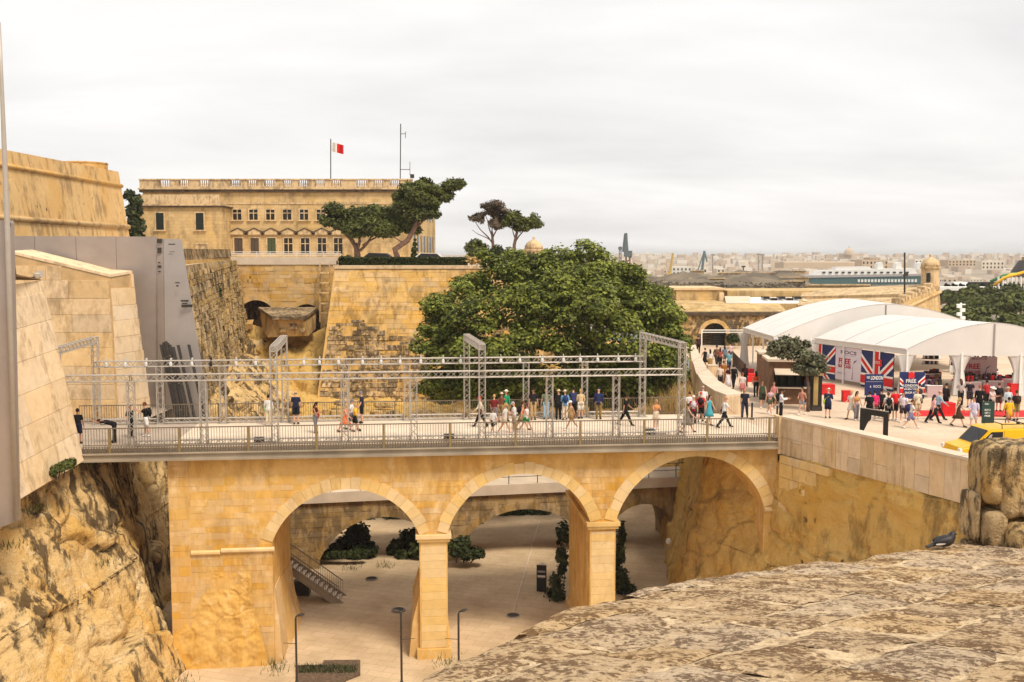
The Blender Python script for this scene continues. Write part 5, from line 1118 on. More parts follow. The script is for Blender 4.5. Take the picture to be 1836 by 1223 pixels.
def body_mesh(pose):
    J = pose.joints(); V = []; E_ = []; Rd = []
    def add(p, r): V.append(tuple(p)); Rd.append(r if hasattr(r, '__len__') else (r, r)); return len(V) - 1
    pe = add(J['pelvis'], (.125, .10)); wa = add(J['waist'], (.115, .085)); ch = add(J['chest'], (.115, .088)); nk = add(J['neck'] - J['up'] * .03, (.07, .065)); h0 = add(J['head0'], .052); h1 = add(J['head1'] - J['hdir'] * .03, (.055, .06))
    E_ += [(pe, wa), (wa, ch), (ch, nk), (nk, h0), (h0, h1)]
    
    for i in (0, 1):
        a = add(J['hip%d' % i], .085); k0 = add(J['hip%d' % i].lerp(J['knee%d' % i], .5), .07); k = add(J['knee%d' % i], .052); c = add(J['knee%d' % i].lerp(J['ankle%d' % i], .35), .054); an = add(J['ankle%d' % i], .036); t_ = add(J['toe%d' % i], (.036, .024))
        E_ += [(pe, a), (a, k0), (k0, k), (k, c), (c, an), (an, t_)]
        s_ = add(J['sh%d' % i], .042); e = add(J['el%d' % i], .040); f = add(J['el%d' % i].lerp(J['wr%d' % i], .3), .040); w = add(J['wr%d' % i], .026); pm = add(J['wr%d' % i] + J['hv%d' % i] * .07, (.034, .018))
        E_ += [(ch, s_), (s_, e), (e, f), (f, w), (w, pm)]
    me = bpy.data.meshes.new('b'); me.from_pydata(V, E_, []); o = bpy.data.objects.new('b', me); COL.objects.link(o)
    sk = o.modifiers.new('s', 'SKIN'); sk.use_smooth_shade = True; sk.branch_smoothing = .6
    for i, sv in enumerate(me.skin_vertices[0].data): sv.radius = Rd[i]; sv.use_root = i == 0
    sb = o.modifiers.new('u', 'SUBSURF'); sb.levels = 1; sb.render_levels = 1
    dg = bpy.context.evaluated_depsgraph_get(); ev = o.evaluated_get(dg); m2 = bpy.data.meshes.new_from_object(ev)
    bpy.data.objects.remove(o); bpy.data.meshes.remove(me)
    vs = [tuple(v.co) for v in m2.vertices]; fs = [tuple(p.vertices) for p in m2.polygons]; bpy.data.meshes.remove(m2)
    b = MB(); b.v = vs; b.f = fs; b.m = [0] * len(fs)
    hc, u, f, X = J['head1'] + J['hdir'] * .02, J['hdir'], J['face'], Vector((1, 0, 0))
    g = ell(hc, u, X, f, (.118, .076, .098), 16, 10); b.add([hc + (v - hc) * (1 if (v - hc).dot(u) > -.02 else 1 + .9 * ((v - hc).dot(u) + .02)) if True else v for v in map(Vector, g.v)], g.f)
    b.sweep([hc + f * .085 + u * .02, hc + f * .112 - u * .022, hc + f * .085 - u * .03], [.008, .015, .012], 6)
    for sx in (-1, 1): g = ell(hc + X * (sx * .078) - u * .005, u, X, f, (.03, .012, .02), 8, 5); b.add(g.v, g.f)
    for i, sx in ((0, -1), (1, 1)):            # palm ends in four fingers, thumb leaves its side
        hv = J['hv%d' % i]; p = J['wr%d' % i] + hv * .06; side = hv.cross(Vector((sx, 0, 0))); side = side.normalized() if side.length > .1 else Vector((0, -1, 0)); curl = Vector((-sx, 0, 0)) - hv * Vector((-sx, 0, 0)).dot(hv)
        for k, ln in enumerate((.058, .070, .066, .05)):
            q = p + side * ((k - 1.5) * -.019) + hv * .025; b.sweep([q, q + hv * ln * .55 + curl * .006, q + hv * ln * .95 + curl * .026], [.0095, .009, .007], 5)
        q = p + side * .03; b.sweep([q - hv * .02, q + side * .022 + hv * .012, q + side * .026 + hv * .042 + curl * .012], [.011, .0105, .008], 5)
    return b, J
GC = {}
SKIN = {'f': plain('skin_fair', (.60, .33, .22, 1), .55, var=.05), 't': plain('skin_tanned', (.42, .20, .115, 1), .55, var=.05), 'd': plain('skin_dark', (.16, .075, .045, 1), .55, var=.05)}
def ell(c, u, s, f, a, n1=14, n2=9, lo=0.0, hi=1.0, skip=None):
    """ellipsoid patch: axes u (up), s (side), f (front) scaled by a; lo..hi along the polar angle"""
    b = MB(); V = []; F_ = []
    for j in range(n2 + 1):
        ph = math.pi * (lo + (hi - lo) * j / n2)
        for i in range(n1):
            th = 2 * math.pi * i / n1; V.append(c + u * (a[0] * math.cos(ph)) + s * (a[1] * math.sin(ph) * math.cos(th)) + f * (a[2] * math.sin(ph) * math.sin(th)))
    for j in range(n2):
        for i in range(n1):
            if skip and skip((j + .5) / n2, (i + .5) / n1): continue
            F_.append((j * n1 + i, (j + 1) * n1 + i, (j + 1) * n1 + (i + 1) % n1, j * n1 + (i + 1) % n1))
    b.add(V, F_); return b
def garment(pn, kind):
    key = (pn, kind)
    if key in GC: return GC[key]
    J = POSES[pn].joints(); b = MB(); pe, wa, ch, nk, up = J['pelvis'], J['waist'], J['chest'], J['neck'], J['up']; sd = Vector((1, 0, 0)); X = Vector((1, 0, 0))
    def torso(z0, flare=0.0):
        b.sweep([pe + up * z0, pe + up * .06, wa, ch, ch + up * .08, ch + up * .125, nk - up * .02], [(.178 + flare, .132 + flare), (.168 + flare * .6, .125), (.15, .112), (.175, .122), (.172, .108), (.135, .088), (.07, .068)], 14)
    def leg(i, f, r0, r1):
        h, k, a = J['hip%d' % i], J['knee%d' % i], J['ankle%d' % i]; pts = [h + Vector((0, 0, .08)), h, h.lerp(k, .5)]; rd = [.10, .108, .09 + r0]
        if f >= 1: pts.append(k); rd.append(.07 + r0)
        else: pts.append(h.lerp(k, f)); rd.append(.086 + r0)
        if f > 1: pts += [k.lerp(a, .5), k.lerp(a, f - 1)]; rd += [.066 + r1, .058 + r1]
        b.sweep(pts, rd, 10)
    def arm(i, f, w=.0):
        s_, e, wv = J['sh%d' % i], J['el%d' % i], J['wr%d' % i]; pts = [s_.lerp(nk, .45) - up * .035, s_ - up * .005, s_.lerp(e, .3), s_.lerp(e, .5)]; rd = [.05, .062 + w, .061 + w, .058 + w]
        if f <= 1: pts.append(s_.lerp(e, max(.55, f))); rd.append(.059 + w)
        else: pts += [e, e.lerp(wv, f - 1)]; rd += [.055 + w, .042 + w]
        b.sweep(pts, rd, 9)
    smooth = True
    if kind == 'tee': torso(-.06); arm(0, .72); arm(1, .72)
    elif kind == 'shirt': torso(-.10, .015); arm(0, 1.9); arm(1, 1.9)
    elif kind == 'tunic': torso(-.22, .03); arm(0, 1.3, .008); arm(1, 1.3, .008)
    elif kind == 'tank': torso(-.05)
    elif kind == 'crop': b.sweep([wa + up * .06, ch, ch + up * .1, nk - up * .03], [(.15, .112), (.183, .128), (.175, .105), (.1, .08)], 14)
    elif kind in ('dress', 'maxi'):
        f = .95 if kind == 'dress' else 1.75; k = (J['knee0'] + J['knee1']) / 2; a = (J['ankle0'] + J['ankle1']) / 2; end = pe.lerp(k, f) if f < 1 else k.lerp(a, f - 1); sp = abs(J['knee0'].y - J['knee1'].y) * .5 + .02
        b.sweep([end, pe.lerp(end, .5), pe + up * .02, wa, ch, ch + up * .1, nk - up * .03], [(.25, .17 + sp), (.215, .16 + sp * .4), (.185, .14), (.15, .11), (.175, .122), (.155, .1), (.085, .07)], 16)
    elif kind in ('skirt', 'long_skirt'):
        k = (J['knee0'] + J['knee1']) / 2; a = (J['ankle0'] + J['ankle1']) / 2; end = pe.lerp(k, .8) if kind == 'skirt' else k.lerp(a, .8); sp = abs(J['knee0'].y - J['knee1'].y) * .5 + .02
        b.sweep([end, pe.lerp(end, .5), pe, wa - up * .05], [(.235, .16 + sp), (.205, .155 + sp * .4), (.185, .14), (.155, .115)], 16)
    elif kind == 'trousers': leg(0, 1.95, .008, .006); leg(1, 1.95, .008, .006); b.sweep([pe - up * .05, pe + up * .1], [(.175, .13), (.165, .12)], 12)
    elif kind == 'leggings': leg(0, 1.93, -.008, -.008); leg(1, 1.93, -.008, -.008); b.sweep([pe - up * .05, pe + up * .1], [(.168, .125), (.16, .116)], 12)
    elif kind == 'shorts': leg(0, .92, .014, 0); leg(1, .92, .014, 0); b.sweep([pe - up * .05, pe + up * .1], [(.18, .135), (.168, .122)], 12)
    elif kind == 'hotpants': leg(0, .5, .006, 0); leg(1, .5, .006, 0); b.sweep([pe - up * .05, pe + up * .1], [(.175, .13), (.16, .118)], 12)
    elif kind in ('shoe0', 'shoe1'):
        for i in (int(kind[-1]),): b.sweep([J['heel%d' % i] + Vector((0, 0, .03)), J['ankle%d' % i] * .4 + J['toe%d' % i] * .6 + Vector((0, 0, -.0)), J['toe%d' % i]], [(.045, .045), (.05, .045), (.04, .028)], 8)
    elif kind in ('short', 'long', 'bun', 'bald'):
        c = J['head1'] + J['hdir'] * .026; u, f = J['hdir'], J['face']
        g = ell(c, u, X, f, (.126, .087, .108), 14, 8, 0, .62, lambda j, i: j > .55 and .12 < i < .38) if kind != 'bald' else ell(c, u, X, f, (.10, .083, .103), 14, 4, .45, .66, lambda j, i: .06 < i < .44)
        b.add(g.v, g.f)
        if kind == 'long': b.sweep([c - f * .05 + u * .04, c - f * .085 - u * .08, c - f * .09 - u * .22, c - f * .085 - u * .34], [(.08, .05), (.09, .045), (.085, .04), (.05, .02)], 10)
        if kind == 'bun': g = ell(c - f * .1 + u * .06, u, X, f, (.05, .05, .05), 8, 6); b.add(g.v, g.f)
    elif kind in ('hat', 'cap'):
        c = J['head1'] + J['hdir'] * .07; u, f = J['hdir'], J['face']; n = 18
        g = ell(c, u, X, f, (.095, .09, .11), 16, 6, 0, .5); b.add(g.v, g.f)
        ro, ri = (.19, .088) if kind == 'hat' else (.10, .09); V = []
        for i in range(n):
            t = 2 * math.pi * i / n; V.append(c + X * (ri * math.cos(t)) + f * (ri * 1.1 * math.sin(t)) + u * .012)
            ex = 1.0 if kind == 'hat' else (1.9 if math.sin(t) > .55 else 1.0); V.append(c + X * (ro * math.cos(t)) + f * (ro * 1.05 * math.sin(t) * ex) - u * .012)
        b.add(V, [(2 * i, 2 * i + 1, (2 * i + 3) % (2 * n), (2 * i + 2) % (2 * n)) for i in range(n)])
    elif kind == 'backpack':
        c = ch + J['back'] * .20 - up * .06; bm = bmesh.new(); bmesh.ops.create_cube(bm, size=1); bmesh.ops.bevel(bm, geom=bm.edges[:], offset=.22, segments=2, affect='EDGES')
        bk = J['back']; b.add([c + X * (v.co.x * .32) + up * (v.co.z * .46) + bk * (v.co.y * .2) for v in bm.verts], [tuple(v.index for v in f.verts) for f in bm.faces]); bm.free()
        for sx in (-1, 1): b.sweep([c + X * (sx * .1) + up * .2, nk + X * (sx * .1) - up * .02 - bk * .03, ch + X * (sx * .12) - bk * .135, wa + X * (sx * .15) - bk * .06], .018, 5)
    elif kind == 'bag':
        c = J['hip1'] + Vector((.13, .0, .05)); g = ell(c, ZX, X, Vector((0, 1, 0)), (.16, .06, .14), 10, 7); b.add(g.v, g.f); b.sweep([c + ZX * .12, ch + X * .12 - J['back'] * .1, nk - X * .09 + up * .0, ch - X * .05 + J['back'] * .12, c + ZX * .12 + Vector((0, .08, 0))], .012, 5)
    elif kind == 'face':
        c, u, f = J['head1'] + J['hdir'] * .02, J['hdir'], J['face']
        for sx in (-1, 1): g = ell(c + X * (sx * .03) + f * .086 + u * .022, u, X, f, (.009, .014, .008), 6, 4); b.add(g.v, g.f)
        g = ell(c + f * .078 - u * .05, u, X, f, (.006, .026, .008), 6, 4); b.add(g.v, g.f)
    me = b.mesh(kind, M['white'], smooth); GC[key] = me; return me
CM = {}
def cmat(c):
    if c not in CM: CM[c] = plain('cloth_%d_%d_%d' % c, tuple(x * .88 for x in lin(*c)[:3]) + (1,), .85, var=.16, scale=14)
    return CM[c]
BODY = {}; FINGERJ = {}
NICE = {'tee': 't_shirt', 'shirt': 'shirt', 'tunic': 'long_shirt', 'tank': 'vest_top', 'crop': 'crop_top', 'dress': 'dress', 'maxi': 'long_dress', 'skirt': 'skirt', 'long_skirt': 'long_skirt', 'trousers': 'trousers', 'leggings': 'leggings', 'shorts': 'shorts', 'hotpants': 'short_shorts', 'short': 'hair', 'long': 'hair', 'bun': 'hair', 'bald': 'hair', 'hat': 'sun_hat', 'cap': 'cap', 'backpack': 'backpack', 'bag': 'shoulder_bag', 'shoes': 'shoes', 'face': 'face_features'}
GROUP_ = {}
def person(x, y, h, rz, pose, wear, label, skin='f', z=0.0, group='people out on the bridge and plaza'):
    if pose not in BODY:
        b, J = body_mesh(POSES[pose]); BODY[pose] = b.mesh('body', SKIN['f'], True)
    p = G(x, y, z); o = thing('person', label, 'person', p, group, math.radians(rz)); o.scale = (h / 1.75,) * 3
    items = [('body', BODY[pose], SKIN[skin]), ('face_features', garment(pose, 'face'), cmat((60, 30, 25)))] + [(NICE.get(k, 'shoe'), garment(pose, k), cmat(c)) for k0, c in wear for k in (('shoe0', 'shoe1') if k0 == 'shoes' else (k0,))]
    for nm, me, mt in items:
        c = bpy.data.objects.new(nm, me); COL.objects.link(c); c.parent = o
        if nm == 'face_features': c['kind'] = 'stuff'
        c.material_slots[0].link = 'OBJECT'; c.material_slots[0].material = mt
    return o
BLK, NVY, WHT, CRM, GRY, RED_, KHK, TEA, PNK, GRN, ORG, YEL, LBL, JEA, BRN, BLN, DHR, SGE, ROS = (22, 20, 22), (28, 32, 62), (232, 226, 222), (222, 206, 180), (120, 116, 120), (196, 30, 38), (150, 128, 90), (70, 165, 180), (226, 90, 130), (46, 120, 80), (230, 120, 60), (240, 190, 40), (150, 180, 205), (70, 90, 125), (90, 50, 30), (190, 150, 95), (36, 26, 22), (120, 130, 105), (214, 130, 130)
S_ = ('shoes', WHT); SB = ('shoes', DHR)
PEOPLE = [
 (141, 796, 1.76, 185, 'stand', [('tee', BLK), ('shorts', NVY), SB, ('short', DHR)], 'person in black t-shirt and dark shorts, back turned, beside the pale gate wall', 't'),
 (206, 794, 1.75, -80, 'bend', [('tee', BLK), ('trousers', BLK), SB, ('short', DHR)], 'person in black bending forward low over the near railing', 't'),
 (234, 785, 1.68, 60, 'relax', [('tee', BLK), ('trousers', BLK), SB, ('bun', BRN)], 'person in black with reddish hair standing behind a truss post', 'f'),
 (263, 783, 1.78, -75, 'photo', [('tee', BLK), ('shorts', WHT), S_, ('short', BRN), ('backpack', BLK)], 'person with black backpack and white shorts raising a phone', 'f'),
 (482, 763, 1.68, 175, 'stand', [('shirt', WHT), ('trousers', CRM), S_, ('bun', DHR), ('bag', (150, 185, 140))], 'person in white blouse and cream trousers, back turned, pale green bag', 'f'),
 (531, 761, 1.84, 182, 'relax', [('tee', NVY), ('shorts', (24, 26, 40)), SB, ('bald', GRY)], 'broad bald person in navy t-shirt, back turned at the far railing', 'f'),
 (566, 777, 1.66, 70, 'phone', [('crop', (70, 20, 22)), ('leggings', GRY), SB, ('long', DHR), ('bag', (170, 60, 30))], 'person with long black hair, dark red top and grey patterned leggings', 't'),
 (619, 775, 1.58, 85, 'stride', [('dress', ORG), SB, ('short', BLN)], 'fair-haired person striding in a short orange dress', 'f'),
 (630, 771, 1.74, 95, 'walk', [('tee', WHT), ('shorts', GRY), SB, ('short', GRY)], 'person in white t-shirt walking half hidden by a truss post', 'f'),
 (637, 773, 1.50, 90, 'carry', [('tee', YEL), ('shorts', BLK), SB, ('short', BLN)], 'person in bright yellow t-shirt and black shorts', 'f'),
 (649, 759, 1.80, -85, 'relax', [('tee', (36, 38, 56)), ('shorts', BLK), SB, ('short', GRY)], 'tall grey-haired person in dark navy facing along the bridge', 'f'),
 (862, 766, 1.74, -95, 'walk', [('shirt', CRM), ('trousers', BLK), SB, ('cap', RED_), ('bag', BRN)], 'person in cream shirt, black trousers and red cap walking towards the gate', 'f'),
 (884, 778, 1.35, 40, 'stroll', [('tunic', WHT), ('shorts', BLK), S_, ('short', BRN)], 'small child in long white shirt and black shorts', 'f'),
 (886, 762, 1.68, 170, 'relax', [('tee', (120, 35, 35)), ('shorts', GRY), SB, ('short', BLN)], 'person in dark red t-shirt behind the child in white', 'f'),
 (898, 757, 1.66, 160, 'rail', [('tank', (110, 60, 40)), ('shorts', KHK), SB, ('hat', CRM)], 'person in brown top and pale hat leaning towards the green shirt', 't'),
 (907, 756, 1.78, 150, 'relax', [('shirt', (40, 150, 105)), ('trousers', KHK), SB, ('hat', (235, 225, 200))], 'person in green shirt and wide cream sun hat', 'f'),
 (905, 779, 1.72, 80, 'walk', [('tee', WHT), ('hotpants', CRM), S_, ('long', BLN)], 'person with long fair hair in white t-shirt walking by the railing', 'f'),
 (922, 777, 1.66, -80, 'phone', [('tee', WHT), ('shorts', (170, 150, 125)), S_, ('cap', (180, 160, 165))], 'person in white t-shirt, beige shorts and pale cap facing left', 'f'),
 (943, 776, 1.64, 60, 'stride', [('tank', WHT), ('hotpants', (20, 140, 70)), S_, ('long', BRN)], 'person in white top and bright green shorts', 'f'),
 (936, 771, 1.60, 100, 'walk', [('tank', ORG), ('skirt', KHK), SB, ('bun', BRN), ('backpack', BLK)], 'person in orange top with black backpack behind the green shorts', 'f'),
 (956, 753, 1.80, 5, 'stand', [('tee', (34, 28, 34)), ('trousers', (190, 160, 115)), SB, ('cap', DHR)], 'stout person in black polo shirt and khaki trousers facing forwards', 't'),
 (979, 752, 1.74, 175, 'hips', [('tee', SGE), ('trousers', LBL), SB, ('short', BLN)], 'fair person in sage t-shirt and jeans, hand on hip', 'f'),
 (1001, 753, 1.72, 172, 'rail', [('shirt', BLK), ('trousers', BLK), SB, ('hat', (225, 200, 150))], 'person in black with straw hat at the far railing', 'f'),
 (1013, 753, 1.70, 185, 'relax', [('shirt', (120, 165, 205)), ('trousers', (220, 205, 185)), SB, ('hat', CRM), ('backpack', (30, 60, 110))], 'person in pale blue shirt with blue backpack and cream hat', 'f'),
 (1028, 751, 1.80, 180, 'rail', [('tee', (50, 54, 100)), ('trousers', BLK), SB, ('short', DHR)], 'person in indigo t-shirt leaning at the far railing', 'f'),
 (1041, 751, 1.70, 190, 'relax', [('shirt', (205, 180, 140)), ('shorts', WHT), SB, ('short', BLN)], 'person in tan shirt and white shorts at the far railing', 'f'),
 (1025, 771, 1.66, -70, 'stride', [('tank', (200, 165, 115)), ('hotpants', (170, 130, 80)), S_, ('cap', WHT)], 'person in beige patterned outfit and white cap striding along', 't'),
 (1073, 752, 1.80, 165, 'relax', [('shirt', (40, 48, 90)), ('trousers', (140, 115, 65)), SB, ('cap', NVY)], 'person in navy shirt, olive trousers and cap standing alone', 'f'),
 (1121, 763, 1.78, 85, 'walk', [('tee', (14, 13, 14)), ('trousers', (14, 13, 14)), SB, ('short', DHR)], 'person entirely in black walking towards the plaza', 't'),
 (1176, 770, 1.62, 10, 'phone', [('crop', (240, 160, 90)), ('skirt', (225, 205, 180)), S_, ('bun', BLN)], 'sunburnt person in orange top and pale skirt looking down', 'f'),
 (1232, 776, 1.64, 95, 'stride', [('dress', (130, 120, 105)), ('shoes', BRN), ('bun', BRN)], 'person in grey patterned dress striding at the near railing', 'f'),
 (1243, 762, 1.68, 170, 'walk', [('tee', (180, 30, 60)), ('trousers', (70, 55, 55)), SB, ('cap', WHT), ('backpack', (205, 195, 200))], 'person in crimson t-shirt with white backpack and cap', 'f'),
 (1256, 757, 1.70, 165, 'stroll', [('tee', (225, 60, 50)), ('shorts', BLK), SB, ('cap', (220, 40, 30)), ('backpack', (40, 24, 30))], 'person in red t-shirt and red cap with dark backpack', 'f'),
 (1260, 750, 1.86, 180, 'relax', [('tee', WHT), ('trousers', GRY), SB, ('bald', GRY)], 'tall person in wide white t-shirt behind the red cap', 'f'),
 (1236, 757, 1.72, 190, 'stand', [('tee', (225, 215, 210)), ('trousers', KHK), SB, ('short', BRN)], 'person in off-white t-shirt by the last truss tower', 'f'),
 (1271, 762, 1.68, 40, 'stroll', [('dress', TEA), SB, ('long', DHR), ('bag', (90, 90, 110))], 'black-haired person in turquoise dress', 'f'),
 (1298, 767, 1.78, 100, 'stride', [('tee', WHT), ('trousers', (24, 22, 24)), SB, ('cap', (200, 150, 110)), ('bag', BLK)], 'person in white t-shirt and black trousers with large black bag', 'f'),
 (1335, 750, 1.82, -20, 'walk', [('tee', (34, 36, 54)), ('trousers', (44, 48, 70)), SB, ('short', (190, 110, 70))], 'ginger person in navy t-shirt and dark jeans near the bollard', 'f'),
 (1366, 731, 1.68, -5, 'stroll', [('tank', (70, 85, 65)), ('shorts', (50, 55, 45)), S_, ('bun', BRN)], 'person in olive vest top and dark shorts walking forwards', 'f'),
 (1380, 743, 1.66, 20, 'walk', [('crop', (200, 170, 180)), ('hotpants', (90, 95, 75)), S_, ('long', BRN), ('bag', BRN)], 'person with brown bag and short olive shorts', 'f'),
 (1387, 733, 1.68, -15, 'stroll', [('tank', ROS), ('shorts', (120, 140, 105)), S_, ('short', BRN)], 'person in pink sleeveless top and green shorts', 'f'),
 (1400, 752, 1.76, 70, 'phone', [('shirt', (230, 226, 230)), ('trousers', (20, 18, 20)), SB, ('short', DHR), ('backpack', BLK)], 'person in white shirt with black backpack by the parapet end', 't'),
 (1438, 744, 1.66, -40, 'carry', [('tank', (190, 130, 110)), ('hotpants', (170, 185, 200)), S_, ('long', DHR), ('bag', BRN)], 'person in floral top and pale denim shorts', 'f'),
 (1484, 750, 1.72, 150, 'phone', [('tunic', (38, 44, 80)), ('shorts', NVY), SB, ('hat', (230, 215, 195)), ('bag', (170, 200, 50))], 'person in navy tunic and pale hat with neon yellow-green bag', 'f'),
 (1252, 634, 1.70, 180, 'stand', [('shirt', (70, 40, 36)), ('trousers', BLK), SB, ('short', DHR)], 'dark figure by the gate arch at the head of the walkway', 'f'),
 (1264, 659, 1.70, 180, 'walk', [('dress', (26, 24, 24)), SB, ('short', DHR)], 'person in black dress walking away towards the gate arch', 'f'),
 (1273, 664, 1.72, 178, 'stroll', [('shirt', WHT), ('long_skirt', (165, 130, 75)), SB, ('long', DHR)], 'person in white top and long khaki skirt walking away', 'f'),
 (1285, 657, 1.84, 182, 'walk', [('shirt', (120, 95, 75)), ('trousers', (60, 56, 56)), SB, ('short', DHR), ('bag', (130, 90, 60))], 'tall dark-haired person walking away with brown bag', 'f'),
 (1291, 659, 1.68, 176, 'stroll', [('tee', (170, 90, 80)), ('trousers', (24, 22, 24)), SB, ('long', (80, 40, 30))], 'person with auburn hair and black trousers walking away', 'f'),
 (1299, 654, 1.64, 180, 'stroll', [('shirt', (120, 140, 160)), ('shorts', GRY), SB, ('long', DHR)], 'person in grey-blue shirt and long dark hair walking away', 'f'),
 (1307, 667, 1.76, 180, 'walk', [('tee', (110, 165, 180)), ('trousers', (50, 65, 95)), SB, ('short', DHR)], 'person in pale teal t-shirt and jeans walking away', 'f'),
 (1309, 648, 1.72, 185, 'walk', [('tee', (225, 190, 190)), ('trousers', JEA), SB, ('short', DHR)], 'person in pale pink t-shirt farthest along the walkway', 'f'),
 (1297, 689, 1.78, 178, 'walk', [('shirt', (160, 100, 40)), ('trousers', (130, 85, 40)), SB, ('short', (110, 70, 40))], 'person in tawny brown clothes walking away', 'f'),
 (1291, 697, 1.72, 175, 'stroll', [('tee', (225, 205, 190)), ('shorts', (50, 50, 55)), SB, ('short', (120, 60, 40))], 'person in cream t-shirt and dark shorts behind the curved parapet', 'f'),
 (1305, 697, 1.64, 182, 'stroll', [('crop', (60, 25, 30)), ('long_skirt', (232, 222, 225)), SB, ('bun', BRN)], 'person in dark top and long white skirt', 'f'),
 (1315, 697, 1.76, 180, 'walk', [('shirt', (40, 38, 42)), ('leggings', (30, 28, 30)), SB, ('short', DHR), ('backpack', (14, 14, 16))], 'person in black with black backpack walking away', 'f'),
 (1335, 694, 1.68, 150, 'stroll', [('shirt', (60, 28, 30)), ('trousers', BLK), SB, ('long', (70, 30, 24)), ('bag', (60, 60, 80))], 'person with dark red hair and dark clothes beside the red box', 'f'),
 (1331, 712, 1.62, 170, 'stroll', [('tee', (235, 215, 210)), ('skirt', ROS), SB, ('bun', (170, 90, 50))], 'person in white t-shirt with coppery hair behind the ginger walker', 'f'),
 (1355, 712, 1.70, 180, 'stand', [('crop', (225, 80, 30)), ('leggings', (18, 17, 19)), SB, ('long', DHR)], 'person in orange top and black leggings, back turned', 'f'),
 (1526, 752, 1.68, -60, 'carry', [('tee', (236, 222, 205)), ('skirt', (232, 220, 205)), SB, ('bun', BLN)], 'person in cream top and short white skirt holding an arm out', 'f'),
 (1535, 754, 1.66, 15, 'relax', [('crop', (205, 150, 90)), ('trousers', (130, 125, 130)), S_, ('long', (18, 14, 16))], 'person with long black hair and grey trousers', 'f'),
 (1558, 756, 1.72, 175, 'stroll', [('tee', (34, 34, 44)), ('trousers', BLK), SB, ('short', DHR), ('backpack', (18, 18, 24))], 'person with large black backpack behind the black frame', 'f'),
 (1568, 752, 1.68, 185, 'stroll', [('shirt', (230, 40, 110)), ('shorts', (130, 110, 100)), S_, ('short', DHR)], 'person in bright magenta shirt behind the black frame', 'f'),
 (1579, 750, 1.68, 165, 'stand', [('tee', (30, 28, 32)), ('shorts', BLK), S_, ('short', DHR)], 'person in black t-shirt between magenta shirt and white t-shirt', 'f'),
 (1592, 757, 1.74, 170, 'walk', [('tee', (228, 222, 215)), ('shorts', BLK), SB, ('short', BRN), ('backpack', BLK)], 'person in white t-shirt and black shorts with black backpack', 'f'),
 (1604, 754, 1.84, 182, 'relax', [('tee', (220, 32, 34)), ('shorts', BLK), S_, ('short', DHR)], 'broad person in bright red t-shirt and black shorts, back turned', 'f'),
 (1619, 757, 1.70, -30, 'stroll', [('tee', (228, 215, 225)), ('shorts', (60, 40, 44)), S_, ('short', BRN), ('bag', GRY)], 'person in white t-shirt with dark glasses and grey bag', 'f'),
 (1632, 768, 1.66, 80, 'stride', [('tee', (232, 226, 222)), ('shorts', (130, 125, 160)), S_, ('short', BRN), ('backpack', (44, 44, 90))], 'person in white t-shirt, mauve shorts and navy backpack striding', 'f'),
 (1644, 752, 1.74, 190, 'relax', [('tee', (225, 215, 190)), ('shorts', (215, 190, 160)), S_, ('short', BLN), ('bag', KHK)], 'fair person in cream clothes with khaki bag', 'f'),
 (1672, 759, 1.66, 95, 'walk', [('tee', (235, 170, 175)), ('trousers', (26, 20, 22)), SB, ('long', DHR)], 'person in pale pink t-shirt and black trousers walking right', 'f'),
 (1681, 754, 1.82, 85, 'stride', [('shirt', (165, 190, 210)), ('trousers', (34, 30, 34)), SB, ('bald', GRY)], 'bald person in light blue shirt and dark trousers', 'f'),
 (1717, 765, 1.66, 60, 'walk', [('dress', (70, 50, 32)), SB, ('long', BLN)], 'fair-haired person in short dark dress on the paving', 'f'),
 (1745, 768, 1.72, -35, 'carry', [('tunic', (206, 200, 226)), ('shorts', (225, 215, 215)), ('shoes', BRN), ('short', BRN)], 'person in long pale lilac shirt beside the green sign', 'f'),
 (1755, 746, 1.80, 150, 'relax', [('shirt', (22, 20, 22)), ('trousers', (24, 22, 24)), SB, ('short', (150, 90, 60))], 'person in black shirt at the tent entrance', 'f'),
 (1777, 745, 1.70, 30, 'phone', [('tee', (225, 205, 200)), ('trousers', (40, 36, 40)), SB, ('hat', (235, 225, 220))], 'person in pale top and white hat under the tent edge', 'f'),
 (1806, 748, 1.74, 190, 'relax', [('shirt', (200, 210, 220)), ('trousers', (60, 44, 40)), SB, ('hat', (200, 170, 140))], 'person in pale grey shirt and tan hat near the tall red box', 'f'),
 (1808, 767, 1.68, 185, 'stroll', [('tunic', (236, 182, 32)), ('shorts', (190, 130, 90)), SB, ('short', DHR)], 'person in long golden-yellow shirt behind the van', 't'),
 (1821, 755, 1.74, 175, 'stand', [('tee', (50, 40, 36)), ('shorts', (150, 130, 80)), SB, ('short', BRN), ('backpack', (60, 40, 30))], 'person in dark brown t-shirt and khaki shorts near the yellow shirt', 'f'),
 (1695, 738, 1.70, 120, 'relax', [('shirt', (40, 36, 40)), ('trousers', BLK), SB, ('short', DHR)], 'person in black browsing beside the inner tent drape', 'f'),
 (1722, 728, 1.68, 175, 'phone', [('tee', (200, 190, 185)), ('trousers', (50, 46, 50)), SB, ('long', BRN)], 'person in grey t-shirt at the table under the hanging banner', 'f'),
 (1738, 731, 1.74, 160, 'rail', [('tee', (30, 28, 34)), ('shorts', (60, 56, 60)), SB, ('short', DHR)], 'person in dark clothes leaning over the goods under the tent', 'f'),
 (1768, 730, 1.66, 190, 'stand', [('tee', (180, 40, 45)), ('trousers', BLK), SB, ('short', DHR)], 'shop assistant in dark red t-shirt behind the green sign', 't'),
 (1790, 738, 1.72, 140, 'relax', [('shirt', (60, 50, 48)), ('shorts', (90, 80, 70)), SB, ('short', BRN), ('backpack', (30, 28, 30))], 'person in brown shirt with black backpack under the tent edge', 'f'),
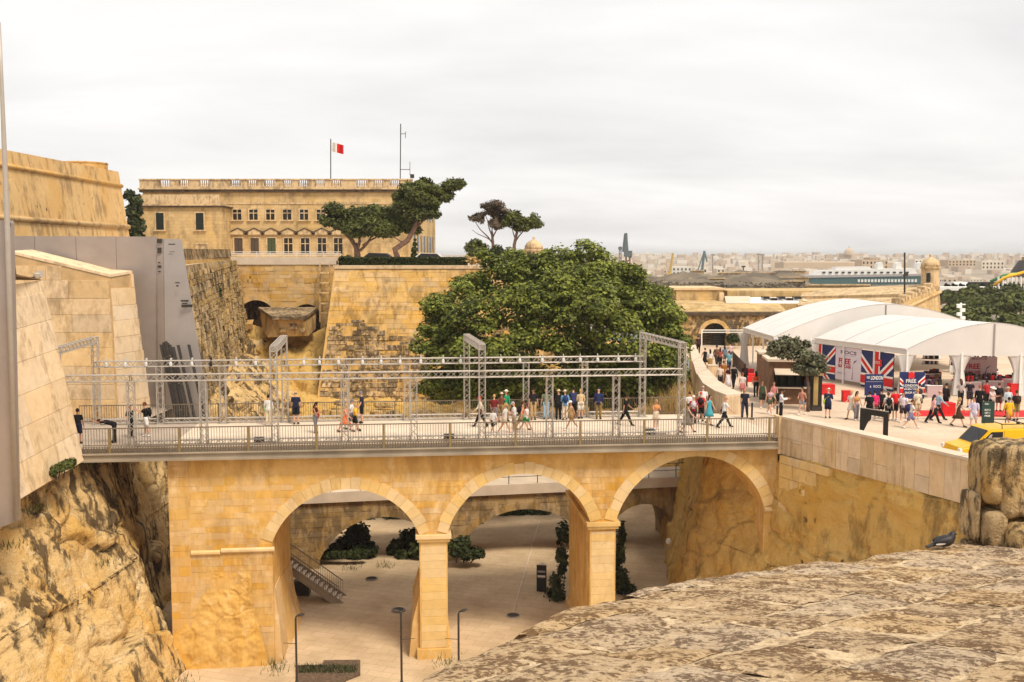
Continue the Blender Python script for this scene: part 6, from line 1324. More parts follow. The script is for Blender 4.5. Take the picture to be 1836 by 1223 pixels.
 (1648, 737, 1.64, 165, 'phone', [('tank', (60, 60, 70)), ('shorts', (40, 40, 46)), S_, ('bun', DHR)], 'person in slate vest top behind the fair person in cream', 'f'),
]
for q in PEOPLE: person(*q[:6], q[6], *(q[7:]))
# ------------------------------------------------------------------ vegetation
def leaves(name, lobes, n, size, mat, parent, seed=0, gate=.0, gscale=.5, up=.5, shell=.45, aspect=1.6, cut=None):
    """leaf-sized quads through a set of ellipsoid lobes (x, y, z, rx, ry, rz)"""
    rg = np.random.default_rng(seed); L = np.array(lobes, float); wgt = (L[:, 3] * L[:, 4] * L[:, 5]) ** .67; wgt /= wgt.sum()
    k = rg.choice(len(L), n, p=wgt); d = rg.normal(size=(n, 3)); d /= np.linalg.norm(d, axis=1)[:, None]
    r = 1 - (1 - rg.random(n) ** 1.5) * shell; low = d[:, 2] < -.2; d[low, 2] *= .75
    p = L[k, :3] + d * L[k, 3:6] * (r * (1 + rg.normal(size=n) * .07))[:, None]
    keep = np.ones(n, bool)
    if gate:
        for i in range(n):
            if noise.noise(Vector(p[i]) * gscale + Vector((seed, 0, 0))) < -.5 + gate: keep[i] = False
    if cut is not None: keep &= cut(p)
    p, d = p[keep], d[keep]; n = len(p)
    nv = d * .9 + rg.normal(size=(n, 3)) * .55 + np.array([0, 0, up]); nv /= np.linalg.norm(nv, axis=1)[:, None]
    a = np.cross(nv, rg.normal(size=(n, 3))); a /= np.linalg.norm(a, axis=1)[:, None]; b = np.cross(nv, a)
    s = size * rg.uniform(.6, 1.35, n)[:, None]; a = a * s * .5; b = b * s * .5 * aspect
    V = np.empty((n, 4, 3)); V[:, 0] = p - b; V[:, 1] = p + a; V[:, 2] = p + b; V[:, 3] = p - a
    return link(name, np_mesh(name, V.reshape(-1, 3), np.arange(n * 4).reshape(-1, 4), mat), parent)
def limb(b, a, c, r0, r1, seed, wob=.12, n=6, sides=7):
    a, c = Vector(a), Vector(c); pts = []; L = (c - a).length
    for i in range(n + 1):
        t = i / n; pts.append(a.lerp(c, t) + Vector((noise.noise(Vector((seed, t * 2.1, 0))), noise.noise(Vector((0, seed, t * 2.1))), 0)) * (L * wob * math.sin(math.pi * t)))
    b.sweep(pts, [r0 + (r1 - r0) * i / n for i in range(n + 1)], sides)
# great ficus behind the bridge
FT = thing('ficus_tree', 'huge dark green spreading tree rising behind the bridge', 'tree', (6.3, 76, FLOOR))
lob = []
for x, y, r, d in ((800, 700, 46, 74), (870, 715, 40, 74), (940, 712, 45, 74), (1020, 712, 45, 75), (1100, 712, 45, 75), (1165, 705, 45, 74), (812, 590, 40, 74), (1132, 500, 36, 76), (940, 497, 38, 77), (1178, 545, 38, 75), (792, 555, 40, 74), (772, 610, 38, 73), (790, 660, 42, 73), (835, 520, 40, 76), (858, 575, 52, 72), (850, 640, 55, 72), (838, 690, 45, 73), (895, 508, 42, 77), (925, 560, 58, 73), (915, 630, 58, 71), (905, 695, 55, 73), (965, 492, 46, 77), (960, 550, 40, 71), (1005, 470, 42, 78), (1055, 462, 42, 79), (1010, 520, 56, 73), (1045, 555, 60, 70.5), (990, 600, 55, 71), (985, 680, 62, 73), (1098, 505, 42, 77), (1100, 540, 52, 73), (1060, 660, 60, 74), (1110, 610, 60, 71), (1145, 528, 38, 76), (1160, 560, 48, 73), (1190, 590, 42, 73), (1212, 625, 32, 73), (1185, 650, 48, 72), (1140, 680, 55, 73), (1215, 670, 26, 73), (880, 470, 26, 79), (920, 468, 28, 79), (1075, 505, 45, 75)):
    c = P(x, y, d); m = r * d / FPX; lob.append((c.x, c.y, c.z, m * 1.08, m * 1.0, m * .86))
rs = random.Random(5); sub = []
for l in lob:
    for k in range(7):
        d = Vector((rs.gauss(0, 1), rs.gauss(0, 1) - .6, rs.gauss(0, 1) + .4)).normalized(); f = rs.uniform(.36, .6); sub.append((l[0] + d.x * l[3] * .75, l[1] + d.y * l[4] * .75, l[2] + d.z * l[5] * .75, l[3] * f, l[4] * f, l[5] * f * .8))
leaves('crown', sub + [tuple(l[:3]) + tuple(x * .86 for x in l[3:]) for l in lob], 120000, .19, M['leaf_ficus'], FT, 3, .05, .55, up=.9, shell=.3)
b = MB(); base = Vector((6.3, 76, FLOOR - .2)); fk = P(1062, 640, 74.5)
b.sweep([base, base.lerp(fk, .4) + Vector((.2, 0, 0)), fk], [.55, .42, .3], 10); b.build('trunk', M['bark'], FT, smooth=True)
for k, (x, y, d) in enumerate(((1050, 520, 73), (960, 560, 74), (1130, 560, 74), (880, 600, 74), (1180, 620, 74), (1000, 480, 77), (820, 600, 74), (1090, 500, 76))):
    b = MB(); limb(b, fk + Vector((0, 0, -.3 * k % 1.0)), P(x, y, d), .2, .05, k + 3.3); b.build('limb', M['bark'], FT, smooth=True)
b = MB(); limb(b, (-2.6, 77, FLOOR - .2), P(893, 600, 74), .4, .2, 9.1, .05); b.build('second_stem', M['bark'], FT, smooth=True)
# pines on the terrace
def px_lobes(spec, sx=1.0, sz=.8, sy=1.0):
    out = []
    for x, y, r, d in spec:
        c = P(x, y, d); m = r * d / FPX; out.append((c.x, c.y, c.z, m * sx, m * sy, m * sz))
    return out
def pine(label, spec, n, trunk, radii, limbs, mat='leaf_pine', size=.2, seed=1, group='pines on the terrace', gate=.2):
    t_ = thing('pine_tree', label, 'tree', P(*trunk[0]), group)
    leaves('crown', px_lobes(spec, 1.25, .88), int(n * 1.15), size, M[mat], t_, seed, gate, .6, up=.6, shell=.5, aspect=2.2)
    b = MB(); b.sweep([P(*q) for q in trunk], radii, 8); b.build('trunk', M['bark_pine'], t_, smooth=True)
    for k, (a, c, r) in enumerate(limbs): b = MB(); limb(b, P(*a), P(*c), r, r * .35, k + seed, .1); b.build('limb', M['bark_pine'], t_, smooth=True)
    return t_
pine('low broad umbrella pine with forked trunk before the palace', ((598, 378, 18, 108), (592, 395, 17, 108), (615, 400, 20, 108), (640, 388, 22, 108), (640, 412, 22, 107), (670, 385, 22, 108), (670, 408, 24, 107), (700, 390, 24, 108), (695, 412, 22, 107), (725, 400, 22, 108), (740, 412, 14, 108)), 26000,
     [(641, 464, 108), (640, 448, 108), (636, 436, 108)], [.38, .32, .24], [((638, 445, 108), (606, 400, 108), .2), ((641, 446, 108), (648, 405, 108), .2), ((645, 450, 108), (680, 410, 108), .17), ((636, 438, 108), (622, 400, 108), .15), ((650, 440, 108), (710, 405, 108), .12)], seed=5, gate=.12)
pine('tall leaning pine with crooked trunk and wind-swept crown', ((740, 345, 24, 106), (760, 332, 18, 106), (785, 340, 18, 106), (808, 333, 16, 106), (823, 330, 11, 106), (725, 365, 18, 106), (755, 358, 22, 106), (780, 362, 18, 106), (798, 352, 14, 106), (770, 382, 18, 106), (745, 385, 20, 106), (715, 352, 10, 106)), 17000,
     [(714, 466, 106), (708, 447, 106), (730, 432, 106), (742, 412, 106), (748, 392, 106), (762, 362, 106)], [.36, .33, .29, .26, .22, .12], [((741, 412, 106), (775, 380, 106), .12), ((748, 392, 106), (728, 360, 106), .12), ((755, 375, 106), (800, 345, 106), .1), ((725, 436, 106), (700, 422, 106), .1)], seed=6)
pine('thin brown-crowned dying pine near the sentry box', ((868, 378, 16, 112), (888, 372, 16, 112), (880, 392, 18, 112), (855, 390, 12, 112), (900, 385, 16, 112), (893, 400, 16, 112)), 5200,
     [(886, 462, 112), (884, 440, 112), (882, 415, 112)], [.22, .18, .13], [((884, 438, 112), (852, 398, 112), .1), ((883, 425, 112), (868, 380, 112), .09), ((883, 428, 112), (905, 385, 112), .09), ((882, 415, 112), (890, 370, 112), .07), ((884, 434, 112), (846, 412, 112), .07)], mat='leaf_dry', size=.2, seed=7, gate=.4)
pine('small green umbrella pine leaning beside the sentry box', ((925, 390, 16, 111), (945, 393, 17, 111), (960, 402, 12, 111), (935, 405, 16, 111), (912, 400, 10, 111)), 4600,
     [(922, 458, 111), (922, 440, 111), (926, 420, 111), (932, 405, 111)], [.22, .2, .16, .1], [((923, 435, 111), (948, 400, 111), .1), ((924, 428, 111), (915, 400, 111), .08)], seed=8)
def shrub(name, label, spec, n, size, mat, seed, group=None, cat='shrub', base=None, gate=.1, stems=3):
    lob = px_lobes(spec, 1.0, .95); bx, by, bz = lob[0][:3]; t_ = thing(name, label, cat, base or (bx, by, min(l[2] - l[5] for l in lob)), group)
    leaves('foliage', lob, n, size, M[mat], t_, seed, gate, .9, up=.5, shell=.6)
    low = min(l[2] - l[5] for l in lob)
    b = MB()
    for k in range(stems):
        l = lob[k % len(lob)]; b2 = MB(); limb(b2, (l[0] * .6 + bx * .4, l[1], low - .05), (l[0], l[1], l[2]), .05, .015, k + seed, .1, 4, 5); b2.build('stem', M['bark'], t_)
    return t_
shrub('shrub', 'round light green bush left of the dying pine', ((843, 445, 12, 108), (853, 440, 14, 108), (865, 448, 14, 108), (850, 455, 14, 107)), 2600, .22, 'leaf_pine', 11)
shrub('shrub', 'dark bush at the foot of the dying pine', ((893, 448, 10, 109), (886, 455, 12, 109), (900, 455, 10, 109)), 1500, .2, 'leaf_dark', 12)
shrub('cypress', 'small dark conical cypress at the end of the palace', ((743, 458, 7, 112), (743, 448, 6, 112), (744, 438, 4.5, 112), (744, 430, 3, 112)), 1500, .16, 'leaf_dark', 13, cat='tree', gate=0)
shrub('tree', 'dark tree in the gap between bastion wall and palace', ((232, 352, 12, 122), (244, 360, 13, 122), (240, 380, 16, 122), (243, 405, 18, 122), (240, 430, 20, 122)), 5200, .35, 'leaf_dark', 14, cat='tree')
shrub('shrub', 'low scrub trailing from the end of the hedge', ((838, 466, 9, 91.5), (850, 468, 9, 91.5), (862, 468, 8, 91.5), (880, 468, 8, 91.5)), 1500, .16, 'straw', 15)
# clipped hedge
HG = thing('hedge', 'long clipped dark green hedge along the bastion edge', 'hedge', P(720, 476, 91.6))
h0, h1 = P(608, 476, 91.4), P(838, 476, 91.4)
MB().obox(Vector((h0.x + .1, 91.3, 8.5)), (h1.x - h0.x - .2, 0, 0), (0, 1.0, 0), ZX * .72).build('inner_growth', M['leaf_dark'], HG)
rg = np.random.default_rng(4); nL = 9000; pp = np.column_stack([rg.uniform(h0.x, h1.x, nL), rg.uniform(91.1, 92.5, nL), rg.uniform(8.5, 9.32, nL)]); face = rg.random(nL) < .6; pp[face, 1] = 91.15 + rg.random(face.sum()) * .15; pp[~face, 2] = 9.2 + rg.random((~face).sum()) * .16
dd = rg.normal(size=(nL, 3)); aa = np.cross(dd, rg.normal(size=(nL, 3))); aa /= np.linalg.norm(aa, axis=1)[:, None]; dd /= np.linalg.norm(dd, axis=1)[:, None]; bb = np.cross(dd, aa); VV = np.empty((nL, 4, 3)); VV[:, 0] = pp - bb * .1; VV[:, 1] = pp + aa * .08; VV[:, 2] = pp + bb * .1; VV[:, 3] = pp - aa * .08
link('foliage', np_mesh('foliage', VV.reshape(-1, 3), np.arange(nL * 4).reshape(-1, 4), M['leaf_dark']), HG)
shrub('shrub', 'rounded hedge bush at the left end of the hedge', ((615, 466, 8, 92), (624, 465, 9, 92)), 1200, .14, 'leaf_dark', 16)
# plaza tree
PT = thing('plaza_tree', 'small grey-green tree with spreading crown beside the kiosk', 'tree', G(1449, 738, 0))
leaves('crown', px_lobes(((1392, 622, 16, 61.5), (1410, 615, 18, 61.5), (1425, 622, 20, 61.5), (1385, 632, 12, 61.5), (1410, 635, 18, 61.5), (1440, 640, 20, 61), (1462, 648, 20, 61), (1452, 662, 20, 61), (1475, 660, 14, 61), (1435, 662, 16, 61), (1425, 605, 8, 61.5), (1445, 618, 10, 61.5)), 1.05, .85), 9000, .15, M['leaf_olive'], PT, 21, .18, 1.6, shell=.7)
b = MB(); b.sweep([G(1449, 738, 0), P(1449, 690, 60.9), P(1446, 665, 60.9)], [.12, .1, .08], 8); b.build('trunk', M['bark'], PT, smooth=True)
for k, (x, y) in enumerate(((1400, 625), (1430, 620), (1465, 650), (1440, 640))): b = MB(); limb(b, P(1446, 668, 60.9), P(x, y, 61.2), .06, .02, k + .7); b.build('limb', M['bark'], PT, smooth=True)
# plants in the ditch
shrub('shrub', 'strip of low green plants along the foot of the low bridge', tuple((500 + 14 * k, 998 - .4 * k, 9, 66.5) for k in range(12)), 3600, .16, 'leaf_dark', 31, stems=6)
shrub('shrub', 'tall dark shrubs under the first arch of the low bridge', ((615, 980, 20, 69), (640, 960, 26, 70), (660, 985, 18, 68), (640, 990, 18, 68), (600, 990, 14, 68)), 4200, .24, 'leaf_dark', 32)
shrub('shrub', 'dark shrubs right of the path under the first low arch', ((712, 985, 20, 69), (735, 970, 24, 70), (750, 985, 20, 68), (722, 995, 14, 68)), 3600, .24, 'leaf_dark', 33)
shrub('shrub', 'dark rounded bush behind the first main pier', ((818, 985, 20, 66), (840, 990, 20, 66), (860, 993, 12, 66), (830, 972, 14, 67)), 2600, .2, 'leaf_dark', 34)
shrub('shrub', 'dark thicket filling the far side of the first low arch', tuple((590 + 14 * k, 928 + 5 * math.sin(k * 2.2), 22, 79) for k in range(14) if not 6 <= k <= 7), 9000, .28, 'leaf_dark', 44)
shrub('shrub', 'bright green bushes beyond the middle low arch', ((880, 922, 18, 80), (905, 916, 18, 80), (930, 918, 18, 80), (955, 922, 14, 80), (860, 930, 12, 79), (975, 920, 14, 80)), 4200, .22, 'leaf_pine', 35)
shrub('shrub', 'green shrub clinging to the rock below the pale gate wall', ((100, 846, 13, 45.5), (118, 836, 14, 45.8), (108, 840, 12, 45.5), (128, 830, 9, 46)), 2600, .12, 'leaf_pine', 38)
shrub('shrub', 'small bush rooted in the ruined rubble wall', ((388, 520, 9, 80), (390, 530, 7, 79.5)), 800, .18, 'leaf_dark', 39)
shrub('shrub', 'weedy scrub on the rock beside the low stair', ((520, 1075, 8, 60), (530, 1080, 6, 60)), 300, .14, 'leaf_dark', 40)
def grass(name, label, pts, n, h, mat, seed, **kw):
    rg = random.Random(seed); b = MB()
    for i in range(n):
        p = Vector(rg.choice(pts)) + Vector((rg.gauss(0, .35), rg.gauss(0, .35), rg.gauss(0, .1))); hh = h * rg.uniform(.5, 1.2); an = rg.uniform(0, 6.28); d = Vector((math.cos(an), math.sin(an), 0)); ln = Vector((rg.gauss(0, .25), rg.gauss(0, .25), 1)) * hh
        b.add([p - d * .02, p + d * .02, p + ln], [(0, 1, 2)])
    o = b.build(name, M[mat]); o['kind'] = 'stuff'; o['label'] = label; o['category'] = 'grass'; return o
grass('dry_grass', 'tall straw-coloured dry grass on the rock beyond the far railing', [P(1165 + 12 * i, 752 - 8 * (i % 3), 60.5 + .4 * (i % 4)) for i in range(7)] + [P(1195, 735, 61), P(1215, 720, 62), P(1225, 715, 62.5)], 1500, 1.1, 'straw', 5)
rows = [[P(1140, 775, 59.8), P(1190, 765, 60), P(1245, 755, 60)], [P(1150, 750, 61.5), P(1200, 735, 61.8), P(1245, 715, 62)], [P(1165, 740, 64), P(1210, 715, 64), P(1240, 700, 64)], [P(1170, 760, 68), P(1215, 740, 68), P(1238, 720, 68)]]
loft(rows, 'rock_shelf', M['rock_yellow'], .3, .6, 30, 30, 31.0, ledge=.2, edge=.05, kind='structure')

def creeper(label, cols, n, seed):  # growth beside the pier; its dark leaves also stand in for shade there
    t_ = thing('creeper', label, 'plant', (cols[0][0], cols[0][1], FLOOR)); leaves('foliage', cols, n, .17, M['leaf_dark'], t_, seed, .38, 1.3, up=.2, shell=.9)
    for k in range(4): b = MB(); limb(b, (cols[k % len(cols)][0], cols[k % len(cols)][1], FLOOR - .05), (cols[k % len(cols)][0] + .2 * k - .3, cols[k % len(cols)][1], cols[k % len(cols)][2] + .8), .03, .01, k + seed, .15, 5, 5); b.build('stem', M['bark'], t_)
q1, q2 = G(1000, 1075, FLOOR), G(1117, 1065, FLOOR)
creeper('dark creeper clinging beside the second main pier', [(q1.x, q1.y, FLOOR + .8, .55, .6, 1.2), (q1.x + .25, q1.y + .5, FLOOR + 2.2, .4, .5, 1.4), (q1.x + .35, q1.y + .8, FLOOR + 3.6, .45, .5, 1.3), (q1.x - .1, q1.y + .2, FLOOR + .3, .8, .8, .5)], 5200, 36)
creeper('dark leafy plants right of the second main pier in shadow', [(q2.x - .1, q2.y, FLOOR + .8, .5, .6, 1.1), (q2.x - .2, q2.y + .5, FLOOR + 2.1, .4, .5, 1.4), (q2.x - .1, q2.y + .8, FLOOR + 3.5, .35, .5, 1.1), (q2.x + .2, q2.y, FLOOR + .3, .7, .7, .5)], 4600, 37)
grass('weeds', 'tufts of dry weeds along the foot of the rock and walls', [Vector((x, y, FLOOR + .02)) for x, y in ((-16.4, 47.6), (-16, 46), (-12.2, 49.6), (-12.0, 49), (10.2, 56.8), (10, 58), (-3.4, 49.9), (5.6, 50.6), (-18, 58), (-15, 64.6), (-11, 65.4), (-8.6, 66))] + [P(60, 915, 44.5), P(150, 832, 49.2), P(20, 980, 43), P(190, 1010, 48)], 900, .35, 'leaf_pine', 9)
# ------------------------------------------------------------------ gate range and bastion point beyond the plaza
GW = thing('gate_range', 'long low weathered stone gatehouse with round arch behind the tents', 'building', G(1283, 620, 0))
gd = 105.0
Xg = lambda px: (px - CX) / FPX * gd
Zg = lambda py, d=gd: P(918, py, d).z
def Gw(u, v, z=0.0): return Vector((u, gd + v, z))
AG = [(Xg(1261), Xg(1303), 1.1, 1.1, 2.42)]
arcade(Gw, AG, arch_z, Xg(1203), Xg(1420), Zg(566), 0, 1.2, -.4).build('front_wall', M['bastion_worn'], GW)
voussoirs(Gw, AG[0], None, 0, GW, M['bastion'], .42, 15, .3, .05, seed=70)
block_wall(GW, Gw(0, 0, 0), (1, 0, 0), ZX, (0, -1, 0), Xg(1205), Xg(1420), 0, Zg(567), lambda u, z: not (AG[0][0] - .5 < u < AG[0][1] + .5 and z < arch_z(AG[0], min(max(u, AG[0][0]), AG[0][1])) + .5), (.38, .5), (.7, 1.3), (.0, .05), M['bastion_worn'], seed=71, maxn=200, skip=.1)
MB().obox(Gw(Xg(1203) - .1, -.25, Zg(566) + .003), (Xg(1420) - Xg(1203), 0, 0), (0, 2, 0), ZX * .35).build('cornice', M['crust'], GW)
MB().add([Gw(Xg(1203), -.1, Zg(565)), Gw(Xg(1420), -.1, Zg(565)), Gw(Xg(1420), 5, Zg(545, 110)), Gw(Xg(1210), 5, Zg(545, 110))], [(0, 1, 2, 3)]).build('sloping_apron', M['building'], GW)
b = MB(); bars = 9
for i in range(bars): b.obox(Gw(AG[0][0], .5, .1 + i * .26), (AG[0][1] - AG[0][0], 0, 0), (0, .06, 0), ZX * .05)
b.build('iron_grille', M['steel_dark'], GW, kind='stuff')
MB().obox(Gw(AG[0][0] + 1.2, .7, 0), (1.2, 0, 0), (0, .1, 0), ZX * 2.2).build('dark_gate_leaf', M['black'], GW)
MB().obox(Gw(AG[0][0] - .3, 5.5, -.2), (AG[0][1] - AG[0][0] + 3, 0, 0), (0, .3, 0), ZX * 3.2).build('passage_back', M['joint'], GW)
# upper terrace, flights and roofs
zu = Zg(543, 112)
MB().obox((Xg(1208) + .3, 110.0, -1), (15, 0, 0), (0, 18, 0), ZX * (zu + 1)).build('upper_block', M['building'], GW)
up2 = Zg(519, 120)
MB().obox((P(1208, 519, 120).x, 118, zu), (P(1290, 519, 120).x - P(1208, 519, 120).x, 0, 0), (0, 9, 0), ZX * (up2 - zu)).build('upper_wall', M['building'], GW)
MB().obox((P(1298, 519, 120).x, 118, zu), (P(1600, 519, 120).x - P(1298, 519, 120).x, 0, 0), (0, 9, 0), ZX * (up2 - zu - .08)).build('upper_wall', M['building'], GW)
MB().obox((P(1203, 517, 120).x, 117.85, up2 + .003), (P(1294, 517, 120).x - P(1203, 517, 120).x, 0, 0), (0, 9.2, 0), ZX * .22).build('coping', M['gate'], GW)
for k in range(6):
    p = P(1290, 545 - 4 * k, 115 + .5 * k); MB().obox((p.x, p.y, p.z - .25), (.55, 0, 0), (0, .5, 0), ZX * .26).build('step', M['gate'], GW)
for k, (x0, x1, y0, y1, mt) in enumerate(((1302, 1345, 531, 544, 'concrete'), (1345, 1452, 533, 544, 'white'), (1440, 1490, 532, 540, 'gate'))):
    a, c = P(x0, y1, 110.5), P(x1, y1, 110.5); MB().add([a, c, P(x1, y0, 117), P(x0 - 3, y0, 117)], [(0, 1, 2, 3)]).build('roof_slab', M[mt], GW)
for k in range(5):
    a = P(1372 + 14 * k, 536 + (k % 2) * 3, 114); MB().box(a + ZX * .15, (.7, 1.2, .3)).build('roof_light', M['glass'], GW)
# bastion point with sloped platform and embrasured parapet
BP = thing('bastion_point', 'stone bastion point with sloped platform and notched parapet below the sentry box', 'wall', P(1640, 575, 106))
pa, pb, pc, pd, pe_ = P(1430, 548, 108), P(1612, 548, 100), P(1684, 514, 108), P(1640, 512, 128), P(1440, 524, 122)
zb = -6
top = [pa, pb, pc, pd, pe_]; bot = [Vector((q.x + (1.2 if i in (1, 2) else 0), q.y - (.8 if i < 2 else 0), zb)) for i, q in enumerate(top)]
MB().add(bot + top, [(5, 6, 7, 8, 9)] + [(i, (i + 1) % 5, 5 + (i + 1) % 5, 5 + i) for i in range(5)]).build('mass', M['building'], BP)
for k, (ya, yb) in enumerate(((.0, .42), (.46, 1.0))):
    q = [pa.lerp(pe_, ya), pb.lerp(pc, ya), pb.lerp(pc, yb), pa.lerp(pe_, yb)]
    MB().add([v + ZX * (.06 + .25 * k) for v in q] + [v - ZX * .5 for v in q], [(0, 1, 2, 3), (4, 5, 1, 0), (5, 6, 2, 1), (6, 7, 3, 2), (7, 4, 0, 3)]).build('platform_slab', M['building_trim'], BP)
for k in range(13):
    q = pb.lerp(pc, (k + .1) / 13); d_ = (pc - pb) * (.62 / 13); n_ = Vector((.75, -.6, 0)).normalized()
    MB().obox(q - ZX * .1, d_, -n_ * .8, ZX * (.55 if k % 2 else .8)).build('merlon', M['building_trim'], BP)
MB().sweep([pb + Vector((.1, -.1, -.5)), pc + Vector((.15, -.1, -.55))], .16, 8).build('cordon', M['bastion'], BP)
def sentry(label, base, r, h, mat='building_trim', dome=1.0):
    t_ = thing('sentry_box', label, 'sentry box', base, 'stone sentry boxes')
    MB().lathe(base, [(r * .55, -1.4), (r * .9, -.5), (r * 1.08, -.1), (r * 1.08, 0)], 12).build('corbel', M[mat], t_)
    MB().lathe(base + ZX * .002, [(r, 0), (r, h), (r * 1.12, h + .04), (r * 1.15, h + .2), (r * 1.02, h + .24)], 8).build('walls', M[mat], t_)
    MB().lathe(base + ZX * (h + .243), [(r, 0), (r * .98, .3 * dome), (r * .8, .62 * dome), (r * .45, .9 * dome), (r * .12, 1.02 * dome), (.12, 1.1 * dome), (.16, 1.25 * dome), (.03, 1.4 * dome)], 14).build('dome', M[mat], t_, smooth=True)
    MB().obox(base + Vector((-r * .75, -r * .99, .35)), (r * .38, 0, 0), (0, .2, 0), ZX * (h * .55)).build('loophole', M['black'], t_)
    return t_
sentry('domed octagonal sentry box on the bastion point above the tents', P(1667, 511, 108), .98, 1.75)
sentry('domed sentry box half hidden behind the big tree by the terrace pines', P(957, 462, 110) - ZX * .3, 1.02, 1.0)
def mast(x, y0, y1, d, label, kind=0):
    t_ = thing('mast', label, 'mast', P(x, y0, d)); MB().tube(P(x, y0, d), P(x, y1, d), .09, 8).build('pole', M['steel_dark'] if kind == 0 else M['white'], t_)
    if kind == 0: MB().obox(P(x - 3, y1 + 42, d), P(x + 6, y1 + 42, d) - P(x - 3, y1 + 42, d), (0, .1, 0), ZX * .12).build('arm', M['steel_dark'], t_); MB().box(P(x + 3, y1 + 39, d), (.3, .2, .35)).build('lamp', M['steel_dark'], t_)
    else:
        for k in range(5): MB().box(P(x + (3 if k % 2 else -3), y1 + 6 + 7 * k, d), (.35, .3, .3)).build('loudspeaker', M['white'], t_)
        MB().tube(P(x - 8, y1 + 3, d), P(x + 8, y1 + 3, d), .05).build('arm', M['white'], t_)
mast(1622, 545, 453, 104, 'dark lighting mast in front of the sentry box'); mast(1723, 600, 543, 88, 'white pole with loudspeakers before the pine wood', 1)
# goal frame and planter near the gate arch
PL_ = thing('planter', 'red planter with dark bush beside the gate arch', 'planter', G(1318, 618, 0)); MB().box(G(1320, 618, 0) + ZX * .4, (1.0, .8, .8)).build('tub', M['red'], PL_)
leaves('foliage', px_lobes(((1313, 606, 10, 102), (1320, 608, 9, 102), (1309, 611, 7, 102))), 1400, .2, M['leaf_dark'], PL_, 51)
BMk = thing('banner_frame', 'white scaffold beam spanning in front of the gate arch', 'frame', G(1290, 622, 0))
for x in (1258, 1338): MB().tube(G(x, 624, 0), P(x, 591, 103), .06).build('post', M['white'], BMk)
for y in (592, 596): MB().tube(P(1258, y, 103), P(1338, y, 103), .05).build('beam', M['white'], BMk)
# ------------------------------------------------------------------ pine wood on the right
for k, (x, y, r, d) in enumerate(((1712, 560, 30, 140), (1752, 552, 30, 150), (1795, 545, 34, 165), (1830, 540, 30, 170), (1730, 532, 26, 190), (1772, 528, 26, 200), (1815, 524, 28, 210), (1700, 588, 26, 128), (1760, 585, 30, 130), (1808, 580, 32, 135), (1845, 580, 34, 138), (1700, 530, 18, 205), (1745, 520, 16, 220))):
    pos = ('first', 'second', 'third', 'fourth')[k % 4]
    spec = [(x + dx, y + dy, r * .62, d + dz) for dx, dy, dz in ((-r * .55, r * .15, 1), (r * .5, r * .1, -1), (0, -r * .25, 0), (-r * .1, r * .25, -2), (r * .15, r * .3, 2))]
    t_ = thing('pine_tree', 'dark umbrella pine in the wood right of the tents, %s' % ('front row by the loudspeaker pole', 'front row second from the pole', 'middle row third along', 'middle row at the picture edge', 'back row below the bridge road', 'back row second along', 'back row third along', 'lowest, behind the tent ridge', 'lowest, above the tent gable', 'lowest, third along', 'lowest, at the picture edge', 'farthest back beside the bastion', 'farthest back, small')[k], 'tree', P(x, y + r * 1.4, d), 'pine wood')
    leaves('crown', px_lobes(spec, 1.1, .62), 2600, .5, M['leaf_pine'], t_, 60 + k, .12, .3, shell=.6)
    b = MB(); limb(b, P(x, y + r * 2.2, d), P(x, y, d), .3, .15, k + .3, .06); b.build('trunk', M['bark_pine'], t_)
# road deck with parked white vehicles
RD = thing('viaduct', 'distant white-parapeted road deck above the pine wood', 'bridge', P(1760, 520, 260)); MB().obox(P(1685, 521, 260), P(1900, 521, 260) - P(1685, 521, 260), (0, 10, 0), ZX * .9).build('parapet', M['white'], RD)
MB().obox(P(1685, 527, 262), P(1900, 527, 262) - P(1685, 527, 262), (0, 8, 0), ZX * .7).build('girder', M['concrete'], RD)
for k in range(6): MB().obox(P(1690 + 34 * k, 545, 264), (1, 0, 0), (0, 2, 0), ZX * 3).build('pier', M['concrete'], RD)
for k in range(11):
    p = P(1692 + 13 * k, 515, 266); t_ = thing('parked_car', 'tiny pale car parked on the distant road deck', 'car', p, 'cars on the distant road deck'); b = MB(); b.prism([p + Vector((-1.9, 0, 0)), p + Vector((1.9, 0, 0)), p + Vector((1.8, 0, .7)), p + Vector((1.0, 0, .8)), p + Vector((.5, 0, 1.35)), p + Vector((-1.1, 0, 1.4)), p + Vector((-1.8, 0, .8))], (0, 1.7, 0)); b.build('body', rnd.choice((M['white'], M['white'], M['steel_light'], M['black'])), t_)
    for sx in (-1.2, 1.2): MB().sweep([p + Vector((sx, -.05, .05)), p + Vector((sx, .2, .05))], .3, 10).build('wheel', M['tyre'], t_)
# water slide
WS = thing('water_slide', 'yellow and green water slide on white posts far right', 'slide', P(1805, 515, 255))
for k, (mt, pts) in enumerate((('yellow', ((1782, 512), (1800, 498), (1815, 494), (1836, 488))), ('yellow', ((1790, 508), (1812, 492), (1830, 492))), ('shutter_green', ((1776, 505), (1800, 494), (1822, 490))))):
    MB().sweep([P(x, y, 255 + k) for x, y in pts], .38, 8).build('chute', M[mt] if mt == 'yellow' else plain('slide_green', (.05, .2, .07, 1)), WS, smooth=True)
for k in range(6): MB().tube(P(1790 + 8 * k, 522, 255), P(1790 + 8 * k, 496, 255), .25).build('post', M['white'], WS)
NC = thing('netted_mound', 'dark netted conical mound behind the water slide', 'mound', P(1825, 495, 330)); MB().lathe(P(1838, 497, 330), [(5, 0), (4.2, 2.2), (3.0, 4.2), (2.2, 5.4), (1.8, 5.6)], 14).build('mound', M['steel_dark'], NC); MB().lathe(P(1838, 497, 330) + ZX * 5.6, [(1.3, 0), (1.3, .9), (1.6, 1.0)], 10).build('top', M['bastion'], NC)
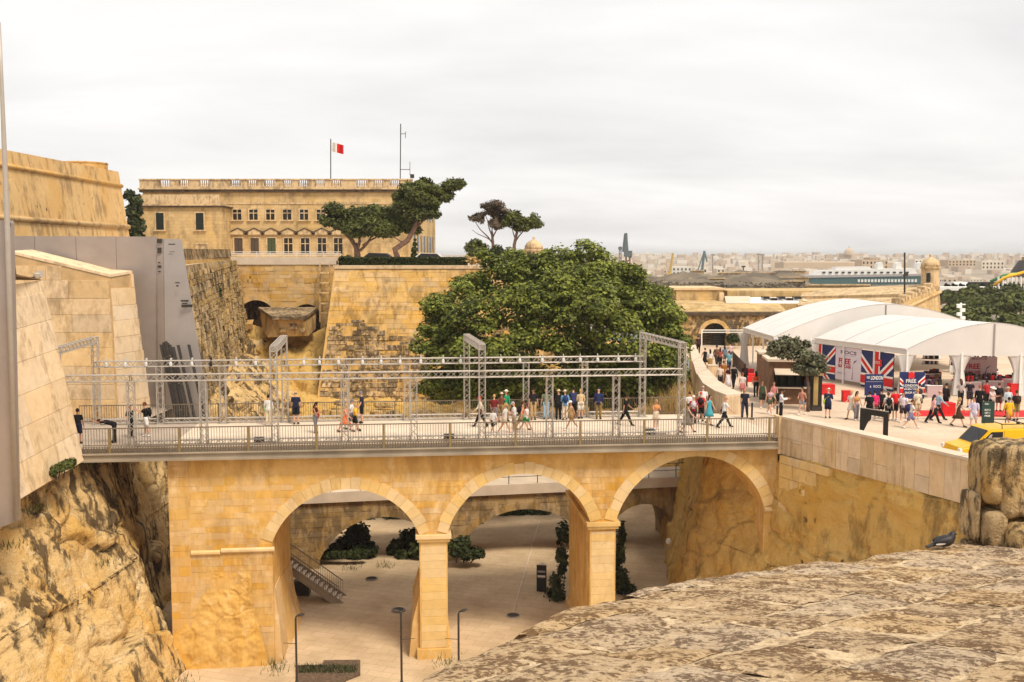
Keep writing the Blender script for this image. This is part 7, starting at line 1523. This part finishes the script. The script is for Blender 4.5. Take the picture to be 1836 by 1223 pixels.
# ------------------------------------------------------------------ harbour and far city
def hill_z(x, d): return (-36 if d < 640 else -36 + (min(d, 2600) - 640) / 1960 * 45.5) + 2.0 * noise.noise(Vector((x * .004, d * .004, 0)))
rows = [[(x, d, hill_z(x, d)) for x in range(-500, 3301, 200)] for d in (640, 800, 1000, 1250, 1500, 1800, 2100, 2400, 2700, 3200)]
rows.append([(x, 6000, 6) for x in range(-500, 3301, 200)]) 
loft(rows, 'far_hill', M['far_ground'], 0, 1, 60, 50, edge=0, kind='structure')
sl_y = lambda x, y: y if x < 1420 else y + 24 * min(1, (x - 1420) / 40)
xs_ = range(1150, 1901, 25)
rows = [[P(x, 540, 230) for x in xs_], [P(x, sl_y(x, 500 + 5 * math.sin(x * .05)), 330) for x in xs_], [P(x, sl_y(x, 493 + 4 * math.sin(x * .07)), 420) for x in xs_], [P(x, 540, 440) for x in xs_]]
M['scrub'] = plain('dry_scrub_slope', (0.15, 0.115, 0.075, 1), 0.95, var=0.6, scale=0.06)
loft(rows, 'scrub_slope', M['scrub'], 3.0, .03, 90, 30, 3.0, fine=.6, edge=.03, kind='structure')
rg7 = np.random.default_rng(8); nB = 5000; bp = []
for i in range(nB):
    x = rg7.uniform(1160, 1440); f = rg7.random(); d = 240 + 175 * f; q = P(x, 520 - 22 * f ** .5, d); bp.append((q.x, q.y, q.z - 1.0))
bp = np.array(bp); sz = rg7.uniform(.5, 1.6, nB)[:, None]; dv = rg7.normal(size=(nB, 3)); dv /= np.linalg.norm(dv, axis=1)[:, None]; av = np.cross(dv, rg7.normal(size=(nB, 3))); av /= np.linalg.norm(av, axis=1)[:, None]; bv = np.cross(dv, av); VV = np.empty((nB, 4, 3)); VV[:, 0] = bp - bv * sz; VV[:, 1] = bp + av * sz; VV[:, 2] = bp + bv * sz; VV[:, 3] = bp - av * sz
tag(link('scrub', np_mesh('scrub', VV.reshape(-1, 3), np.arange(nB * 4).reshape(-1, 4), leaf('scrub_leaf', (.05, .04, .025, 1), (.22, .17, .11, 1), .1, .05))), 'dry brown scrub covering the slope above the gatehouse', 'scrub', kind='stuff')
HM = [plain('house_wall_%d' % i, c, .9, var=.1, scale=.05) for i, c in enumerate(((.60, .50, .38, 1), (.66, .58, .47, 1), (.52, .40, .28, 1), (.70, .64, .55, 1), (.46, .34, .24, 1)))]
def house_mesh(seed, mat):
    r = random.Random(seed); b = MB(); w, h, dp = 1.0, 1.0, 1.0
    b.obox((-.5, -.5, -.6), (1, 0, 0), (0, 1, 0), ZX * 1.6); b.obox((-.5 + r.uniform(.05, .4), -.3, 1.0), (r.uniform(.2, .45), 0, 0), (0, .6, 0), ZX * r.uniform(.12, .3)); b.obox((-.52, -.52, .96), (1.04, 0, 0), (0, .04, 0), ZX * .08)
    n = r.choice((3, 4, 5)); m = r.choice((2, 3))
    for i in range(n):
        for j in range(m): b.obox((-.5 + (i + .28) / n, -.515, .06 + j / m * .9), (.38 / n, 0, 0), (0, .02, 0), ZX * (.45 / m), m=1)
    me = b.mesh('house', [mat, M['glass']]); return me
HMS = [house_mesh(i, HM[i % 5]) for i in range(15)]
rh = random.Random(11); cnt = 0; hs = []
while len(hs) < 900:
    d = rh.choice((700, 800, 950, 1100, 1300, 1500, 1750, 2000, 2250, 2450)) * rh.uniform(.94, 1.06); px = rh.uniform(1095, 1850) if rh.random() < .93 else rh.uniform(975, 1095)
    x = (px - CX) / FPX * d; hs.append((x, d, rh.uniform(7, 19), rh.uniform(4.5, 9.5), rh.randrange(15)))
hs.sort(key=lambda q: -q[2] * q[3] / q[1] ** 2)
LBH = ('cream flat-roofed house of the far city across the harbour', 'pale house on the far city slope', 'ochre house of the far city', 'white house block of the far city', 'brown stone house of the far city')
rest = MB()
for i, (x, d, w, h, v) in enumerate(hs):
    z = hill_z(x, d); dp = w * .8
    if i < 290:
        o = bpy.data.objects.new('house', HMS[v]); COL.objects.link(o); o.location = (x, d, z); o.scale = (w, dp, h); o.rotation_euler = (0, 0, rh.uniform(-.4, .4)); tag(o, LBH[v % 5], 'house', 'houses of the far city')
    else: rest.obox((x - w / 2, d - dp / 2, z - 3), (w, 0, 0), (0, dp, 0), ZX * (h + 3), m=v % 5)
o = rest.build('city_houses', HM); tag(o, 'dense mass of tiny pale houses on the skyline of the far city', 'city', kind='stuff')
DM = thing('church', 'domed church on the far city skyline', 'church', P(1522, 462, 1900)); MB().obox(P(1510, 464, 1900), (28, 0, 0), (0, 20, 0), ZX * 10).build('nave', HM[2], DM); MB().lathe(P(1522, 457, 1895), [(9, 0), (9, 4), (8, 8), (5, 11), (1, 13), (1, 16)], 14).build('dome', HM[2], DM)
FTW = thing('fort', 'long sandy fort wall on the far shore', 'fort', P(1450, 478, 900))
MB().obox(P(1405, 481, 900), P(1660, 481, 900) - P(1405, 481, 900), (0, 30, 0), ZX * 5).build('curtain', HM[2], FTW); MB().obox(P(1405, 474, 905), P(1530, 474, 905) - P(1405, 474, 905), (0, 20, 0), ZX * 2.4).build('range', HM[0], FTW)
for k, (x0, x1, y0, y1, mi) in enumerate(((1205, 1240, 478, 495, 3), (1245, 1268, 480, 500, 1), (1285, 1300, 482, 495, 0), (1330, 1360, 490, 503, 2), (1545, 1592, 466, 484, 2), (1700, 1750, 466, 478, 2), (1760, 1800, 468, 484, 1), (1560, 1578, 462, 480, 4), (1640, 1660, 465, 480, 3))):
    a, c = P(x0, y1, 640 + 20 * k), P(x1, y1, 640 + 20 * k); t_ = thing('warehouse', 'harbour building, %s' % ('pale block right of the tallest crane', 'white block left of the blue-grey crane', 'small cream block by the cranes', 'low tan shed before the scrub', 'long tan block behind the ship', 'sandy block beside the sentry box', 'cream block above the road deck', 'narrow brown tower behind the ship', 'pale block left of the sentry box')[k], 'building', a, 'harbour buildings')
    H_ = P(x0, y0, a.y).z - a.z; MB().obox(a, c - a, (0, 15, 0), ZX * H_).build('wall', HM[mi], t_)
    n = max(2, int((x1 - x0) / 6))
    for i in range(n):
        for j in range(2): MB().obox(a.lerp(c, (i + .3) / n) + Vector((0, -.1, H_ * (.18 + .42 * j))), (c - a) * (.4 / n), (0, .1, 0), ZX * (H_ * .22)).build('window', M['glass'], t_)
# ship
SH = thing('ship', 'long white ship with dark teal hull moored in the harbour', 'ship', P(1545, 512, 560)); sd_ = 560
def sp(x, y, o_=0): return P(x, y, sd_ + o_)
M['hull'] = plain('hull_teal', (.05, .11, .105, 1), .5); M['ship_white'] = plain('ship_white', (.72, .70, .66, 1), .5)
MB().prism([sp(1445, 497), sp(1652, 494), sp(1652, 510), sp(1452, 513)], (0, 14, 0)).build('hull', M['hull'], SH)
MB().prism([sp(1443, 494, -.5), sp(1652, 491, -.5), sp(1652, 495, -.5), sp(1444, 498.5, -.5)], (0, 15, 0)).build('deck_band', M['steel_light'], SH)
MB().prism([sp(1470, 485, 2), sp(1640, 481, 2), sp(1645, 491, 2), sp(1462, 494, 2)], (0, 10, 0)).build('superstructure', M['ship_white'], SH)
MB().prism([sp(1500, 479, 3), sp(1560, 478, 3), sp(1562, 482.5, 3), sp(1498, 484.4, 3)], (0, 8, 0)).build('upper_deck', M['ship_white'], SH)
for x in (1607, 1645, 1574): MB().prism([sp(x, 472, 4), sp(x + 9, 470, 4), sp(x + 10, 482, 4), sp(x - 1, 483, 4)], (0, 5, 0)).build('funnel', M['ship_white'], SH)
for k in range(14): MB().obox(sp(1475 + 11.5 * k, 490, 1.5), (1.6, 0, 0), (0, .4, 0), ZX * .9).build('window', M['glass'], SH)
for k in range(18): MB().obox(sp(1538 + 6 * k, 506, -.6), (1.2, 0, 0), (0, .5, 0), ZX * 1.6).build('hull_opening', M['ship_white'], SH)
# cranes
def crane(label, base, jib, d, mats, w):
    t_ = thing('crane', label, 'crane', P(*base[0], d), 'harbour cranes')
    for k, (a, c) in enumerate(zip(base[:-1], base[1:])):
        p, q = P(*a, d), P(*c, d); b = MB(); s_ = Vector((w, 0, 0)); b.tube(p - s_, q - s_ * .7, w * .42, 5); b.tube(p + s_, q + s_ * .7, w * .42, 5)
        for i in range(5): b.tube(p.lerp(q, i / 5) + s_ * (-1 if i % 2 else 1), p.lerp(q, (i + 1) / 5) + s_ * (1 if i % 2 else -1) * .8, w * .3, 4)
        b.build('tower', mats[0], t_)
    for k, (a, c, r) in enumerate(jib): MB().sweep([P(*a, d), P(*c, d)], [r * 1.35 * d / FPX, r * 1.1 * d / FPX], 6).build('jib', mats[1], t_)
    MB().box(P(*base[-1], d), (w * 3, w * 3, w * 2.4)).build('cab', mats[1], t_)
for k, (x0, x1, y0, y1, d) in enumerate(((1235, 1300, 500, 508, 330), (1290, 1390, 490, 497, 400), (1330, 1450, 498, 504, 350), (1395, 1445, 486, 492, 430), (1240, 1262, 486, 500, 410), (1205, 1240, 494, 502, 380), (1450, 1560, 512, 516, 240), (1400, 1440, 505, 513, 300))):
    a, c = P(x0, y1, d), P(x1, y1, d); t_ = thing('terrace_wall', 'long dark stone wall on the scrubby slope, %s' % ('lowest left', 'upper middle', 'middle of the slope', 'upper right by the ship', 'beside the blue-grey crane', 'left above the gatehouse', 'before the ship hull', 'lower right')[k], 'wall', a, 'walls on the scrub slope'); MB().obox(a, c - a, (0, 4, 0), ZX * (P(x0, y0, d).z - a.z)).build('wall', M['bastion_worn'] if k % 2 else M['joint'], t_); MB().obox(a + ZX * (P(x0, y0, d).z - a.z + .003) - Vector((0, .3, 0)), c - a, (0, .6, 0), ZX * .35).build('coping', M['building_trim'], t_)
CO = plain('crane_orange', (.40, .20, .10, 1), .7); CG = plain('crane_grey', (.10, .12, .12, 1), .7); CY_ = plain('crane_yellow', (.55, .36, .08, 1), .7); CB_ = plain('crane_bluegrey', (.12, .17, .19, 1), .7)
crane('tallest crane with dark upright jib and orange tower beside the big tree', ((1126, 500), (1126, 455)), (((1119, 452), (1122, 420), 3.2), ((1122, 418), (1125, 455), 2.2), ((1131, 462), (1128, 450), 1.6)), 640, (CO, CG), 1.6)
crane('slim grey lattice crane just left of the tallest one', ((1112, 480), (1112, 445)), (((1112, 445), (1113, 442), 1.0),), 700, (CG, CG), .8)
crane('orange leaning crane above the gatehouse roof', ((1198, 510), (1200, 494)), (((1200, 494), (1207, 454), 1.8),), 560, (CO, CY_), 1.0)
crane('blue-grey crane with folded jib beside a yellow cab', ((1254, 506), (1254, 492)), (((1257, 500), (1263, 450), 2.0), ((1263, 450), (1268, 470), 1.2), ((1249, 492), (1262, 452), .9)), 560, (CY_, CB_), 1.2)
for k, (x, y0, y1) in enumerate(((1278, 490, 457), (1360, 485, 456), (1367, 485, 457), (1333, 505, 478))):
    t_ = thing('light_mast', 'thin harbour light mast, %s' % ('right of the blue-grey crane', 'left of the tall pair', 'right of the tall pair', 'short dark one on the scrub slope')[k], 'mast', P(x, y0, 600)); MB().tube(P(x, y0, 600), P(x, y1, 600), .35, 5).build('pole', M['steel'] if k < 3 else M['black'], t_); MB().box(P(x, y1, 600), (2.2, .6, 1.0)).build('lamp_head', M['steel'] if k < 3 else M['black'], t_)
# a car and a van behind the hedge
for k, (x, w, c, lb) in enumerate(((680, 44, (.03, .035, .05, 1), 'dark car parked behind the hedge before the palace'), (772, 28, (.6, .58, .56, 1), 'white car behind the hedge at the palace corner'))):
    p = P(x, 474, 98 + 2 * k); p.z = 8.3; t_ = thing('parked_car', lb, 'car', p); b = MB(); L_ = 2.1
    b.prism([p + Vector((-L_, 0, .3)), p + Vector((L_, 0, .3)), p + Vector((L_, 0, .8)), p + Vector((1.3, 0, .95)), p + Vector((.7, 0, 1.45)), p + Vector((-1.0, 0, 1.5)), p + Vector((-1.7, 0, 1.0)), p + Vector((-L_, 0, .9))], (0, 1.7, 0)); b.build('body', plain('car_paint_%d' % k, c, .25), t_)
    MB().prism([p + Vector((-1.45, -.01, 1.02)), p + Vector((1.1, -.01, 1.02)), p + Vector((.65, -.01, 1.4)), p + Vector((-.95, -.01, 1.44))], (0, .02, 0)).build('side_glass', M['glass'], t_)
    for sx in (-1.3, 1.3): MB().sweep([p + Vector((sx, -.02, .32)), p + Vector((sx, .2, .32))], .32, 12).build('wheel', M['tyre'], t_)
# closing cliff behind the tree
rows = [[(4.5, 87, -11.8), (10, 92, -11.8), (17, 98, -11.8)], [(4.5, 88, -5), (10, 93, -5), (16.5, 99, -5)], [(4.5, 89, 1.5), (10, 94, .8), (16.5, 100, .2)], [(4.5, 96, 1.8), (10, 100, 1), (16.5, 108, 0)]]
loft(rows, 'rock_face', M['rock'], .6, .3, 40, 40, 51.0, edge=.05, kind='structure')

# ------------------------------------------------------------------ the air
hz = MB(); hz.obox((-9500, -2500, -37), (19000, 0, 0), (0, 15000, 0), ZX * 69)
t = NT('air'); t.t.nodes.remove(t.b); pv = t.n('ShaderNodeVolumePrincipled'); pv.inputs['Color'].default_value = (0.93, 0.93, 0.94, 1); pv.inputs['Density'].default_value = 0.00017; pv.inputs['Anisotropy'].default_value = 0.0
t.l(pv.outputs[0], t.out.inputs['Volume']); tag(hz.build('haze', t.mat), 'thin pale haze over the far city', 'haze', kind='stuff')
# ------------------------------------------------------------------ ditch furniture
ST = thing('metal_stair', 'grey steel stair with barred handrails climbing beside the abutment', 'stair', (-10.7, 58.9, FLOOR))
s0, s1 = Vector((-10.55, 58.9, FLOOR)), Vector((-14.6, 59.3, FLOOR + 2.75)); nS = 15
for v in (0, 1.3):
    off = Vector((0.05, v, 0)); MB().prism([s0 + off, s0 + off + Vector((.3, 0, 0)), s1 + off + Vector((.3, 0, 0)) + ZX * .0, s1 + off - ZX * .0, s1 + off - ZX * .35, s0 + off - Vector((.55, 0, -.02))], (0, .05, 0)).build('stringer', M['girder'], ST)
    MB().sweep([s0 + off + ZX * 1.0, s1 + off + ZX * 1.0], .035, 6).build('handrail', M['rail'], ST)
    b = MB()
    for i in range(30): q = s0.lerp(s1, i / 29) + off; b.obox(q, (.02, 0, 0), (0, .02, 0), ZX * 1.0)
    b.build('baluster', M['rail'], ST, kind='stuff')
for i in range(nS): q = s0.lerp(s1, (i + .5) / nS); MB().obox(q + Vector((-.16, .05, 0)), (.3, 0, 0), (0, 1.25, 0), ZX * .05).build('tread', M['concrete'], ST)
MB().obox(Vector((-14.9, 59.6, FLOOR)), (.08, 0, 0), (0, .08, 0), ZX * 2.6).build('leg', M['steel_dark'], ST); MB().obox(Vector((-13.6, 60.2, FLOOR)), (1.0, 0, 0), (0, .6, 0), ZX * .9).build('store_box', M['steel_dark'], ST)
for k, (x, y, sx, lb) in enumerate(((530, 1105, 1, 'slim dark lamp post before the first arch, head turned right'), (719, 1097, -1, 'slim dark lamp post beside the first pier, head turned left'), (822, 1097, 1, 'slim dark lamp post before the middle arch, head turned right'))):
    top = P(x, y + 4, 46.4); LPt = thing('lamp_post', lb, 'lamp post', (top.x, top.y, FLOOR), 'lamp posts in the ditch')
    MB().lathe((top.x, top.y, FLOOR), [(.09, 0), (.09, .6), (.055, .65), (.05, top.z - FLOOR)], 10).build('post', M['steel_dark'], LPt)
    MB().sweep([top, top + Vector((sx * .03, 0, .1)), top + Vector((sx * .14, 0, .16))], .04, 6).build('bracket', M['steel_dark'], LPt); g = ell(top + Vector((sx * .24, 0, .18)), ZX, Vector((1, 0, sx * .2)), Vector((0, 1, 0)), (.06, .2, .13), 12, 7); g.build('head', M['steel_dark'], LPt, smooth=True)
    MB().tube(top + Vector((-sx * .02, 0, -1.25)), top + Vector((-sx * .65, .1, -1.25)), .015).build('side_arm', M['steel_dark'], LPt)
TT = thing('info_totem', 'black information pillar with white lines standing on the ditch floor', 'sign', G(971, 1062, FLOOR)); tb = G(962, 1061, FLOOR)
MB().prism([tb, tb + Vector((.62, -.1, 0)), tb + Vector((.45, .5, 0))], ZX * 1.72).build('shaft', M['black'], TT); MB().prism([tb + ZX * 1.722 + Vector((-.02, -.02, 0)), tb + Vector((.64, -.12, 1.722)), tb + Vector((.45, .53, 1.722))], ZX * .03).build('cap', M['concrete'], TT)
for k, z in enumerate((1.25, .95, .9)): MB().obox(tb + Vector((.06, -.02, z)), (.48, -.078, 0), (0, .01, 0), ZX * (.12 if k < 2 else .02)).build('white_print', M['grey_print'] if k != 1 else M['white'], TT)
for k, (x, y) in enumerate(((666, 1038), (714, 1094), (920, 1104))):
    p = G(x, y, FLOOR + .02); t_ = thing('manhole_cover', 'round dark cover in the ditch paving, %s' % ('the one nearest the low bridge', 'beside the lamp post at the first pier', 'at the end of the pale kerb line')[k], 'manhole', p); MB().lathe(p, [(.42, 0), (.42, .04), (.36, .05)], 18).build('ring', M['steel'], t_); MB().lathe(p + ZX * .002, [(.34, 0), (.34, .055), (.1, .06)], 18).build('lid', M['steel_dark'], t_)
ks = [G(966, 934, FLOOR + .05), G(950, 990, FLOOR + .05), G(918, 1100, FLOOR + .05)]
KB = thing('kerb_line', 'thin pale kerb strip running along the ditch floor', 'kerb', ks[1])
for a, c in zip(ks[:-1], ks[1:]):
    n = 8
    for i in range(n): p, q = a.lerp(c, i / n), a.lerp(c, (i + .96) / n); MB().obox(p - ZX * .06, q - p, (.09, 0, 0), ZX * .065).build('kerb_stone', M['concrete'], KB)
BDX = thing('planting_bed', 'dark soil bed with rough grass at the foot of the bridge', 'planting bed', G(600, 1205, FLOOR)); q = [G(531, 1240, FLOOR), G(620, 1240, FLOOR), G(620, 1222, FLOOR), G(646, 1212, FLOOR), G(646, 1187, FLOOR), G(580, 1188, FLOOR), G(580, 1196, FLOOR), G(531, 1197, FLOOR)]
MB().prism([p + ZX * .03 for p in q], ZX * .1).build('soil', M['bark'], BDX)
b = MB(); rg = random.Random(3)
for i in range(700):
    p = G(rg.uniform(535, 640), rg.uniform(1198, 1212), FLOOR) + ZX * .12; d = Vector((rg.gauss(0, .1), rg.gauss(0, .1), rg.uniform(.08, .3))); b.add([p, p + Vector((.03, 0, 0)), p + d], [(0, 1, 2)])
b.build('rough_grass', M['leaf_dark'], BDX, kind='stuff')
WSn = thing('wall_lamp', 'small round white lamp on the dark rock under the right arch', 'lamp', P(1199, 972, 62)); MB().lathe(P(1199, 976, 62), [(.05, 0), (.16, .06), (.19, .2), (.14, .36), (.04, .4)], 12).build('globe', M['white'], WSn); MB().obox(P(1196, 985, 62), (.2, 0, 0), (0, .1, 0), ZX * .2).build('bracket', M['steel_light'], WSn)
# ------------------------------------------------------------------ foreground parapet: uneven slabs bedded in pale mortar
def fz(d): return 7.45 - .207 * (d - 5)
EDGE = [Vector((-1.35, 3.0, 0)), Vector((-.62, 5.0, 0)), Vector((.28, 7.35, 0)), Vector((1.3, 8.75, 0)), Vector((2.6, 10.0, 0)), Vector((4.9, 12.1, 0)), Vector((9.5, 16.2, 0))]
FPt = thing('parapet_top', 'broad sloping parapet top of worn brown and white stone slabs in the foreground', 'wall', (3, 7, 6.5))
def edge_x(d):
    for a, c in zip(EDGE[:-1], EDGE[1:]):
        if a.y <= d <= c.y: return a.x + (c.x - a.x) * (d - a.y) / (c.y - a.y)
    return EDGE[0].x if d < 3 else EDGE[-1].x
# mortar bed with body below
nD = 60; bedV = []; W_ = 44
for j in range(nD + 1):
    d = 2.2 + (15.5 - 2.2) * j / nD; xe = edge_x(d) + .2 + .1 * noise.noise(Vector((0, d * 1.7, 3)))
    for k in range(W_ + 1):
        x = xe + (k / W_) ** 1.3 * 9; drop = .35 * max(0, 1 - (x - xe) / .3) ** 2
        bedV.append((x, d, fz(d) - .010 - drop + .030 * noise.fractal(Vector((x * 1.1, d * 1.1, 0)), .8, 2, 4) + .008 * noise.noise(Vector((x * 9, d * 9, 1)))))
F_ = np.array([(j * (W_ + 1) + k, j * (W_ + 1) + k + 1, (j + 1) * (W_ + 1) + k + 1, (j + 1) * (W_ + 1) + k) for j in range(nD) for k in range(W_)])
link('mortar_bed', np_mesh('mortar_bed', np.array(bedV), F_, M['mortar'], True), FPt)
q = [(edge_x(d) + .25, d, fz(d) - .4) for d in (2.2, 5, 7.35, 8.75, 10, 12.1, 15.5)]
b = MB()
for a, c in zip(q[:-1], q[1:]): b.quad(Vector(a), Vector(c), Vector((c[0] - .6, c[1] + .5, -11.5)), Vector((a[0] - .6, a[1] + .5, -11.5)))
b.build('outer_face', M['fore_block'], FPt)
r8 = random.Random(21); eu = Vector((.69, .72, 0)).normalized(); ev = Vector((.72, -.69, 0))
def slab(u0, u1, v0, v1, seed):
    n1, n2 = 14, 10; V = []; jit = lambda: r8.uniform(-.03, .03)
    cs = [Vector((u0 + jit(), v0 + jit(), 0)), Vector((u1 + jit(), v0 + jit(), 0)), Vector((u1 + jit(), v1 + jit(), 0)), Vector((u0 + jit(), v1 + jit(), 0))]; lift = r8.uniform(-.002, .006); tl = (r8.uniform(-.006, .006), r8.uniform(-.006, .006))
    cen = EDGE[1] + eu * ((u0 + u1) / 2) + ev * ((v0 + v1) / 2)
    if cen.y < 2.3 or cen.y > 14.3 or cen.x > 9 or cen.x < edge_x(cen.y) - .02: return
    for j in range(n2 + 1):
        for i in range(n1 + 1):
            s, t_ = i / n1, j / n2; c = cs[0].lerp(cs[1], s).lerp(cs[3].lerp(cs[2], s), t_); em = min(s, 1 - s) * (u1 - u0), min(t_, 1 - t_) * (v1 - v0); e_ = min(em)
            wob = Vector((noise.noise(Vector((c.x * 3, c.y * 3, seed))), noise.noise(Vector((c.x * 3, c.y * 3, seed + 9))), 0)) * .045
            p = EDGE[1] + eu * (c.x + wob.x) + ev * (c.y + wob.y); z = fz(p.y) + lift + tl[0] * (s - .5) + tl[1] * (t_ - .5) + .03 * noise.fractal(Vector((p.x * 1.1, p.y * 1.1, 0)), .8, 2, 4) + .013 * noise.noise(Vector((p.x * 7, p.y * 7, 2))) - .012 * max(0, 1 - e_ / .02)
            xe = edge_x(p.y); z -= .3 * max(0, 1 - (p.x - xe) / .28) ** 2
            V.append((p.x, p.y, z))
    F = np.array([(j * (n1 + 1) + i, j * (n1 + 1) + i + 1, (j + 1) * (n1 + 1) + i + 1, (j + 1) * (n1 + 1) + i) for j in range(n2) for i in range(n1)][::1])[:, ::-1]
    link('stone_slab', np_mesh('stone_slab', np.array(V), F, M['fore'], True), FPt)
v = -1.9
while v < 9.5:
    w = r8.uniform(.42, .72); u = -6 + r8.uniform(0, .6)
    while u < 14:
        L_ = r8.uniform(.55, 1.25); slab(u + .005, u + L_ - .005, v + .005, v + w - .005, r8.uniform(0, 99)); u += L_
    v += w
# lichened stone pier at the right edge
PR = thing('stone_pier', 'dark lichened masonry pier of big rough blocks at the right edge', 'wall', P(1780, 1010, 12.3))
def boulder(x0, x1, y0, y1, d, dep, seed, rr=.16, rough=.05, mat='fore_block', flat=1.0):
    a, c = P(x0, y1, d), P(x1, y0, d + dep); a.x = P(x0, y1, d + dep).x; c.x = P(x1, y0, d).x; bm = bmesh.new(); bmesh.ops.create_cube(bm, size=1); bmesh.ops.subdivide_edges(bm, edges=bm.edges[:], cuts=7, use_grid_fill=True)
    W, H_ = c.x - a.x, c.z - a.z; ctr = Vector(((a.x + c.x) / 2, d + dep / 2, (a.z + c.z) / 2)); hs = Vector((W / 2, dep / 2, H_ / 2)); r_ = min(rr, min(hs) * .9)
    for v in bm.verts:
        p = Vector((v.co.x * W, v.co.y * dep, v.co.z * H_)); core = Vector([max(-(hs[i] - r_), min(hs[i] - r_, p[i])) for i in range(3)]); dv = p - core
        if dv.length > 1e-6: p = core + dv.normalized() * min(dv.length, r_)
        q = ctr + p; n = p.normalized(); q += n * (rough * noise.fractal(q * 2.2 + Vector((seed, 0, 0)), .8, 2.1, 5) + rough * .3 * noise.noise(q * 9)); v.co = q
    me = bpy.data.meshes.new('rough_block'); bm.to_mesh(me); bm.free(); me.materials.append(M[mat]); me.polygons.foreach_set('use_smooth', [True] * len(me.polygons)); return link('rough_block', me, PR)
boulder(1727, 1812, 785, 908, 12.1, .6, 1, .16, .05); boulder(1752, 1920, 783, 935, 12.0, .7, 2, .10, .05); boulder(1716, 1762, 872, 972, 12.2, .5, 3, .07, .035)
boulder(1722, 1790, 880, 980, 12.4, .5, 4, .06, .035, 'rock'); boulder(1728, 1812, 898, 990, 12.05, .6, 5, .09, .05); boulder(1768, 1920, 920, 1036, 11.75, .7, 6, .12, .05); boulder(1714, 1784, 962, 1010, 12.3, .5, 7, .08, .04); boulder(1732, 1816, 974, 1028, 12.15, .5, 8, .06, .04, 'rock')
boulder(1734, 1920, 820, 1020, 12.75, .6, 9, .1, .05, 'rock')
# pigeon
pg = P(1692, 989, 12.0); PGN = thing('pigeon', 'dark grey pigeon with white wing patch standing on the parapet', 'pigeon', pg)
M['pig'] = plain('pigeon_grey', (.030, .026, .028, 1), .5, var=.3, scale=40); M['pig_w'] = plain('pigeon_white', (.55, .50, .46, 1), .6, var=.1, scale=40); M['pig_l'] = plain('pigeon_leg', (.35, .07, .05, 1), .6)
pb_ = pg + ZX * .13
b = MB(); b.sweep([pb_ + Vector((-.145, 0, -.055)), pb_ + Vector((-.10, 0, -.03)), pb_ + Vector((-.04, 0, -.005)), pb_ + Vector((.03, 0, .01)), pb_ + Vector((.075, 0, .03)), pb_ + Vector((.095, 0, .07)), pb_ + Vector((.10, 0, .10)), pb_ + Vector((.097, 0, .125))], [.012, .04, .068, .075, .062, .045, .034, .012], 14); g = ell(pb_ + Vector((.105, 0, .092)), ZX, Vector((1, 0, 0)), Vector((0, 1, 0)), (.034, .036, .030), 12, 8); b.add(g.v, g.f); b.build('body', M['pig'], PGN, smooth=True)
MB().sweep([pb_ + Vector((.135, 0, .092)), pb_ + Vector((.162, 0, .082))], [.010, .003], 6).build('beak', M['black'], PGN)
for sy in (-1, 1):
    g = ell(pb_ + Vector((-.03, sy * .052, .012)), ZX, Vector((1, 0, .18)), Vector((0, 1, 0)), (.042, .095, .024), 14, 8); g.build('wing', M['pig'], PGN, smooth=True)
    g = ell(pb_ + Vector((-.06, sy * .06, -.018)), ZX, Vector((1, 0, .15)), Vector((0, 1, 0)), (.018, .07, .016), 12, 6); g.build('wing_patch', M['pig_w'], PGN, smooth=True)
    q = pb_ + Vector((.0 + .02 * sy, sy * .025, -.06)); b = MB(); b.sweep([q, pg + Vector((.01 + .02 * sy, sy * .025, .012))], .006, 6)
    for an in (-.5, 0, .5, 3.14): b.tube(pg + Vector((.01 + .02 * sy, sy * .025, .008)), pg + Vector((.01 + .02 * sy + .03 * math.cos(an), sy * .025 + .03 * math.sin(an), .004)), .004, 5)
    b.build('leg', M['pig_l'], PGN)
MB().prism([pb_ + Vector((-.12, -.03, -.04)), pb_ + Vector((-.215, -.038, -.085)), pb_ + Vector((-.215, .038, -.085)), pb_ + Vector((-.12, .03, -.04))], ZX * .014).build('tail', M['pig'], PGN)
